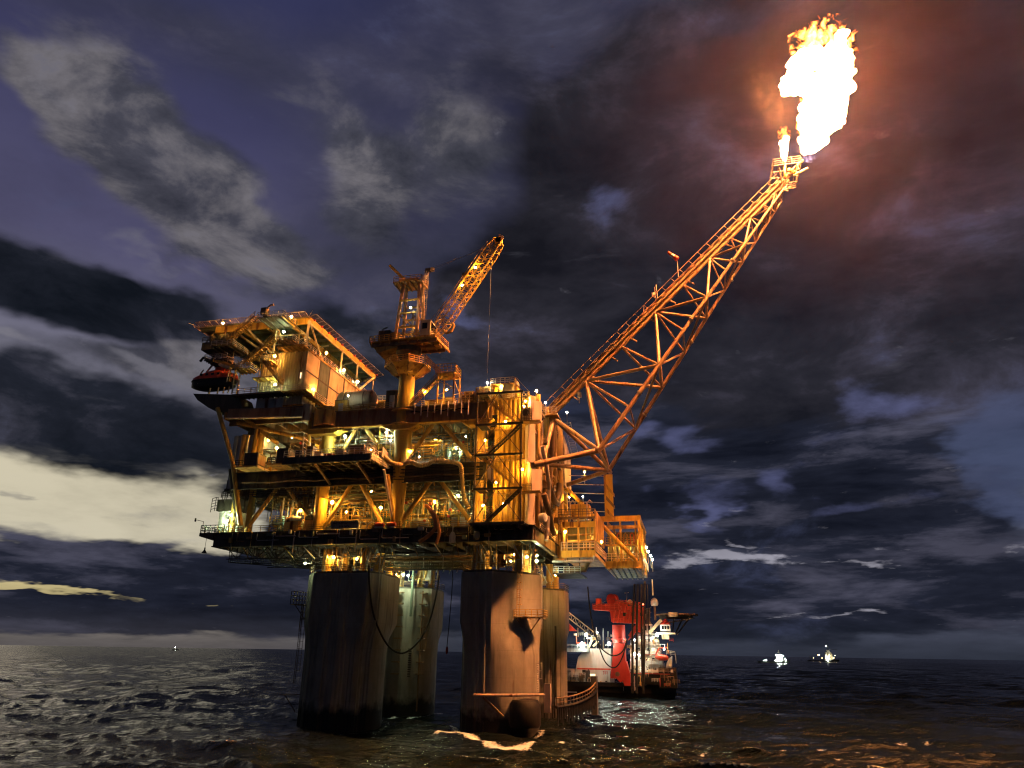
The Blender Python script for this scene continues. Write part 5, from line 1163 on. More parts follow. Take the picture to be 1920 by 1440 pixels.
# burner platform at the tip
pc = T1 + V(-.2, 0, .9)
MB().grid(pc.x - 2.9, pc.x + 2.3, YM - 4.2, YM + 4.2, pc.z, .9, 2.1, .1, .18).build('tip_grating', 'brown_steel', fb)
MB().rail([(pc.x - 2.9, YM + 4.2, pc.z), (pc.x - 2.9, YM - 4.2, pc.z), (pc.x + 2.3, YM - 4.2, pc.z), (pc.x + 2.3, YM + 4.2, pc.z), (pc.x - 2.9, YM + 4.2, pc.z)], h=1.5, sp=1.6, r=.038).build('railing', 'brown_steel', fb)
for dx, dy in ((-1.8, -2.4), (1.4, -2.4), (-1.8, 2.4), (1.4, 2.4)): tb('tip_strut', T1 - dirb * 2 + V(0, dy * .4, -.6), V(pc.x + dx, YM + dy * 1.4, pc.z - .1), .13, 8)
f0 = V(29.3, 128, 106.9)
mainp = PY(1505, 300, 128); MB().path([T1 + nn * .6 - dirb * 1, T1 + nn * .7 + dirb * 1.2, mainp], [.45, .42, .38], n=12).build('main_burner', 'brown_steel', fb, smooth=True)
pl = PY(1472, 306, 127.5); MB().path([T1 - V(.6, .8, -.4), T1 + V(-.6, -1, 2.0), pl], [.28, .24, .2], n=10).build('pilot_burner', 'yellow', fb, smooth=True)
MB().tube(T1 + V(1.0, -.6, .6), PY(1515, 315, 127), .22, n=8).build('igniter_pipe', 'cream', fb, smooth=True)
for k in range(5): MB().lathe(T1 + V(.2 + .35 * k, -1.3 + .3 * k, 1.5), [(.05, -.4), (.36, -.25), (.36, .25), (.05, .4)], n=10, axis=(1, .2 * k, .3)).build('valve', 'yellow', fb, smooth=True)
# boom fittings
ws = thing('windsock', 'red and white windsock streaming left from a pole on the flare boom', 'windsock', PY(1272, 519, YM))
b_ = PY(1272, 519, YM); t_ = PY(1270, 489, YM); MB().tube(b_, t_, .07, n=6).build('pole', 'pale', ws)
a1 = PY(1270, 486, YM); pts = [a1, PY(1264, 481, YM), PY(1258, 477, YM - .3), PY(1252, 472, YM - .6)]
for i, (p, q) in enumerate(zip(pts, pts[1:])): MB().tube(p, q, .52 - .09 * i, .43 - .09 * i, n=12).build('sleeve_band', 'wind_red' if i != 1 else 'wind_white', ws, smooth=True)
for k, (bx, by, tx, ty) in enumerate(((1230, 562, 1227, 538), (1233, 560, 1230, 534), (1207, 588, 1207, 572))):
    an = thing('mast_antenna', ['whip antenna with a small instrument on the middle of the flare boom', 'taller thin whip antenna just behind the instrument on the flare boom', 'short stub antenna low on the flare boom rail'][k], 'antenna', PY(bx, by, YM))
    MB().tube(PY(bx, by, YM - k * .3), PY(tx, ty, YM - k * .3), .07, n=5).build('whip', 'pale', an)
    if k == 0: e = PY(1226, 552, YM - .2); MB().box(e.x - .4, e.x + .3, YM - .5, YM, e.z - .4, e.z + .3).build('instrument', 'pale', an)
hb = thing('hanging_hoist', 'small hoist block hanging under the foot of the flare boom', 'hoist', PY(1085, 748, YM))
e = PY(1086, 745, YM); MB().box(e.x - .3, e.x + .4, YM - .3, YM + .3, e.z, e.z + 1.0).build('block', 'pale', hb); MB().tube(e, e - V(0, 0, 1.2), .1, n=6).build('hook', 'pale', hb); MB().tube(e + V(0, 0, 1), e + V(-.2, 0, 2.6), .05, n=5).build('sling', 'pale', hb)
# ---------------------------------------------------------------- flames
def flame_mat(name, core, edge, s_core, s_edge, scale):
    m, nt, o = newmat(name); n = nt.nodes; l = nt.links
    e = n.new('ShaderNodeEmission'); g = n.new('ShaderNodeNewGeometry'); t = n.new('ShaderNodeTexNoise'); t.inputs['Scale'].default_value = scale; t.inputs['Detail'].default_value = 6
    l.new(g.outputs['Position'], t.inputs[0]); r = n.new('ShaderNodeValToRGB'); l.new(t.outputs[0], r.inputs[0]); el = r.color_ramp.elements
    el[0].position = .30; el[0].color = (*edge, 1); el[1].position = .36; el[1].color = (*core, 1)
    mr = n.new('ShaderNodeMapRange'); l.new(t.outputs[0], mr.inputs[0]); mr.inputs['From Min'].default_value = .30; mr.inputs['From Max'].default_value = .36; mr.inputs['To Min'].default_value = s_edge; mr.inputs['To Max'].default_value = s_core
    l.new(r.outputs[0], e.inputs[0]); l.new(mr.outputs[0], e.inputs[1]); l.new(e.outputs[0], o.inputs[0]); MATS[name] = m; return m
FLAME_L = 720.0
flame_mat('flame_core', (1.0, .35, .10), (1.0, .42, .06), FLAME_L, 1.4, .55)
def blobs(name, spots, mat, parent, disp=1.2, vox=.45, seed=0, tex=2.2):
    me = bpy.data.meshes.new(name); bm = bmesh.new(); off = parent_origin(parent)
    for px, py, r, y in spots:
        c = PY(px, py, y) - off
        bmesh.ops.create_icosphere(bm, subdivisions=2, radius=r, matrix=Matrix.Translation(c))
    bm.to_mesh(me); bm.free(); me.materials.append(MATS[mat]); o = bpy.data.objects.new(name, me); C.objects.link(o); o.parent = parent
    rm_ = o.modifiers.new('fuse', 'REMESH'); rm_.mode = 'VOXEL'; rm_.voxel_size = vox
    for k, (s_, sc) in enumerate(((disp, tex), (disp * .5, tex * .4), (disp * .28, tex * .16))):
        tx = bpy.data.textures.new(name + '_t%d' % k, 'CLOUDS'); tx.noise_scale = sc; tx.noise_depth = 3
        d = o.modifiers.new('licks', 'DISPLACE'); d.texture = tx; d.strength = s_; d.mid_level = .5; d.texture_coords = 'LOCAL'
    return o
fl = thing('main_flame', 'huge white-hot gas flame roaring from the tip of the flare boom', 'flame', PY(1508, 292, 128))
core = [(1512, 283, .9, 128), (1518, 272, 1.7, 128), (1522, 258, 2.3, 128), (1526, 240, 2.8, 128), (1532, 222, 3.2, 128), (1540, 205, 3.7, 128), (1562, 208, 2.4, 127), (1530, 215, 3.0, 129), (1552, 190, 3.6, 128), (1543, 172, 3.2, 129), (1560, 170, 2.6, 127), (1545, 150, 4.2, 128), (1572, 146, 2.8, 127), (1515, 152, 2.8, 129), (1495, 158, 2.2, 128.5), (1480, 160, 1.6, 128), (1476, 168, .8, 128), (1500, 135, 2.2, 128), (1492, 122, 1.6, 128), (1520, 126, 3.2, 128), (1550, 122, 3.4, 128), (1575, 120, 2.6, 128), (1578, 98, 1.5, 128), (1578, 82, 1.1, 128), (1580, 66, .9, 128), (1560, 105, 2.0, 128), (1508, 264, 1.0, 129), (1540, 262, 1.3, 127), (1552, 240, 1.2, 127), (1570, 222, 1.5, 127), (1530, 103, 1.5, 128), (1505, 108, 1.2, 128), (1587, 160, 1.2, 127), (1590, 140, 1.2, 128)]
fy = lambda py: 128 - (290 - py) * .10
rf_ = random.Random(2); core2 = [(a, b, r * .93, fy(b) + (y - 128) * .5) for a, b, r, y in core]
for a, b, r, y in list(core2):
    for j in range(6):
        an = rf_.uniform(0, 6.28); rr = r * rf_.uniform(.10, .30); core2.append((a + math.cos(an) * r * 9.6, b + math.sin(an) * r * 9.6, rr, y + rf_.uniform(-.5, .5)))
blobs('flame_body', core2, 'flame_core', fl, disp=1.9, vox=.22, tex=1.9)
pf = thing('pilot_flame', 'small separate flame left of the main flame on the burner platform', 'flame', PY(1472, 302, 127.5))
blobs('flame_body', [(1471, 299, .35, 127.5), (1471, 290, .62, 127.5), (1470, 280, .8, 127.5), (1471, 270, .75, 127.5), (1474, 261, .55, 127.5), (1467, 268, .6, 127.5)], 'flame_core', pf, disp=.6, vox=.16, tex=.9)
# wispy burning gas: emissive volume with torn noise
def fire_vol(name, parent, boxes, col_hot, col_cool, scale, lo, hi, strength, fall):
    for (c, rx, ry, rz) in boxes:
        m, nt, o = newmat(name + '_gas'); n = nt.nodes; l = nt.links
        g = n.new('ShaderNodeNewGeometry'); sub = n.new('ShaderNodeVectorMath'); sub.operation = 'SUBTRACT'; l.new(g.outputs['Position'], sub.inputs[0]); sub.inputs[1].default_value = c
        dv_ = n.new('ShaderNodeVectorMath'); dv_.operation = 'DIVIDE'; l.new(sub.outputs[0], dv_.inputs[0]); dv_.inputs[1].default_value = (rx, ry, rz)
        ln = n.new('ShaderNodeVectorMath'); ln.operation = 'LENGTH'; l.new(dv_.outputs[0], ln.inputs[0])
        t = n.new('ShaderNodeTexNoise'); t.inputs['Scale'].default_value = scale; t.inputs['Detail'].default_value = 4; t.inputs['Roughness'].default_value = .62; t.inputs['Distortion'].default_value = .6; l.new(g.outputs['Position'], t.inputs[0])
        f = n.new('ShaderNodeMath'); f.operation = 'MULTIPLY_ADD'; l.new(ln.outputs['Value'], f.inputs[0]); f.inputs[1].default_value = -fall; l.new(t.outputs[0], f.inputs[2])
        mr = n.new('ShaderNodeMapRange'); mr.interpolation_type = 'SMOOTHSTEP'; l.new(f.outputs[0], mr.inputs[0]); mr.inputs['From Min'].default_value = lo; mr.inputs['From Max'].default_value = hi
        r = n.new('ShaderNodeValToRGB'); l.new(mr.outputs[0], r.inputs[0]); el = r.color_ramp.elements; el[0].position = .1; el[0].color = (*col_cool, 1); el[1].position = .8; el[1].color = (*col_hot, 1)
        e = n.new('ShaderNodeEmission'); l.new(r.outputs[0], e.inputs[0]); st_ = n.new('ShaderNodeMath'); st_.operation = 'MULTIPLY'; l.new(mr.outputs[0], st_.inputs[0]); st_.inputs[1].default_value = strength; l.new(st_.outputs[0], e.inputs[1])
        l.new(e.outputs[0], o.inputs['Volume']); m.cycles.volume_step_rate = .35
        me = bpy.data.meshes.new(name); bm = bmesh.new(); bmesh.ops.create_icosphere(bm, subdivisions=3, radius=1, matrix=Matrix.Translation(Vector(c) - parent_origin(parent)) @ Matrix.Diagonal((rx, ry, rz, 1))); bm.to_mesh(me); bm.free(); me.materials.append(m)
        ob = bpy.data.objects.new(name, me); C.objects.link(ob); ob.parent = parent
hot, cool = (1.0, .50, .10), (1.0, .20, .02)
def ppt(px, py, y=None): p = PY(px, py, fy(py) if y is None else y); return (p.x, p.y, p.z)
fire_vol('flame_tongue', fl, [(ppt(1541, 72), 6.2, 3.0, 5.2), (ppt(1506, 98), 3.0, 2, 3.0), (ppt(1590, 90), 2.2, 1.6, 3.4), (ppt(1512, 190), 1.8, 1.6, 2.6), (ppt(1503, 240), 1.3, 1.2, 3.6)], hot, cool, .62, .42, .52, 6.0, .22)
fire_vol('flame_tongue', pf, [(ppt(1470, 252, 127.5), 1.4, 1, 2.2)], hot, cool, 1.6, .36, .56, 4.0, .22)
fire_vol('gas_jet', fl, [(ppt(1517, 297), 1.7, 1, .9)], (.5, .65, 1.0), (.2, .28, .9), 1.5, .33, .6, 1.2, .2)

# ---------------------------------------------------------------- smoke and hot air round the flare, lit by it
def smoke(name, label, c, rad, dens, scale, lo, hi, color, step, rot=0):
    m, nt, o = newmat(name); n = nt.nodes; l = nt.links
    tcn = n.new('ShaderNodeTexCoord'); ln = n.new('ShaderNodeVectorMath'); ln.operation = 'LENGTH'; l.new(tcn.outputs['Object'], ln.inputs[0])
    g = n.new('ShaderNodeNewGeometry'); t = n.new('ShaderNodeTexNoise'); t.inputs['Scale'].default_value = scale; t.inputs['Detail'].default_value = 4; t.inputs['Roughness'].default_value = .6; l.new(g.outputs['Position'], t.inputs[0])
    mr = n.new('ShaderNodeMapRange'); mr.interpolation_type = 'SMOOTHSTEP'; l.new(ln.outputs['Value'], mr.inputs[0]); mr.inputs['From Min'].default_value = 1.0; mr.inputs['From Max'].default_value = .1
    m2 = n.new('ShaderNodeMapRange'); m2.interpolation_type = 'SMOOTHSTEP'; l.new(t.outputs[0], m2.inputs[0]); m2.inputs['From Min'].default_value = lo; m2.inputs['From Max'].default_value = hi
    mu = n.new('ShaderNodeMath'); mu.operation = 'MULTIPLY'; l.new(mr.outputs[0], mu.inputs[0]); l.new(m2.outputs[0], mu.inputs[1])
    d = n.new('ShaderNodeMath'); d.operation = 'MULTIPLY'; l.new(mu.outputs[0], d.inputs[0]); d.inputs[1].default_value = dens
    v = n.new('ShaderNodeVolumePrincipled'); v.inputs['Color'].default_value = (*color, 1); l.new(d.outputs[0], v.inputs['Density']); v.inputs['Anisotropy'].default_value = .25
    l.new(v.outputs[0], o.inputs['Volume']); m.cycles.volume_step_rate = step
    me = bpy.data.meshes.new(name); bm = bmesh.new(); bmesh.ops.create_icosphere(bm, subdivisions=3, radius=1); bm.to_mesh(me); bm.free(); me.materials.append(m)
    ob = bpy.data.objects.new(name, me); C.objects.link(ob); ob.location = c; ob.scale = rad; ob.rotation_euler = (0, rot, 0)
    ob['kind'] = 'stuff'; ob['label'] = label; return ob
smoke('flare_smoke', 'thin smoke glowing orange in the air around and right of the main flame', PY(1620, 190, 122), (72, 44, 58), .00042, .035, .28, .62, (.95, .66, 1.0), 6.0)
smoke('pilot_smoke', 'faint smoke rising left of the flames from the small flame', PY(1436, 175, 122), (4.2, 3, 12), .02, .55, .45, .66, (.7, .6, .55), 1.2, R2(-12))
# ---------------------------------------------------------------- lamps: each one a fitting with a glowing bulb
LAMPS = [  # px, py, y, kind, size, mount, label
 (418, 606, 116.6, 'amber', .26, 'wall', 'amber lamp under the front left edge of the helideck net'),
 (546, 594, 116.2, 'amber', .34, 'wall', 'amber lamp at the helideck corner beside the top stair landing'),
 (532, 622, 117.3, 'green', .30, 'wall', 'greenish lamp under the helideck at the head of the second stair flight'),
 (515, 668, 117.2, 'amber', .28, 'wall', 'amber lamp on the corrugated front wall of the living quarters'),
 (516, 721, 117.0, 'green', .26, 'wall', 'greenish lamp lighting the door recess at the foot of the quarters'),
 (568, 717, 118.6, 'amber', .24, 'wallR', 'amber lamp near the front corner on the side wall of the quarters'),
 (588, 731, 121.5, 'amber', .32, 'wallR', 'amber lamp on the quarters side wall above the lower gallery'),
 (612, 662, 127.0, 'amber', .32, 'hang', 'amber lamp hanging over the roof gallery beneath the helideck side'),
 (645, 694, 133.0, 'green', .32, 'hang', 'greenish lamp hanging beneath the middle of the helideck side girder'),
 (671, 716, 142.0, 'green', .28, 'hang', 'greenish lamp at the far end of the roof gallery'),
 (653, 742, 117.0, 'white', .16, 'pole', 'small pale lamp on a pole in front of the cream quarters wall'),
 (647, 818, 115.6, 'strong', .30, 'pole', 'glaring greenish floodlight on the laydown deck, left one of two'),
 (725, 811, 117.6, 'strong', .26, 'pole', 'glaring greenish floodlight just left of the crane column'),
 (732, 826, 117.0, 'white', .18, 'pole', 'small white lamp low beside the crane column'),
 (519, 840, 115.2, 'amber', .28, 'pole', 'amber lamp over the dark cabinets at the left end of the process deck'),
 (696, 843, 110.5, 'small', .18, 'pole', 'small amber lamp on the railing of the laydown deck'),
 (623, 942, 116.6, 'amber', .40, 'arm', 'large amber floodlight on an arm between the lower braces'),
 (563, 957, 117.2, 'amber', .34, 'pole', 'amber lamp over the pumps at the left of the lowest deck'),
 (714, 952, 115.8, 'amber', .32, 'pole', 'amber lamp on a tall pole left of the foot of the crane column'),
 (673, 939, 122.0, 'green', .28, 'hang', 'greenish lamp deep among pipes left of the crane column'),
 (605, 962, 122.0, 'green', .26, 'hang', 'greenish lamp deep in the lowest deck below the arm floodlight'),
 (545, 963, 124.0, 'green', .24, 'hang', 'greenish lamp behind the left posts of the lowest deck'),
 (424, 980, 116.2, 'strong', .26, 'wall', 'glaring green-white floodlight at the extreme left of the lowest deck'),
 (434, 966, 116.6, 'green', .26, 'wall', 'greenish lamp above the glaring floodlight at the extreme left'),
 (626, 1045, 120.4, 'amber', .36, 'hang', 'large amber lamp under the deck on top of the near left leg'),
 (669, 1048, 120.6, 'amber', .26, 'hang', 'smaller amber lamp right of the large one on the near left leg'),
 (712, 1055, 122.5, 'green', .24, 'hang', 'greenish lamp under the deck at the right side of the near left leg'),
 (572, 1056, 118.5, 'green', .26, 'hang', 'greenish lamp on the stair at the top left of the near left leg'),
 (743, 1078, 144.5, 'amber', .28, 'wall', 'amber lamp on top of the far left leg, beside the floodlight pair'),
 (756, 1077, 140.2, 'strong', .34, 'wall', 'glaring floodlight on top of the far left leg, left of the pair'),
 (765, 1079, 140.2, 'strong', .26, 'wall', 'glaring floodlight on top of the far left leg, right of the pair'),
 (796, 734, 116.0, 'amber', .26, 'pole', 'amber lamp on a pole between the crane column and its access tower'),
 (838, 731, 115.6, 'amber', .24, 'hang', 'amber lamp inside the small crane access tower'),
 (816, 823, 121.0, 'amber', .34, 'hang', 'amber lamp over the yellow pipework between the upper braces'),
 (769, 846, 117.0, 'amber', .26, 'pole', 'amber lamp at the foot of the left upper brace beside the crane column'),
 (855, 841, 119.0, 'strong', .20, 'hang', 'greenish lamp over the pale cabinets beyond the right upper brace'),
 (786, 857, 117.0, 'white', .16, 'pole', 'small white lamp above the yellow hose'),
 (815, 941, 119.0, 'amber', .34, 'hang', 'amber lamp in the lower bay between the crane column and the right column'),
 (859, 929, 118.0, 'green', .26, 'hang', 'greenish lamp in the lower bay right of the lower brace'),
 (910, 826, 114.0, 'amber', .26, 'pole', 'amber lamp halfway up the left side of the stair tower'),
 (906, 948, 114.0, 'amber', .26, 'pole', 'amber lamp at the lower left of the stair tower'),
 (943, 944, 115.2, 'small', .18, 'pole', 'small amber lamp on the bottom flight of the stair tower'),
 (979, 880, 115.6, 'amber', .28, 'wall', 'amber lamp on the firewall beside the lower box column'),
 (982, 762, 115.6, 'amber', .26, 'wall', 'amber lamp at the top right of the firewall'),
 (985, 752, 115.2, 'white', .22, 'wall', 'white lamp at the top right of the firewall above an amber one'),
 (914, 718, 115.4, 'white', .26, 'pole', 'white lamp on the left post of the roof module'),
 (940, 725, 116.0, 'amber', .30, 'wall', 'amber lamp on the drum of the roof module'),
 (1006, 733, 116.0, 'amber', .30, 'pole', 'amber lamp on the tall pole right of the roof module'),
 (1023, 755, 121.0, 'white', .26, 'pole', 'white lamp on the platform at the root of the flare boom'),
 (1063, 773, 134.0, 'white', .26, 'pole', 'white lamp on a crook behind the flare boom foot'),
 (1002, 834, 120.0, 'white', .24, 'pole', 'white lamp between the box column and the side ducts'),
 (1096, 885, 150.0, 'amber', .28, 'pole', 'amber lamp beyond the flare boom foot beside the wind wall stays'),
 (1093, 931, 149.0, 'white', .22, 'pole', 'white lamp above the control box of the wellhead module'),
 (1067, 932, 140.0, 'amber', .22, 'pole', 'small amber lamp above the near bay of the wellhead module'),
 (1060, 997, 129.6, 'amber', .32, 'pole', 'amber lamp at the left end of the near gallery of the wellhead module'),
 (1118, 1004, 134.5, 'amber', .34, 'pole', 'amber lamp by the module side wall, left one of a close pair'),
 (1127, 1016, 138.5, 'amber', .34, 'pole', 'amber lamp by the module side wall, right one of a close pair'),
 (1212, 1026, 149.5, 'amber', .32, 'pole', 'nearest of the four lamps along the far right gallery'),
 (1215, 1034, 154.0, 'green', .32, 'pole', 'second of the four lamps along the far right gallery'),
 (1220, 1042, 158.5, 'green', .34, 'pole', 'third of the four lamps along the far right gallery'),
 (1223, 1049, 163.0, 'white', .34, 'pole', 'farthest of the four lamps along the far right gallery'),
 (1006, 1052, 125.0, 'strong', .32, 'hang', 'glaring greenish floodlight over the orange-lit leg, under the deck edge'),
 (1007, 1042, 124.0, 'green', .20, 'hang', 'greenish lamp just above the floodlight of the orange-lit leg'),
 (988, 1044, 122.5, 'amber', .30, 'hang', 'amber lamp under the deck over the right part of the orange-lit leg'),
 (965, 1040, 122.0, 'amber', .26, 'hang', 'amber lamp under the deck over the middle of the near right leg'),
 (958, 1052, 121.6, 'amber', .20, 'hang', 'low small amber lamp among pipes over the near right leg'),
 (896, 1046, 122.0, 'amber', .22, 'hang', 'dim amber lamp under the deck over the left of the near right leg'),
 (1042, 1078, 141.0, 'amber', .32, 'hang', 'amber lamp under the deck over the far right leg'),
 (770, 577, 115.2, 'white', .26, 'wall', 'white floodlight on the mast of the crane'),
 (778, 634, 115.4, 'amber', .20, 'wall', 'small amber lamp on the machinery deck of the crane'),
 (891, 501, 115.9, 'amber', .28, 'wall', 'upper lamp on the crane boom'),
 (867, 535, 115.9, 'amber', .28, 'wall', 'lower lamp on the crane boom'),
 (548, 820, 124, 'green', .26, 'hang', 'greenish strip of light under the quarters, left one'),
 (566, 824, 125, 'green', .26, 'hang', 'greenish strip of light under the quarters, right one'),
 (503, 826, 122, 'amber', .22, 'hang', 'amber lamp between the posts under the left of the quarters'),
 (612, 832, 126, 'amber', .24, 'hang', 'amber lamp behind the thick column on the process deck'),
 (690, 806, 128, 'green', .24, 'hang', 'greenish lamp far back under the brown girder left of the crane'),
 (830, 838, 127, 'amber', .24, 'hang', 'amber lamp far back between the upper braces'),
 (874, 818, 128, 'green', .24, 'hang', 'greenish lamp far back beside the right column'),
 (800, 826, 130, 'amber', .22, 'hang', 'amber lamp at the back left of the upper brace bay'),
 (845, 957, 126, 'amber', .26, 'hang', 'amber lamp far back behind the right lower brace'),
 (868, 962, 128, 'green', .22, 'hang', 'greenish lamp far back left of the right column foot'),
 (786, 930, 127, 'amber', .26, 'hang', 'amber lamp far back behind the left lower brace'),
 (768, 958, 124, 'amber', .24, 'hang', 'amber lamp among pipes right of the crane column foot'),
 (697, 922, 127, 'amber', .26, 'hang', 'amber lamp far back left of the crane column'),
 (650, 960, 125, 'amber', .24, 'hang', 'amber lamp above the grey banner'),
 (590, 935, 127, 'amber', .24, 'hang', 'amber lamp far back left of the arm floodlight'),
 (664, 982, 119, 'small', .18, 'hang', 'small amber lamp low behind the grey banner'),
 (930, 905, 115.6, 'amber', .22, 'wall', 'amber lamp inside the middle of the stair tower'),
 (948, 790, 115.8, 'amber', .22, 'wall', 'amber lamp on the firewall inside the upper stair tower'),
 (1085, 1045, 133, 'amber', .22, 'hang', 'amber lamp inside the near bay of the wellhead module'),
 (1165, 1025, 151, 'amber', .28, 'hang', 'amber lamp inside the far bay of the wellhead module'),
]
KINDC = {'amber': 'lamp_amber', 'green': 'lamp_green', 'white': 'lamp_white', 'strong': 'lamp_strong', 'small': 'lamp_small'}
def lamp(px, py, y, kind, size, mount, label, group='lamps of the platform'):
    size *= .66; c = PY(px, py, y); t = thing('deck_lamp', label, 'lamp', c, group)
    me = bpy.data.meshes.new('bulb'); bm = bmesh.new(); bmesh.ops.create_icosphere(bm, subdivisions=2, radius=size); bm.to_mesh(me); bm.free()
    me.materials.append(MATS[KINDC[kind]]); b = bpy.data.objects.new('bulb', me); C.objects.link(b); b.parent = t
    # fittings are placed behind and above so that the bulb shines out to the sea side
    if mount == 'pole': MB().tube(c - V(0, -.05, size), c - V(0, -.05, 2.6), .05, n=6).build('pole', 'pale', t); MB().lathe(c + V(0, 0, size * .75), [(size * 1.25, 0), (size * .5, size * .5)], n=10).build('hood', 'brown_steel', t)
    elif mount == 'hang': MB().tube(c + V(0, 0, size), c + V(0, 0, 1.3), .04, n=6).build('stem', 'brown_steel', t); MB().lathe(c + V(0, 0, size * .8), [(size * 1.3, 0), (size * .4, size * .5)], n=10).build('hood', 'brown_steel', t)
    elif mount == 'arm': MB().tube(c + V(0, .1, size), c + V(-3.2, .3, 1.4), .1, n=6).build('arm', 'yellow', t); MB().lathe(c + V(0, 0, size * .8), [(size * 1.3, 0), (size * .4, size * .5)], n=10).build('hood', 'brown_steel', t)
    elif mount == 'wallR': MB().box(c.x - .5, c.x - size * .8, c.y - .15, c.y + .15, c.z - .1, c.z + .2).build('bracket', 'brown_steel', t)
    else: MB().box(c.x - .15, c.x + .15, c.y + size * .8, c.y + .6, c.z - .1, c.z + .2).build('bracket', 'brown_steel', t)
    return t
for L_ in LAMPS:
    if L_[6]: lamp(*L_)

# ---------------------------------------------------------------- process equipment: eight kinds of skid, then copies
def skid(seed, label):
    r = random.Random(seed); W, D, H = r.uniform(4.6, 6.4), r.uniform(2.6, 3.6), r.uniform(4.2, 6.2)
    t = thing('process_skid', label, 'process equipment', (0, 0, 0), 'process equipment between the decks')
    f = MB()
    for x in (-W / 2, W / 2):
        for y in (-D / 2, D / 2): f.beam((x, y, 0), (x, y, H), .14)
    for z in (.1, H * .5, H):
        f.beam((-W / 2, -D / 2, z), (W / 2, -D / 2, z), .12); f.beam((-W / 2, D / 2, z), (W / 2, D / 2, z), .12)
        for x in (-W / 2, W / 2): f.beam((x, -D / 2, z), (x, D / 2, z), .12)
    f.build('frame', r.choice(['ochre', 'brown_steel', 'green_grey']), t)
    k = seed % 4
    if k == 0:
        MB().lathe((-W * .3, 0, 1.5), [(.1, 0), (.8, .2), (.95, .5), (.95, W * .5), (.8, W * .5 + .3), (.1, W * .5 + .5)], n=16, axis=(1, 0, 0)).build('vessel', 'galv', t, smooth=True)
    elif k == 1:
        for dx in (-W * .22, W * .2): MB().lathe((dx, 0, .3), [(.1, 0), (.6, .1), (.65, .5), (.65, H * .62), (.5, H * .68), (.1, H * .72)], n=14).build('vessel', 'green_grey', t, smooth=True)
    elif k == 2:
        MB().box(-W * .35, W * .1, -D * .3, D * .3, .2, H * .45).build('cabinet', 'white_paint', t); MB().box(W * .16, W * .42, -D * .3, D * .2, .2, H * .3).build('pump_unit', 'ochre', t)
    else:
        MB().lathe((0, -.2, H * .55), [(.1, -W * .4), (.5, -W * .36), (.55, 0), (.55, W * .3), (.1, W * .36)], n=14, axis=(1, 0, 0)).build('vessel', 'ochre', t, smooth=True); MB().box(-W * .4, -W * .1, -D * .3, D * .3, .2, 1.5).build('pump_unit', 'galv', t)
    for i in range(11):
        x, y, z = r.uniform(-W / 2, W / 2), r.uniform(-D / 2, 0), r.uniform(.3, H * .8); p = [V(x, y, z)]
        for s_ in range(r.randint(2, 5)):
            a = r.choice([V(0, 0, 1), V(0, 0, -1), V(1, 0, 0), V(-1, 0, 0), V(0, 1, 0)]); q = p[-1] + a * r.uniform(.7, 2.6)
            q = V(max(-W / 2, min(W / 2, q.x)), max(-D / 2, min(D / 2, q.y)), max(.2, min(H + .8, q.z)))
            if (q - p[-1]).length > .4 and (len(p) < 2 or abs((q - p[-1]).normalized().dot((p[-1] - p[-2]).normalized())) < .9):
                rr = min(.3, (q - p[-1]).length * .3)
                if len(p) > 1: p[-1:] = [p[-1] - (p[-1] - p[-2]).normalized() * rr * .8, p[-1] + (q - p[-1]).normalized() * rr * .8]
                p.append(q)
        if len(p) > 1: MB().path(p, r.choice([.06, .08, .11, .16, .24]), n=7).build('pipe', r.choice(['pipe', 'galv', 'ochre', 'green_grey', 'pipe', 'yellow']), t, smooth=True)
    for i in range(4):
        x, z = r.uniform(-W / 2, W / 2), r.uniform(.8, H); MB().lathe((x, -D / 2, z), [(.05, -.14), (.26, -.1), (.26, .1), (.05, .14)], n=10, axis=(0, 1, 0)).build('valve_wheel', r.choice(['boat_red', 'galv', 'yellow']), t, smooth=True)
    if seed % 2: MB().rail([(-W / 2, -D / 2 - .2, H * .5), (W / 2, -D / 2 - .2, H * .5)], sp=1.1, r=.04).build('railing', 'yellow', t)
    return t
protos = [skid(s, '') for s in range(8)]
used = [False] * 8
bays_low = ['below the left stub braces', 'left of the arm floodlight', 'right of the arm floodlight', 'left of the crane column foot', 'behind the crane column foot', 'under the left lower brace', 'between the lower braces', 'behind the right lower brace', 'left of the right column foot', 'behind the stair tower foot', 'behind the left end posts']
rk = random.Random(11); cnt = 0
def place(i, x, y, z, label, rz=0.0):
    global cnt
    p = protos[i]
    if not used[i]: used[i] = True; p.location = (x, y, z); p.rotation_euler = (0, 0, rz); p['label'] = label
    else: copy_tree(p, (x, y, z), label, rz)
kinds_ = ['skid with a horizontal silver vessel', 'skid with two upright green vessels', 'skid with a pale cabinet and pump', 'skid with an ochre pipe header', 'framed skid with a silver drum', 'railed skid with twin green columns', 'skid with white cabinet and crossed pipes', 'railed skid with ochre drum and pump']
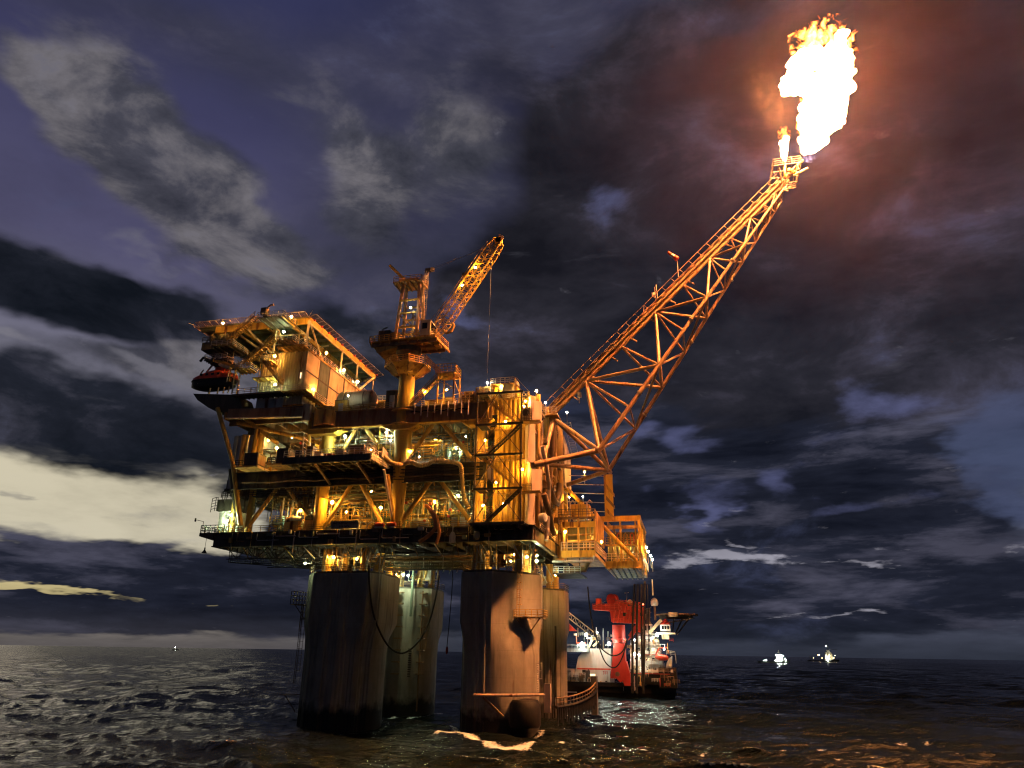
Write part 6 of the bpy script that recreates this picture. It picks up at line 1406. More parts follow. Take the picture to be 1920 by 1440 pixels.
rows = [('lowest', 'low', 31.85, 'lower', [(-74.5, 124), (-68.5, 120.6), (-63, 122.5), (-57.5, 120.4), (-52, 123), (-45.5, 120.6), (-41, 122.6), (-37.5, 120.8), (-33, 121.5)], ['behind the far left V brace foot', 'under the left lower braces', 'beside the arm floodlight', 'behind the banner', 'behind the crane column foot', 'left of the bent orange hoses', 'in the middle of the right lower bay', 'behind the ribbed hose', 'behind the right column foot']),
        ('lowest', 'low', 31.85, 'lower', [(-66, 128), (-59, 127.5), (-49, 128.2), (-43, 127.6), (-36, 128), (-30, 126)], ['deeper in behind the left lower braces', 'deeper in behind the banner', 'deeper in behind the crane column', 'deeper in behind the bent hoses', 'deeper in near the right column', 'deep behind the stair tower foot']),
        ('process', 'mid', 43.15, 'upper', [(-76, 121), (-69.5, 119.6), (-60.5, 120.6), (-54.6, 121.5), (-44.8, 121.6), (-39.6, 120.4), (-35.8, 122.4)], ['behind the left cabinets', 'behind the thick left column', 'behind the left laydown floodlight', 'left of the crane column', 'between the upper braces at left', 'between the upper braces at right', 'behind the right upper brace']),
        ('process', 'mid', 43.15, 'upper', [(-66, 127.5), (-57, 127.8), (-50, 128), (-42, 127.4), (-37.5, 128.5)], ['deep behind the thick left column', 'deep behind the laydown floodlights', 'deep behind the crane column', 'deep under the crane access tower', 'deep near the right column'])]
k_ = 0
for (lv_, _, z, _2, spots, wh) in rows:
    for (x, y), w_ in zip(spots, wh):
        i = (k_ * 3 + 1) % 8; k_ += 1
        place(i, x, y, z, kinds_[i] + ' on the ' + lv_ + ' deck, ' + w_ if len((kinds_[i] + ' on the ' + lv_ + ' deck, ' + w_).split()) <= 16 else kinds_[i] + ', ' + w_, rk.choice([0, math.pi]) if y > 124 else 0)
for i in range(8):
    if not used[i]: place(i, -70 + i * 4, 133, 43.15, kinds_[i] + ' far back on the process deck')
# suspended pipe runs and cable ladders under each deck (each run its own thing)
pr = random.Random(3)
for lv_, z0, z1, xa, xb in (('lowest', 37.6, 39.4, -76, -34.5), ('process', 47.6, 49.6, -66, -35.5)):
    t = thing('overhead_pipework', 'long pipe runs hung under the roof of the ' + lv_ + ' deck level', 'pipework', ((xa + xb) / 2, 121, z1))
    for i in range(30):
        y = 118.2 + (i % 8) * 1.25; z = pr.uniform(z0, z1); a = xa + pr.uniform(0, 9); b = xb - pr.uniform(0, 9)
        MB().path([(a, y, z - pr.uniform(1, 4)), (a, y, z - .25), (a + .25, y, z), (b - .25, y, z), (b, y, z - .25), (b, y, z - pr.uniform(1, 4))], pr.choice([.07, .1, .14, .2]), n=7).build('pipe', pr.choice(['pipe', 'galv', 'green_grey', 'ochre', 'brown_steel']), t, smooth=True)
    for i in range(76):
        x = xa + (xb - xa) * (i + .5) / 76 + pr.uniform(-.5, .5); y = pr.uniform(118.2, 128)
        MB().tube((x, y, z0 - pr.uniform(.5, 4.5)), (x, y, z1 + 1.8), pr.choice([.05, .07, .1, .14]), n=6).build('drop_pipe', pr.choice(['galv', 'pipe', 'ochre', 'yellow', 'green_grey']), t, smooth=True)
bw = thing('process_bulkhead', 'dark bulkhead wall far behind the equipment on the process deck', 'bulkhead', (-50, 135, 43))
MB().corr((-67, 134.6), (-33, 134.6), 43.2, 52.3, pitch=1.4, depth=.2).build('wall_panel', 'green_grey', bw)
bw = thing('rear_bulkhead', 'dark bulkhead wall behind the equipment on the lowest deck, open at the left', 'bulkhead', (-45, 138, 31.8))
MB().corr((-63, 137), (-26, 137), 31.9, 41.9, pitch=1.6, depth=.2).build('wall_panel', 'green_grey', bw)
hf = thing('hanging_floor', 'partial mezzanine floor hung below the process deck at the left end', 'mezzanine floor', (-74, 122, 40))
MB().box(-82, -66, 117.5, 130, 38.6, 38.8).build('floor_plate', 'grating', hf)
for i in range(8): MB().beam((-81.8 + i * 2.2, 117.4, 38.4), (-81.8 + i * 2.2, 130, 38.4), .2, .4).build('floor_beam', 'dark_steel', hf)
MB().rail([(-84.6, 117, 38.6), (-66, 117, 38.6)], sp=1.3, r=.05).build('railing', 'dark_steel', hf)
for i in range(9): x = -84 + i * 2.2; MB().beam((x, 117.3, 36.8 - (i % 3) * .6), (x, 117.3, 42), .12).build('hanger', 'dark_steel', hf)
for i in range(5): MB().box(-83.5 + i * 2.6, -82 + i * 2.6, 118, 120, 39, 41.2).build('tray_box', 'dark_steel', hf)
# ---------------------------------------------------------------- left end
cl = thing('left_clad_room', 'leaning grey corrugated room hanging off the left end of the process deck', 'room', (-84, 121, 40))
q = [PY(430, 797, 121), PY(455, 797, 121), PY(432, 892, 121), PY(413, 895, 121)]
MB().corr((-86.6, 121), (-80.4, 121), 41.2, 52.0, pitch=.8).build('front_wall', 'galv', cl)
MB().box(-86.8, -80.4, 121.2, 130, 41.0, 52.1).build('room_body', 'galv', cl)
MB().box(-86.9, -80.4, 120.7, 130, 40.6, 41.2).build('floor_slab', 'dark_steel', cl)
MB().box(-86.8, -80.4, 120.75, 120.95, 46.2, 46.7).build('belt_rail', 'galv', cl)
for i in range(6): x = -87.2 + i * .95; MB().beam((x, 121, 37.2), (x, 121, 40.8), .1).build('hanger', 'dark_steel', cl)
MB().beam((-87.3, 121, 37.2), (-81, 121, 36.8), .12).build('lower_rail', 'dark_steel', cl)
gl = thing('lit_plant_room', 'small green-lit plant room on the left tip of the lowest deck', 'plant room', (-85, 119, 31.8))
MB().corr((-85.3, 118.2), (-80.9, 118.2), 32.0, 36.2, pitch=.9).build('front_wall', 'white_paint', gl)
MB().box(-85.2, -81, 118.35, 123, 32, 36.1).build('room_body', 'white_paint', gl)
MB().box(-85.6, -80.8, 117.6, 123, 36.2, 38.4).build('roof_unit', 'dark_steel', gl)
MB().rail([(-86.8, 117.5, 36.0), (-86.0, 117.5, 36.2), (-85.6, 117.5, 36.2)], h=2.6, sp=.6, r=.04, rails=5).build('ladder_cage', 'dark_steel', gl)
lt = thing('left_tip_platform', 'small railed platform sticking out at the extreme left of the lowest deck', 'platform', (-86, 117, 31.8))
MB().extrude([(-86.9, 115.5, 31.8), (-84, 115.5, 31.8), (-84, 115.5, 30.4), (-86.9, 115.5, 31.2)], (0, 8, 0)).build('platform_body', 'dark_steel', lt)
MB().rail([(-86.8, 121, 31.8), (-86.8, 115.6, 31.8), (-81, 115.6, 31.8)], h=1.4, sp=1.0, r=.05).build('railing', 'green_grey', lt)
MB().path([(-86.5, 115.6, 31.8), (-86.5, 115.6, 33.9), (-88.3, 115.6, 34.3)], .06, n=5).build('signal_arm', 'dark_steel', lt)
MB().lathe((-88.3, 115.6, 33.9), [(.05, 0), (.16, .1), (.16, .6), (.05, .7)], n=8).build('signal_light', 'dark_steel', lt)
MB().tube((-85.6, 116, 28.6), (-85.6, 116, 31.3), .04, n=5).build('hanging_line', 'dark_steel', lt)
MB().lathe((-85.6, 116, 28.2), [(.5, 0), (.12, .6), (.12, 1.0)], n=8).build('hanging_horn', 'dark_steel', lt)
# cabinets on bracket platforms at the front left of the process deck
for k, (px0, px1, pyt, pyb, lab) in enumerate(((455, 484, 848, 879, 'dark boxy cabinet on a bracket platform, left one of the pair'), (516, 541, 840, 874, 'taller dark boxy cabinet on a bracket platform, right one of the pair'))):
    a, b = PY(px0, pyb, 112.8), PY(px1, pyt, 112.8); t = thing('process_cabinet', lab, 'cabinet', (a.x, 113, a.z), 'cabinets at the left end')
    MB().box(a.x, b.x, 112.8, 115.6, a.z + .5, b.z).build('cabinet_body', 'dark_steel', t)
    MB().box(b.x + .02, b.x + .1, 113, 115.4, a.z + .9, b.z - .3).build('side_door', 'brown_steel', t)
    MB().box(a.x - 1.6, b.x + .3, 112.5, 116.6, a.z + .2, a.z + .48).build('bracket_floor', 'ochre', t)
    MB().rail([(a.x - 1.6, 112.6, a.z + .48), (a.x, 112.6, a.z + .48)], sp=.7, r=.05).build('railing', 'dark_steel', t)
    MB().beam((b.x + .3, 112.6, a.z + .3), (b.x + .3, 116.8, a.z + .3), .12, .5).build('edge_strip', 'pale', t)
# laydown deck
ld = thing('laydown_deck', 'dark laydown deck jutting out towards the sea left of the crane column', 'platform', (-58.5, 112, 43.5))
LX0, LX1, LY0 = -67.4, -50.9, 108.6
MB().box(LX0, LX1, LY0, 117, 43.25, 43.4).build('deck_plate', 'grating', ld)
for i in range(9): x = LX0 + .2 + i * 2.0; MB().beam((x, LY0 + .1, 42.8), (x, 117, 42.8), .25, .85).build('floor_beam', 'dark_steel', ld)
for y in (LY0, 111.4, 114.2): MB().beam((LX0, y, 42.75), (LX1, y, 42.75), .3, .7 if y > LY0 else 1.25).build('cross_beam', 'dark_steel', ld)
MB().beam((LX1 + .1, LY0, 43.0), (LX1 + .1, 117.2, 43.0), .2, 1.1).build('side_girder', 'pale', ld)
for z in (42.8, 43.2): MB().beam((LX1 + .22, LY0 - .1, z), (LX1 + .22, 117.2, z), .1, .12).build('side_flange', 'cream', ld)
MB().rail([(LX0, LY0 + .1, 43.4), (LX1, LY0 + .1, 43.4), (LX1, 117, 43.4)], h=1.2, sp=1.0, r=.045).build('railing', 'pale', ld)
for a, b in (((-62, 110, 42.5), (-62, 116.4, 40.2)), ((-54, 110, 42.5), (-54, 116.4, 40.2))): MB().tube(a, b, .25, n=8).build('knee_brace', 'brown_steel', ld, smooth=True)
wd = thing('tilted_wind_panel', 'pale slanted wind panel on the right edge of the laydown deck', 'wind panel', (-50.4, 112, 43.4))
MB().extrude([PX(717, 838, -50.6), PX(738, 862, -50.6), PX(738, 882, -50.6), PX(715, 856, -50.6)], (.15, 0, 0)).build('panel', 'pale', wd)
# cargo on the laydown deck
cg = random.Random(8)
names = [('cargo_box', 'dark'), ('cargo_box', 'pale'), ('cargo_box', 'brown')]
items = [(-66.4, 1.6, 1.9, 'dark_steel', 'dark crate at the left end of the laydown deck'), (-64.2, 1.2, 2.4, 'brown_steel', 'tall brown crate second from the left on the laydown deck'), (-62.4, 1.0, 1.3, 'pale', 'pale low crate in the left half of the laydown deck'), (-60.6, 1.5, 1.0, 'boat_red', 'reddish low crate in the middle of the laydown deck'), (-58.4, 1.3, 1.5, 'pale', 'pale crate right of the red one on the laydown deck'), (-56.0, 2.8, 2.2, 'brown_steel', 'wide brown skip on the right half of the laydown deck'), (-52.9, 1.4, 1.7, 'pale', 'pale crate beside the right rail of the laydown deck')]
for x, w, h, mt_, lab in items:
    t = thing('cargo_crate', lab, 'crate', (x, 111.5, 43.4), 'crates on the laydown deck')
    MB().box(x, x + w, 110.6, 112.4, 43.5, 43.4 + h).build('crate_body', mt_, t)
    f = MB()
    for dx in (0, w):
        f.beam((x + dx, 110.58, 43.4), (x + dx, 110.58, 43.4 + h), .1)
    f.beam((x, 110.56, 43.4 + h), (x + w, 110.56, 43.4 + h), .1); f.beam((x, 110.56, 43.45 + h * .5), (x + w, 110.56, 43.45 + h * .5), .07); f.build('crate_frame', 'ochre', t)
for k, (px0, pyt, px1, pyb, lab) in enumerate(((687, 822, 702, 852, 'pink lit open ladder frame standing at the right of the laydown deck'), (566, 820, 578, 853, 'slim pale ladder frame at the left of the laydown deck'))):
    a, b = PY(px0, pyb, 110), PY(px1, pyt, 110); t = thing('ladder_frame', lab, 'frame', (a.x, 110, a.z))
    m = MB(); m.beam((a.x, 110, a.z), (a.x, 110, b.z), .14); m.beam((b.x, 111, a.z), (b.x, 111, b.z - .8), .14)
    for j in range(4): z = a.z + (b.z - a.z) * (j + 1) / 4.0; m.beam((a.x, 110, z), (b.x, 111, z - .8), .1)
    m.build('frame', 'pale', t)
# hoses
hs = thing('ribbed_hose', 'long ribbed yellow hose snaking along the girder from the laydown deck', 'hose', PY(760, 868, 115))
hp_ = [(700, 855), (715, 850), (722, 858), (732, 866), (742, 870), (755, 871), (765, 867), (772, 866), (785, 872), (800, 871), (815, 864), (835, 865), (856, 868), (864, 874), (866, 890), (868, 920), (873, 940), (880, 953)]
P_ = [PY(a, b, 113.6 if i < 5 else 115.0) for i, (a, b) in enumerate(hp_)]
dense = []
for i in range(len(P_) - 1):
    for j in range(10):
        u = j / 10; p0, p1, p2, p3 = P_[max(0, i - 1)], P_[i], P_[i + 1], P_[min(len(P_) - 1, i + 2)]
        dense.append(.5 * ((2 * p1) + (p2 - p0) * u + (2 * p0 - 5 * p1 + 4 * p2 - p3) * u * u + (3 * p1 - p0 - 3 * p2 + p3) * u ** 3))
MB().path(dense, [.42 if i % 2 else .34 for i in range(len(dense))], n=10).build('hose_tube', 'hose', hs, smooth=True)
def spline(pts, k=10):
    out = []
    for i in range(len(pts) - 1):
        for j in range(k):
            u = j / k; p0, p1, p2, p3 = pts[max(0, i - 1)], pts[i], pts[i + 1], pts[min(len(pts) - 1, i + 2)]
            out.append(.5 * ((2 * p1) + (p2 - p0) * u + (2 * p0 - 5 * p1 + 4 * p2 - p3) * u * u + (3 * p1 - p0 - 3 * p2 + p3) * u ** 3))
    return out + [pts[-1]]
def rope(name, label, cat, pxs, y, r, mat, loc=None):
    ys_ = y if isinstance(y, (list, tuple)) else [y] * len(pxs)
    pts = [PY(a, b, yy) for (a, b), yy in zip(pxs, ys_)]; t = thing(name, label, cat, pts[0]); MB().path(spline(pts), r, n=8).build('line' if r < .15 else 'tube', mat, t, smooth=True); return t
rope('bunker_hose', 'bent orange hose arching over the rail of the lowest deck, left of a close pair', 'hose', [(798, 947), (806, 955), (812, 965), (816, 978), (816, 990), (808, 1000), (796, 1010), (786, 1016)], 114.6, .34, 'orange_hose')
rope('bunker_hose', 'bent orange hose arching over the rail of the lowest deck, right of a close pair', 'hose', [(806, 958), (814, 963), (819, 972), (822, 985), (824, 998), (822, 1008), (818, 1020)], 114.3, .30, 'orange_hose')
rope('mooring_rope', 'thick black hose hanging in a deep loop between the two left legs', 'hose', [(692, 1060), (693, 1100), (700, 1150), (715, 1190), (732, 1215), (752, 1225), (772, 1216), (790, 1196), (805, 1165), (815, 1130), (824, 1080)], [117, 117.5, 119, 121, 123, 125, 127, 129, 131, 132, 133], .16, 'rubber')
rope('hanging_rope', 'dark rope with a weighted end hanging between the left and right legs', 'rope', [(850, 1020), (848, 1096), (843, 1160), (838, 1212)], 118, .07, 'rubber')
rope('hanging_rope', 'dark slack hose looping down beside the red vessel crane, upper loop', 'hose', [(1102, 1100), (1106, 1140), (1113, 1180), (1124, 1210), (1140, 1226), (1155, 1229), (1168, 1220), (1176, 1200)], 150, .13, 'rubber')
rope('hanging_rope', 'dark slack hose looping down beside the red vessel crane, lower loop', 'hose', [(1116, 1185), (1124, 1215), (1134, 1240), (1146, 1251), (1157, 1249), (1167, 1232), (1175, 1205)], 151, .12, 'rubber')
wt_ = thing('rope_weight', 'small pale weight at the end of the rope hanging between the legs', 'weight', PY(838, 1218, 118)); e = PY(838, 1218, 118)
MB().lathe(e, [(.08, .5), (.22, .2), (.22, -.4), (.05, -.7)], n=10).build('weight_body', 'boat_red', wt_, smooth=True)
# dark umbilicals hanging from the wellhead module to the vessel
for k, (a, b, c) in enumerate((((1190, 1095), (1186, 1180), (1186, 1300)), ((1196, 1095), (1194, 1180), (1194, 1300)), ((1203, 1095), (1203, 1180), (1205, 1290)), ((1209, 1090), (1208, 1170), (1207, 1300)), ((1214, 1095), (1216, 1160), (1217, 1230)))):
    rope('riser_line', ['leftmost dark riser line hanging in front of the red vessel', 'second dark riser line from the left in front of the vessel', 'middle dark riser line in front of the vessel', 'fourth dark riser line in front of the vessel', 'rightmost, shorter dark riser line below the wellhead module'][k], 'riser', [a, b, c], 158, .22 if k < 4 else .1, 'rubber')
# banner with faded lettering on the rail
bn = thing('rail_banner', 'grey fabric banner with dark lettering tied to the rail of the lowest deck', 'banner', PY(646, 990, 115.6))
a, b = PY(620, 992, 115.7), PY(672, 976, 115.7); MB().box(a.x, b.x, 115.68, 115.72, a.z, b.z).build('banner_cloth', 'banner', bn)
def text(s, loc, size, mat, parent, rot=(math.pi / 2, 0, 0), name='lettering'):
    cu = bpy.data.curves.new(name, 'FONT'); cu.body = s; cu.size = size; cu.align_x = 'CENTER'; cu.align_y = 'CENTER'; cu.extrude = .01
    tmp = bpy.data.objects.new(name, cu); C.objects.link(tmp); bpy.context.view_layer.update(); me = bpy.data.meshes.new_from_object(tmp.evaluated_get(bpy.context.evaluated_depsgraph_get())); bpy.data.objects.remove(tmp); o = bpy.data.objects.new(name, me); C.objects.link(o); me.materials.clear(); me.materials.append(MATS[mat]); o.parent = parent; o.location = Vector(loc) - parent_origin(parent); o.rotation_euler = rot; return o
text('AUTHORISED TO GO', ((a.x + b.x) / 2, 115.66, (a.z + b.z) / 2 + .35), .46, 'rubber', bn)
text('TOP DECK', ((a.x + b.x) / 2, 115.66, (a.z + b.z) / 2 - .3), .42, 'rubber', bn)
# life rafts / red drums at the rail
for k, x in enumerate((-54.4, -52.8, -51.2, -49.0)):
    t = thing('coiled_hose_reel', ['leftmost pinkish hose hoop on the lowest deck rail', 'second pinkish hose hoop on the lowest deck rail', 'reddish drum on the lowest deck rail, left of the crane column foot', 'reddish drum on the lowest deck rail, right of the crane column foot'][k], 'hose reel', (x, 115.4, 32))
    if k < 2: MB().path([V(x - .8, 115.3, 31.7), V(x - .6, 115.3, 32.5), V(x, 115.3, 32.9), V(x + .6, 115.3, 32.8)], .12, n=7).build('hoop', 'pale', t, smooth=True)
    else: MB().lathe((x - .9, 115.4, 32.4), [(.1, 0), (.42, .1), (.46, .5), (.46, 1.4), (.4, 1.7), (.1, 1.8)], n=14, axis=(1, 0, 0)).build('drum_shell', 'boat_red', t, smooth=True); MB().box(x - .8, x + .7, 115.1, 115.7, 31.8, 32.1).build('cradle', 'pale', t)
sb = thing('snatch_block', 'grey snatch block hanging under the deck edge left of the near right leg', 'block', PY(848, 1008, 115.2)); e = PY(848, 1006, 115.2)
MB().extrude([e + V(-.55, 0, -1), e + V(.55, 0, -1), e + V(.5, 0, .2), e + V(.2, 0, .8), e + V(-.2, 0, .8), e + V(-.5, 0, .2)], (0, .3, 0)).build('block_cheek', 'galv', sb); MB().tube(e + V(0, .15, .7), e + V(0, .15, 2.2), .08, n=6).build('shackle', 'galv', sb)
fd = thing('hose_reel_drum', 'round ochre drum hanging at the deck corner under the right column', 'drum', PY(893, 1005, 115)); e = PY(893, 1004, 115)
MB().lathe(e, [(.1, -.5), (.7, -.4), (.75, 0), (.6, .5), (.1, .6)], n=16, axis=(1, .3, 0)).build('drum_shell', 'cream', fd, smooth=True)
# equipment standing on the weather deck
for k, (x, w, h, y, mt_, lab) in enumerate(((-66.0, 1.6, 2.0, 118.4, 'ochre', 'ochre box at the foot of the quarters wall'), (-64.0, 2.6, 3.2, 118.6, 'yellow', 'yellow cabinet in front of the quarters wall'), (-53.6, 2.6, 4.6, 119, 'dark_steel', 'tall dark cabinet just left of the crane column'), (-46.4, 3.4, 2.8, 121, 'cream', 'cream container right of the crane column'), (-43.0, 2.0, 3.4, 121.5, 'galv', 'grey equipment box behind the access stair'), (-38.0, 3.0, 2.2, 121, 'cream', 'cream container right of the crane access tower'))):
    t = thing('deck_cabinet', lab, 'cabinet', (x + w / 2, y, 54.0))
    MB().box(x, x + w, y, y + 2.6, 54.1, 54 + h).build('cabinet_body', mt_, t); MB().box(x - .05, x + w + .05, y - .05, y + 2.65, 54 + h, 54.12 + h).build('lid', 'brown_steel', t)
    MB().box(x + w * .3, x + w * .7, y - .04, y, 54.3, 54 + h * .8).build('hatch', 'galv' if mt_ != 'galv' else 'brown_steel', t)
for k, (x0, x1, h, lab) in enumerate(((-37.6, -35.2, 2.2, 'orange framed basket on the right end of the brown girder, left one'), (-34.8, -31.9, 2.9, 'orange framed basket on the right end of the brown girder, right one'))):
    t = thing('framed_basket', lab, 'basket', (x0, 116, 54)); MB().rail([(x0, 116.1, 54), (x1, 116.1, 54), (x1, 118, 54), (x0, 118, 54), (x0, 116.1, 54)], h=h, sp=.7, r=.06, rails=4).build('frame', 'ochre', t)
    MB().box(x0 + .1, x1 - .1, 116.4, 117.8, 54.1, 54 + h * .75).build('load', 'brown_steel', t)
    MB().tube((x0 + .4, 117, 54 + h), (x1 - .4, 117, 54 + h), .45, n=10).build('roll', 'ochre', t, smooth=True)
# pumps on the left of the lowest deck
for k, (px, py) in enumerate(((545, 975), (556, 973), (582, 972))):
    e = PY(px, py, 117.4); t = thing('deck_pump', ['leftmost pump by the rail of the lowest deck', 'middle pump by the rail under the left amber lamp', 'right pump by the rail of the lowest deck, dark drum'][k], 'pump', (e.x, e.y, 31.8))
    MB().lathe(e, [(.1, -.9), (.55, -.8), (.6, .3), (.4, .8), (.1, .9)], n=14, axis=(1, .2, 0)).build('motor', ['cream', 'galv', 'dark_steel'][k], t, smooth=True); MB().box(e.x - .9, e.x + .8, e.y - .5, e.y + .5, 31.85, e.z - .4).build('bed', 'ochre', t); MB().path([e + V(.7, 0, 0), e + V(1.1, 0, .2), e + V(1.2, 0, 1.6)], .14, n=7).build('discharge_pipe', 'galv', t, smooth=True)
# pipes and gear in the gap between leg tops and the lowest deck
ug = random.Random(21)
for nm, lab, x0, x1, y0, y1 in (('leg_head_pipework', 'cluster of valves and pipes on top of the near right leg, lit yellow', -35.5, -24.4, 118.4, 121), ('leg_head_pipework', 'cluster of pipes on top of the near left leg beside the amber lamps', -63.5, -51, 118.4, 121), ('leg_head_pipework', 'tangle of pipes on top of the far left leg lit by the floodlight pair', -61, -50, 142.6, 145), ('leg_head_pipework', 'dark pipes on top of the far right leg', -36, -25.5, 146.5, 149)):
    t = thing(nm, lab, 'pipework', ((x0 + x1) / 2, y0, 25))
    for i in range(22):
        x = ug.uniform(x0, x1); y = ug.uniform(y0, y1); z = ug.uniform(25, 26.5)
        MB().path([(x, y, 24.9), (x, y, z), (x + .2, y, z + .2), (x + ug.uniform(-1.8, 1.8), y, z + .2), (x + ug.uniform(-2, 2), y, 29.2)] if i % 2 else [(x, y, 24.9), (x, y, 29.2)], ug.choice([.06, .1, .16]), n=6).build('pipe', ug.choice(['galv', 'ochre', 'pipe', 'brown_steel']), t, smooth=True)
    for i in range(6):
        x = ug.uniform(x0, x1 - 1.2); z = ug.uniform(25, 26); MB().box(x, x + ug.uniform(.5, 1.3), y1, y1 + .8, z, z + ug.uniform(.8, 2.4)).build('valve_box', ug.choice(['ochre', 'galv', 'dark_steel']), t)
# pipes slung under the lowest deck
ul = thing('underdeck_pipework', 'dark pipes slung under the lowest deck between the legs', 'pipework', (-44, 124, 28))
for i in range(22):
    y = ug.uniform(118, 140); z = ug.uniform(26.8, 28.8); a = ug.uniform(-66, -50); b = ug.uniform(-42, -26)
    MB().path([(a, y, 29.2), (a, y, z + .2), (a + .2, y, z), (b - .2, y, z), (b, y, z + .2), (b, y, 29.2)], ug.choice([.08, .12, .2, .3]), n=7).build('pipe', ug.choice(['dark_steel', 'green_grey', 'galv', 'brown_steel']), ul, smooth=True)
for i in range(16):
    x = ug.uniform(-50, -36); y = ug.uniform(124, 142); MB().beam((x, y, 25.8 + ug.random()), (x, y, 29.3), .12).build('hanger', ug.choice(['galv', 'green_grey']), ul)
for i in range(8):
    x = -47 + i * 1.4; MB().beam((x, 134, 26.2), (x + 1.4, 134, 29.2), .12).build('lattice_bar', 'galv', ul)
# ---------------------------------------------------------------- offshore vessel with the red crane, beyond the right legs
YV = 232.0
ves = thing('construction_vessel', 'large offshore vessel with white superstructure and red crane, partly behind the right legs', 'ship', (-40, YV, 0))
def vp(px, py, y=YV): return PY(px, py, y)
def part_box(name, mat, px0, px1, pyt, pyb, y0, y1, par=ves):
    a = vp(px0, pyb, y0); b = vp(px1, pyt, y0); return MB().box(a.x, b.x, y0, y1, a.z, b.z).build(name, mat, par)
hz = 3.2
sec = []
hull = MB(); st_x = [-62, -60, -45, -30, -16, -9, -5.6]; hw = [8, 10, 10, 10, 8.5, 4.5, .6]
n = len(st_x); z_ = [-2, 0, 1.6, hz]; fl = [.78, .86, .96, 1.0]
for i, x in enumerate(st_x):
    for s_ in (-1, 1):
        for k, z in enumerate(z_): hull.v.append((x + (z * .28 if i >= 4 else 0), YV + s_ * hw[i] * fl[k], z + (1.8 if i >= 5 and k == 3 else 0)))
for i in range(n - 1):
    for s_ in range(2):
        for k in range(3): a = i * 8 + s_ * 4 + k; hull.f.append((a, a + 8, a + 9, a + 1) if s_ == 0 else (a, a + 1, a + 9, a + 8))
    hull.f.append((i * 8 + 3, i * 8 + 11, i * 8 + 15, i * 8 + 7)); hull.f.append((i * 8, i * 8 + 4, i * 8 + 12, i * 8 + 8))
hull.f.append((0, 1, 2, 3, 7, 6, 5, 4)); e = (n - 1) * 8; hull.f.append((e, e + 4, e + 5, e + 6, e + 7, e + 3, e + 2, e + 1))
hull.build('hull', 'hull_black', ves)
MB().box(-60, -33, YV - 10.3, YV - 10, 1.3, 1.6).build('rubbing_strake', 'galv', ves)
MB().box(-60, -16, YV - 10.1, YV - 9.9, hz, hz + 1.1).build('bulwark', 'hull_black', ves)
yv = YV - 6
# white mid structure left of crane with sloped left end
pts = [vp(1078, 1292, yv), vp(1146, 1292, yv), vp(1146, 1216, yv), vp(1098, 1216, yv), vp(1084, 1232, yv), vp(1080, 1252, yv)]
MB().extrude(pts, (0, 10, 0)).build('deck_house', 'white_paint', ves)
part_box('house_stripe', 'boat_red', 1082, 1145, 1253.5, 1255, yv - .12, yv)
part_box('upper_deck_slab', 'galv', 1058, 1104, 1216, 1222, yv - 2, yv + 4)
for k in range(2): part_box('louvre_panel', 'dark_steel', 1064 + 34 * k, 1070 + 36 * k, 1257, 1278, yv - .2, yv + 4)
for k in range(9): a = vp(1064, 1258 + k * 2.2, yv - .3); b = vp(1070, 1258 + k * 2.2, yv - .3); MB().beam(a, b, .12, .1).build('louvre_blade', 'white_paint', ves)
part_box('side_house', 'white_paint', 1060, 1078, 1254, 1292, yv + 1, yv + 5)
part_box('door', 'brown_steel', 1086, 1094, 1262, 1288, yv - .15, yv)
part_box('lit_opening', 'window_lit', 1102, 1116, 1264, 1267, yv - .12, yv)
for px, py0, py1 in ((1096, 1216, 1193), (1102, 1216, 1180), (1118, 1216, 1176), (1131, 1216, 1178), (1140, 1216, 1184)): MB().tube(vp(px, py0), vp(px, py1), .15, n=6).build('light_mast', 'galv', ves)
MB().rail([vp(1062, 1216, yv - 2), vp(1104, 1216, yv - 2)], h=1.2, sp=1.6, r=.06).build('railing', 'galv', ves)
# davit arm clutter
for a, b in (((1104, 1214), (1110, 1200)), ((1110, 1200), (1122, 1194)), ((1112, 1212), (1122, 1202)), ((1100, 1196), (1116, 1198))): MB().beam(vp(*a, yv), vp(*b, yv), .5, .6).build('davit_arm', 'cream', ves)
# crane lowered boom behind at the left
bp0, bp1 = vp(1062, 1150, YV + 4), vp(1120, 1196, YV + 4)
lb = MB()
for dz in (-.9, .9):
    for dy in (-.8, .8): lb.tube(bp0 + V(0, dy, dz), bp1 + V(0, dy, dz), .14, n=6)
d_ = bp1 - bp0
for k in range(14): u, v_ = k / 14, (k + 1) / 14; lb.beam(bp0 + d_ * u + V(0, -.8, -.9 if k % 2 else .9), bp0 + d_ * v_ + V(0, -.8, .9 if k % 2 else -.9), .1)
lb.build('gangway_truss', 'cream', ves)
MB().extrude([vp(1064, 1183), vp(1080, 1183), vp(1066, 1169)], (0, 2, 0)).build('pennant_plate', 'boat_red', ves)
# red main crane
rc = thing('vessel_crane', 'bright red knuckle crane standing on the deck of the vessel', 'crane', vp(1160, 1285, YV - 9))
yc_ = YV - 11
pp = [vp(1144, 1272, yc_), vp(1170, 1272, yc_), vp(1173, 1262, yc_), vp(1172, 1236, yc_), vp(1171, 1206, yc_), vp(1151, 1206, yc_), vp(1147, 1246, yc_)]
MB().extrude(pp, (0, 4.4, 0)).build('pedestal_base', 'red_paint', rc)
MB().extrude([vp(1166, 1273, yc_ - .1), vp(1171, 1240, yc_ - .1), vp(1174, 1240, yc_ - .1), vp(1181, 1264, yc_ - .1), vp(1182, 1286, yc_ - .1), vp(1171, 1286, yc_ - .1)], (0, 4, 0)).build('skirt_plate', 'red_paint', rc)
MB().extrude([vp(1156, 1272, yc_), vp(1170, 1272, yc_), vp(1166, 1279, yc_), vp(1161, 1279, yc_)], (0, 3, 0)).build('skirt_plate', 'red_paint', rc)
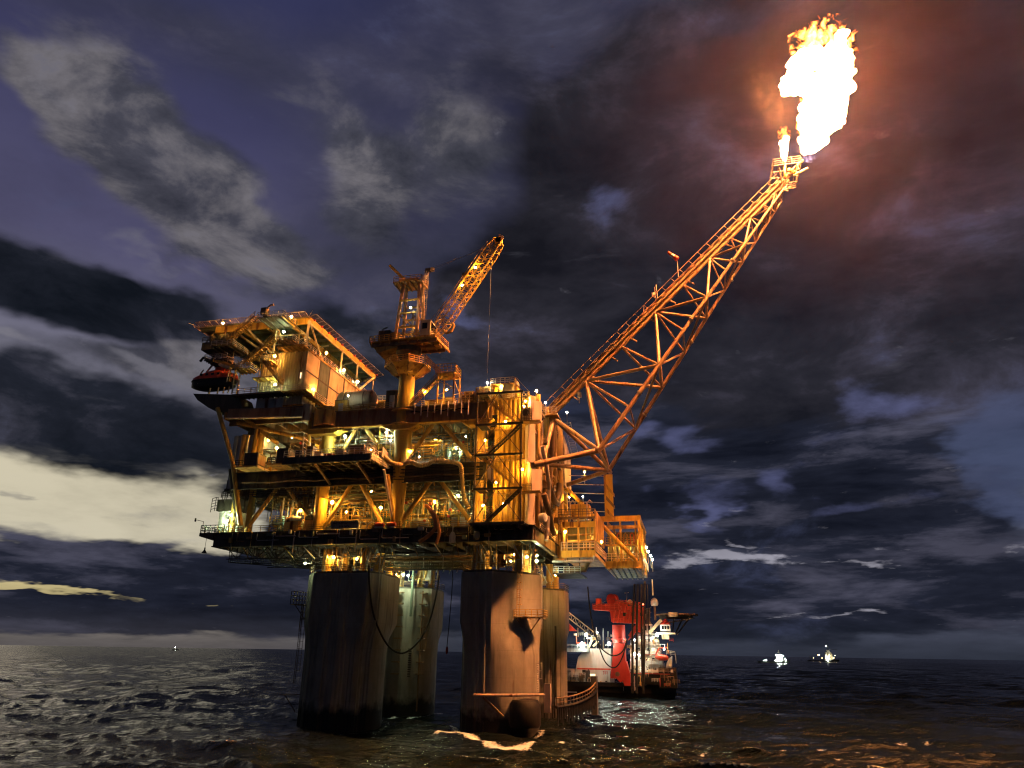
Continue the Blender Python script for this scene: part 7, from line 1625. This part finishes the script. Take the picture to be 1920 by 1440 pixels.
c0 = vp(1158, 1264, yc_ - .2); MB().lathe(c0, [(.65, 0), (.65, .25), (.3, .3)], n=16, axis=(0, -1, 0)).build('hatch', 'brown_steel', rc)
cc = vp(1161, 1205, yc_ + 2.2); zt2 = vp(1161, 1172, yc_ + 2.2).z; rb = (vp(1174, 1205, yc_ + 2.2).x - vp(1148, 1205, yc_ + 2.2).x) / 2
MB().lathe((cc.x, cc.y, cc.z), [(rb * .96, 0), (rb * .96, .7), (rb * 1.08, .75), (rb * 1.08, 1.1), (rb * .95, 1.15), (rb * .92, zt2 - cc.z)], n=28).build('column', 'red_paint', rc, smooth=True)
MB().lathe((cc.x, cc.y, cc.z - .9), [(rb * .97, 0), (rb * .97, .85)], n=28).build('dark_band', 'hull_black', rc, smooth=True)
yq = yc_
MB().extrude([vp(1138, 1143, yq), vp(1144, 1148, yq), vp(1146, 1166, yq), vp(1176, 1168, yq), vp(1190, 1168, yq), vp(1207, 1160, yq), vp(1208, 1140, yq), vp(1196, 1137, yq), vp(1160, 1133, yq), vp(1140, 1134, yq)], (0, 5, 0)).build('slew_house', 'red_paint', rc)
MB().extrude([vp(1112, 1134, yq - .5), vp(1160, 1133, yq - .5), vp(1166, 1143, yq - .5), vp(1138, 1145, yq - .5), vp(1112, 1143, yq - .5)], (0, 3, 0)).build('rear_platform', 'red_paint', rc)
MB().rail([vp(1111, 1143, yq - .8), vp(1160, 1143, yq - .8)], h=1.6, sp=1.3, r=.06).build('railing', 'boat_red', rc)
MB().rail([vp(1150, 1168, yq - .8), vp(1192, 1170, yq - .8)], h=1.3, sp=1.1, r=.06).build('railing', 'boat_red', rc)
e = vp(1146, 1124, yq + 1); MB().lathe(e - V(0, .9, 0), [(1.6, 0), (1.6, .3), (1.1, .35), (1.1, 1.5), (1.6, 1.55), (1.6, 1.9)], n=20, axis=(.5, 1, 0)).build('winch_drum', 'red_paint', rc, smooth=True)
MB().box(vp(1125, 1130).x, vp(1135, 1130).x, yq, yq + 2, vp(1125, 1134, yq).z, vp(1125, 1122, yq).z).build('winch_frame', 'boat_red', rc)
MB().beam(vp(1150, 1128, yq + 1), vp(1205, 1143, yq + 1), 1.4, 1.5).build('main_jib', 'red_paint', rc)
MB().beam(vp(1206, 1141, yq + .4), vp(1200, 1186, yq + .4), 1.2, 1.1).build('knuckle_arm', 'red_paint', rc)
MB().beam(vp(1181, 1194, yq + .2), vp(1206, 1158, yq + .2), .8, 1.2).build('folding_jib', 'red_paint', rc)
MB().beam(vp(1178, 1200, yq + .2), vp(1203, 1168, yq + .2), .3, .35).build('jib_ram', 'boat_red', rc)
for px in (1150, 1158, 1168, 1178, 1188): MB().beam(vp(px, 1168, yq - .1), vp(px + 5, 1136, yq - .1), .25, .3).build('stiffener', 'boat_red', rc)
for k in range(6): a = vp(1160 + k * 8, 1140 + (k % 2) * 12, yq - .2); MB().box(a.x, a.x + .8, yq - .35, yq - .05, a.z - .5, a.z + .5).build('machinery_box', 'hull_black' if k % 2 else 'boat_red', rc)
# forward superstructure: tiers with galleries
yf = YV - 8
tiers = [(1180, 1262, 1262, 1284), (1182, 1244, 1244, 1262), (1184, 1240, 1226, 1244), (1190, 1236, 1208, 1226), (1196, 1232, 1192, 1208)]
for k, (a, b, t0, t1) in enumerate(tiers):
    part_box('deck_tier', 'white_paint' if k else 'hull_black', a, b, t0, t1 - .7, yf + k * .8, yf + 14)
    p, q = vp(a, t0, yf + k * .8 - .9), vp(b, t0, yf + k * .8 - .9)
    MB().box(p.x, q.x, yf + k * .8 - .9, yf + k * .8 + .1, p.z - .15, p.z).build('tier_gallery', 'boat_red' if k in (0, 2) else 'white_paint', ves)
    MB().rail([p, q], h=1.1, sp=1.4, r=.05).build('railing', 'pale', ves)
    for j in range(5):
        if k: x = p.x + (q.x - p.x) * (j + .4) / 5; MB().box(x, x + .9, yf + k * .8 - .08, yf + k * .8, vp(a, (t0 + t1) / 2 + 3, yf).z, vp(a, (t0 + t1) / 2 - 2, yf).z).build('lit_window' if (j * 3 + k) % 4 == 0 else 'window', 'window_lit' if (j * 3 + k) % 4 == 0 else 'glass_dark', ves)
for k in range(9):
    px = 1183 + k * 6.4; MB().beam(vp(px, 1262, yf - .9), vp(px, 1200 + (k % 3) * 9, yf - .9), .12).build('gallery_post', 'pale', ves)
MB().stair(vp(1206, 1244, yf - 1.2), vp(1222, 1226, yf - 1.2), .8, (0, -1, 0)).build('stair', 'white_paint', ves)
MB().stair(vp(1224, 1262, yf - 1.2), vp(1206, 1244, yf - 1.2), .8, (0, -1, 0)).build('stair', 'white_paint', ves)
# bow bulwark piece and anchor gear
MB().extrude([vp(1248, 1254, yf), vp(1260, 1252, yf), vp(1260, 1230, yf), vp(1254, 1234, yf), vp(1250, 1243, yf)], (0, 3, 0)).build('bow_bulwark', 'white_paint', ves)
part_box('bow_block', 'hull_black', 1236, 1268, 1252, 1290, yf + .5, yf + 8)
MB().rail([vp(1250, 1228, yf), vp(1266, 1230, yf), vp(1268, 1244, yf)], h=1.2, sp=1, r=.08).build('railing', 'pale', ves)
# wheelhouse with red pyramid roof
part_box('wheelhouse_base', 'cream', 1241, 1254, 1187, 1198, yf + 1, yf + 7)
part_box('wheelhouse', 'white_paint', 1238, 1256, 1171, 1183, yf + .5, yf + 7)
part_box('bridge_wing', 'pale', 1232, 1266, 1186, 1189, yf, yf + 7)
for k in range(3): part_box('bridge_window', 'glass_dark', 1241 + k * 5, 1244.5 + k * 5, 1173.5, 1180, yf + .4, yf + .5)
a = vp(1236, 1171, yf + .2); b = vp(1258, 1171, yf + .2); c_ = vp(1247, 1160, yf + 3)
MB().add([a, b, (b.x, yf + 8, b.z), (a.x, yf + 8, a.z), (c_.x, c_.y + .5, c_.z)], [(0, 1, 4), (1, 2, 4), (2, 3, 4), (3, 0, 4), (3, 2, 1, 0)]).build('wheelhouse_roof', 'red_paint', ves)
part_box('second_bridge', 'white_paint', 1206, 1222, 1170, 1190, yf + 3, yf + 9)
for k in range(2): part_box('bridge_window', 'glass_dark', 1208 + k * 7, 1212 + k * 7, 1173, 1182, yf + 2.9, yf + 3)
MB().beam(vp(1216, 1188, yf), vp(1240, 1162, yf), .7, .9).build('folded_boom', 'brown_steel', ves)
MB().beam(vp(1198, 1136, yf + 4), vp(1220, 1170, yf + 4), .5, .6).build('mast_leg', 'dark_steel', ves)
for px in (1213, 1218): MB().beam(vp(px, 1192, yf + 4), vp(px, 1140, yf + 4), .35).build('mast_leg', 'dark_steel', ves)
for k in range(6): MB().beam(vp(1210, 1188 - k * 9, yf + 3.9), vp(1221, 1184 - k * 9, yf + 3.9), .2).build('mast_rung', 'dark_steel', ves)
e = vp(1227, 1130, yf + 3); MB().lathe(e - V(0, 0, .9), [(.9, 0), (1.15, .5), (1.1, 1.3), (.8, 1.9), (.3, 2.25), (.02, 2.3)], n=20).build('satcom_dome', 'white_paint', ves, smooth=True); MB().tube(e - V(0, 0, 5), e - V(0, 0, .9), .3, n=8).build('dome_mast', 'brown_steel', ves)
e = vp(1181, 1130, yf + 3); MB().lathe(e - V(0, 0, .9), [(.7, 0), (.95, .5), (.9, 1.2), (.5, 1.7), (.02, 1.9)], n=16).build('satcom_dome', 'cream', ves, smooth=True)
MB().tube(vp(1175, 1134, yf), vp(1175, 1112, yf), .1, n=5).build('radar_mast', 'galv', ves); MB().beam(vp(1171, 1112, yf), vp(1179, 1111, yf), .25, .2).build('radar_scanner', 'galv', ves)
# red rescue boat and orange gear on the bow tier
e = vp(1241, 1232, yf - 1.4); MB().lathe(e - V(2, 0, 0), [(.1, 0), (.6, .5), (.85, 1.4), (.85, 2.8), (.6, 3.6), (.2, 3.9)], n=14, axis=(1, 0, -.05)).build('rescue_boat', 'boat_red', ves, smooth=True)
MB().path([vp(1230, 1226, yf - 1), vp(1236, 1215, yf - 1), vp(1250, 1214, yf - 1), vp(1254, 1224, yf - 1)], .22, n=7).build('boat_davit', 'boat_red', ves, smooth=True)
for k in range(2): part_box('raft_canister', 'cream', 1187, 1199, 1248 + k * 8, 1253 + k * 8, yf - 1.6, yf - .9)
# deck clutter: reels, boxes, posts and pipes along the working deck and on the tiers
vr = random.Random(9)
for k in range(90):
    px = vr.uniform(1062, 1262); left = px < 1146; py = vr.uniform(1258, 1289) if k % 3 else (vr.uniform(1186, 1214) if left else vr.uniform(1200, 1260)); yy = yf - vr.uniform(1.2, 2.2) if not left else yv - vr.uniform(.3, 1.5)
    c = vp(px, py, yy); w = vr.uniform(.25, 1.1); mt_ = vr.choice(['galv', 'brown_steel', 'pale', 'boat_red', 'dark_steel', 'ochre', 'hull_black', 'white_paint'])
    if k % 4 == 0: MB().tube(c - V(0, 0, vr.uniform(.5, 2)), c + V(0, 0, vr.uniform(.5, 2)), vr.uniform(.06, .16), n=6).build('deck_post', mt_, ves)
    elif k % 4 == 1: MB().box(c.x, c.x + w, yy, yy + .8, c.z, c.z + w * vr.uniform(.5, 1.4)).build('deck_box', mt_, ves)
    elif k % 4 == 2: MB().path([c, c + V(0, 0, w), c + V(w * 1.5, 0, w), c + V(w * 1.5, 0, -w)], vr.uniform(.05, .1), n=6).build('deck_pipe', mt_, ves, smooth=True)
    else: MB().rail([c, c + V(w * 3, 0, 0)], h=.9, sp=.8, r=.045).build('deck_rail', mt_, ves)
for k in range(26):
    px = vr.uniform(1142, 1204); py = vr.uniform(1134, 1166); c = vp(px, py, yq - .1); w = vr.uniform(.2, .8)
    if k % 2: MB().box(c.x, c.x + w, yq - .3, yq - .02, c.z, c.z + w * .8).build('access_panel', vr.choice(['boat_red', 'dark_steel', 'brown_steel']), rc)
    else: MB().beam(c, c + V(vr.uniform(-1, 1), 0, vr.uniform(.8, 2.2)), .1, .12).build('crane_pipe', vr.choice(['dark_steel', 'boat_red']), rc)
MB().rail([vp(1162, 1133, yq - .3), vp(1204, 1138, yq - .3)], h=1.2, sp=1.0, r=.06).build('railing', 'boat_red', rc)
MB().tube(vp(1113, 1138, yq - 1), vp(1146, 1122, yq - 1), .07, n=5).build('hoist_wire', 'dark_steel', rc)
MB().tube(vp(1148, 1123, yq - 1), vp(1205, 1143, yq - 1), .07, n=5).build('hoist_wire', 'dark_steel', rc)
# vessel helideck over the bow
hv = thing('vessel_helideck', 'octagonal helideck on lattice legs over the bow of the vessel', 'helideck', vp(1270, 1155, YV))
c2 = vp(1268, 1154, YV); ow = vp(1310, 1154, YV).x - c2.x
MB().prism([(c2.x + ow * math.cos(R2(22.5 + 45 * i)) * 1.05, YV + 1 + ow * math.sin(R2(22.5 + 45 * i)) * 1.0) for i in range(8)], c2.z, c2.z + .35).build('deck_plate', 'brown_steel', hv)
MB().prism([(c2.x + ow * math.cos(R2(22.5 + 45 * i)) * .8, YV + 1 + ow * math.sin(R2(22.5 + 45 * i)) * .75) for i in range(8)], c2.z - .8, c2.z - .01).build('deck_frame', 'dark_steel', hv)
part_box('side_box', 'cream', 1254, 1270, 1148, 1156, YV - 9, YV - 7.5, hv)
f0_ = vp(1262, 1190, YV)
for dx in (-.75, -.45, -.1, .3, .6):
    for dy in (-4, 4): MB().beam((f0_.x + dx * 2, YV + dy * .3, c2.z - 5.5), (c2.x + dx * ow, YV + dy, c2.z - .5), .22).build('lattice_leg', 'dark_steel', hv)
MB().beam(vp(1250, 1168, YV - 4), vp(1302, 1159, YV - 4), .3).build('lattice_chord', 'dark_steel', hv)
for k, (px, py, y, kd, s_, lab) in enumerate(((1099, 1190, YV - 8, 'ship_light', .55, 'upper floodlight left of the red crane on the vessel'), (1091, 1207, YV - 8.5, 'ship_light', .62, 'glaring floodlight at the left edge of the vessel deck'), (1142, 1207, YV - 12, 'ship_light', .62, 'glaring floodlight right beside the red crane pedestal'), (1232, 1190, YV - 10, 'ship_light', .6, 'floodlight below the wheelhouse wing of the vessel'), (1224, 1196, YV - 10, 'ship_light', .35, 'smaller floodlight left of the wheelhouse wing'), (1245, 1217, YV - 10.5, 'ship_light', .25, 'small light over the red rescue boat'), (1198, 1228, YV - 10, 'ship_light', .3, 'small light on the middle tier of the superstructure'), (1206, 1250, YV - 10, 'ship_light', .3, 'small light on the lower tier of the superstructure'), (1190, 1200, YV - 10, 'ship_light', .28, 'small light just right of the red crane column'), (1120, 1186, YV, 'ship_light', .2, 'small bar light above the white deck house'), (1206, 1133, YV - 8, 'lamp_red', .3, 'red navigation light at the tip of the red crane'), (1190, 1226, YV - 10, 'ship_light', .3, 'small light behind the riser lines on the vessel'))):
    c = vp(px, py, y); t = thing('vessel_floodlight', lab, 'floodlight', c, 'lights on the vessel')
    me = bpy.data.meshes.new('bulb'); bm = bmesh.new(); bmesh.ops.create_icosphere(bm, subdivisions=2, radius=s_ * .75); bm.to_mesh(me); bm.free(); me.materials.append(MATS[kd]); o = bpy.data.objects.new('bulb', me); C.objects.link(o); o.parent = t
    MB().box(c.x - .2, c.x + .2, c.y + s_ * .7, c.y + s_ + 1.0, c.z - .15, c.z + .3).build('bracket', 'dark_steel', t)
# ---------------------------------------------------------------- far supply ships
def far_ship(px, py, dist_scale, L, label, lights, bridge_at, tall, heli=False):
    w = PZ(px, py, 0); t = thing('supply_ship', label, 'ship', w)
    x, y = w.x, w.y
    MB().extrude([(x - L / 2, y, 0), (x + L / 2 - 3, y, -1), (x + L / 2, y, 5.5), (x + L * .25, y, 5.5), (x + L * .22, y, 3.2), (x - L / 2, y, 3.2)], (0, 14, 0)).build('hull', 'hull_black', t)
    bx_ = x + bridge_at * L
    for k in range(4): MB().box(bx_ - L * .13 + k, bx_ + L * .13 - k, y + 2, y + 12, 3.2 + k * tall, 3.2 + (k + 1) * tall - .2).build('deck_tier', 'white_paint', t)
    MB().box(bx_ - 3, bx_ + 4, y + 1.6, y + 12, 3.2 + 4 * tall, 3.2 + 5 * tall).build('wheelhouse', 'white_paint', t)
    MB().beam((bx_, y + 6, 3.2 + 5 * tall), (bx_, y + 6, 3.2 + 8 * tall), .8).build('mast', 'dark_steel', t)
    MB().beam((bx_ - 3, y + 6, 3.2 + 6.6 * tall), (bx_ + 3, y + 6, 3.2 + 6.6 * tall), .5).build('mast_yard', 'dark_steel', t)
    if heli: MB().box(bx_ + L * .1, bx_ + L * .28, y, y + 14, 3.2 + 5 * tall, 3.9 + 5 * tall).build('helideck', 'dark_steel', t); MB().beam((x - L * .42, y + 4, 3), (x - L * .42, y + 4, 14), 1.2).build('stern_crane', 'dark_steel', t); MB().beam((x - L * .36, y + 4, 3), (x - L * .36, y + 4, 15), 1.0).build('stern_crane', 'dark_steel', t)
    for k, (dx, dz, r, kd) in enumerate(lights):
        me = bpy.data.meshes.new('deck_light'); bm = bmesh.new(); bmesh.ops.create_icosphere(bm, subdivisions=1, radius=r * .42, matrix=Matrix.Translation((dx, -1.2, dz))); bm.to_mesh(me); bm.free(); me.materials.append(MATS[kd]); o = bpy.data.objects.new('deck_light', me); C.objects.link(o); o.parent = t
far_ship(1452, 1243.5, 1, 56, 'nearer far ship, brightly floodlit, right of centre on the horizon', [(-14, 4.8, 1.5, 'ship_light'), (-18, 4.5, .8, 'ship_light'), (5, 14, 1.8, 'ship_light'), (8, 12.5, 1.8, 'ship_light'), (11, 14, 1.6, 'ship_light'), (16, 13, 1.7, 'ship_light'), (6, 4.5, 1.3, 'ship_light'), (13, 4.5, 1.0, 'ship_light'), (20, 4.5, 1.0, 'ship_light'), (20, 8, 1.1, 'ship_light'), (2, 4.5, .8, 'ship_light')], .18, 2.4)
far_ship(1545, 1240.5, 1, 82, 'farther dark ship with a few yellow lights and a helideck', [(-10, 17, 2.0, 'ship_amber'), (-13, 17, 1.5, 'ship_amber'), (16, 16, 2.4, 'ship_amber'), (10, 9, 2.6, 'ship_light'), (26, 10, 2.1, 'ship_amber'), (30, 16, 1.3, 'ship_amber'), (-27, 9, 1.2, 'ship_amber'), (-4, 9, 1.1, 'ship_amber'), (10, 40, 1.6, 'ship_light')], .18, 5.5, True)
bo = PZ(328, 1219.5, 0); t = thing('distant_boat', 'tiny boat with one pale light on the left horizon', 'boat', bo)
MB().extrude([(bo.x - 14, bo.y, 0), (bo.x + 12, bo.y, 0), (bo.x + 14, bo.y, 4), (bo.x - 14, bo.y, 3)], (0, 6, 0)).build('hull', 'hull_black', t); MB().box(bo.x - 2, bo.x + 4, bo.y, bo.y + 5, 3, 9).build('wheelhouse', 'white_paint', t)
me = bpy.data.meshes.new('deck_light'); bm = bmesh.new(); bmesh.ops.create_icosphere(bm, subdivisions=1, radius=.7, matrix=Matrix.Translation((0, -2, 12))); bm.to_mesh(me); bm.free(); me.materials.append(MATS['lamp_white']); o = bpy.data.objects.new('deck_light', me); C.objects.link(o); o.parent = t

# ---------------------------------------------------------------- sub-parts: hang small pieces on the part they are fixed to
def hang(thing_, part_names, child_names):
    kids = list(thing_.children); parts = [o for o in kids if o.name.split('.')[0] in part_names]
    if not parts: return
    def cen(o):
        n_ = len(o.data.vertices); a = np.empty(n_ * 3); o.data.vertices.foreach_get('co', a); return a.reshape(-1, 3).mean(0)
    pc_ = [cen(p) for p in parts]
    for o in kids:
        if o.type == 'MESH' and o.name.split('.')[0] in child_names:
            c = cen(o); i = min(range(len(parts)), key=lambda j: float(((pc_[j] - c) ** 2).sum()))
            o.parent = parts[i]
hang(cr, ('machinery_deck',), ('deck_beam', 'counter_box')); hang(cr, ('gallery_floor',), ('bracket',)); hang(cr, ('cab',), ('cab_window', 'cab_step')); hang(cr, ('mast_platform',), ('platform_beam', 'sheave_box')); hang(cr, ('boom_head',), ('sheave', 'head_guard'))
hang(st, ('flight',), ('handrail',)); hang(ab, ('flight',), ('handrail',)); hang(ab, ('bridge_deck',), ('bridge_rail',)); hang(tw, ('flight',), ('handrail',))
hang(hd, ('landing_deck',), ('deck_beam', 'drain_stub')); hang(ves, ('deck_tier',), ('tier_gallery', 'window', 'lit_window')); hang(ves, ('wheelhouse', 'second_bridge'), ('bridge_window',)); hang(ves, ('side_house', 'deck_house'), ('louvre_blade', 'louvre_panel', 'house_stripe', 'door', 'lit_opening'))
hang(rc, ('slew_house',), ('access_panel', 'machinery_box', 'stiffener', 'crane_pipe')); hang(LFR, ('gallery',), ('bracket',)); hang(LFL, ('landing',), ('bracket',)); hang(LBL, ('shaft',), ('step_bracket', 'louvre'))
for d_ in [o for o in C.objects if o.get('category') == 'platform deck']: hang(d_, ('deck_plate',), ('floor_beam', 'cross_beam'))
for o in list(C.objects):
    b_ = o.name.split('.')[0]
    if b_ == 'lifeboat': hang(o, ('canopy',), ('window', 'wheelhouse'))
    elif b_ == 'deck_lamp': hang(o, ('pole', 'stem', 'arm'), ('hood',))
    elif b_ == 'deck_cabinet': hang(o, ('cabinet_body',), ('hatch', 'lid'))
    elif b_ == 'process_cabinet': hang(o, ('cabinet_body',), ('side_door',))
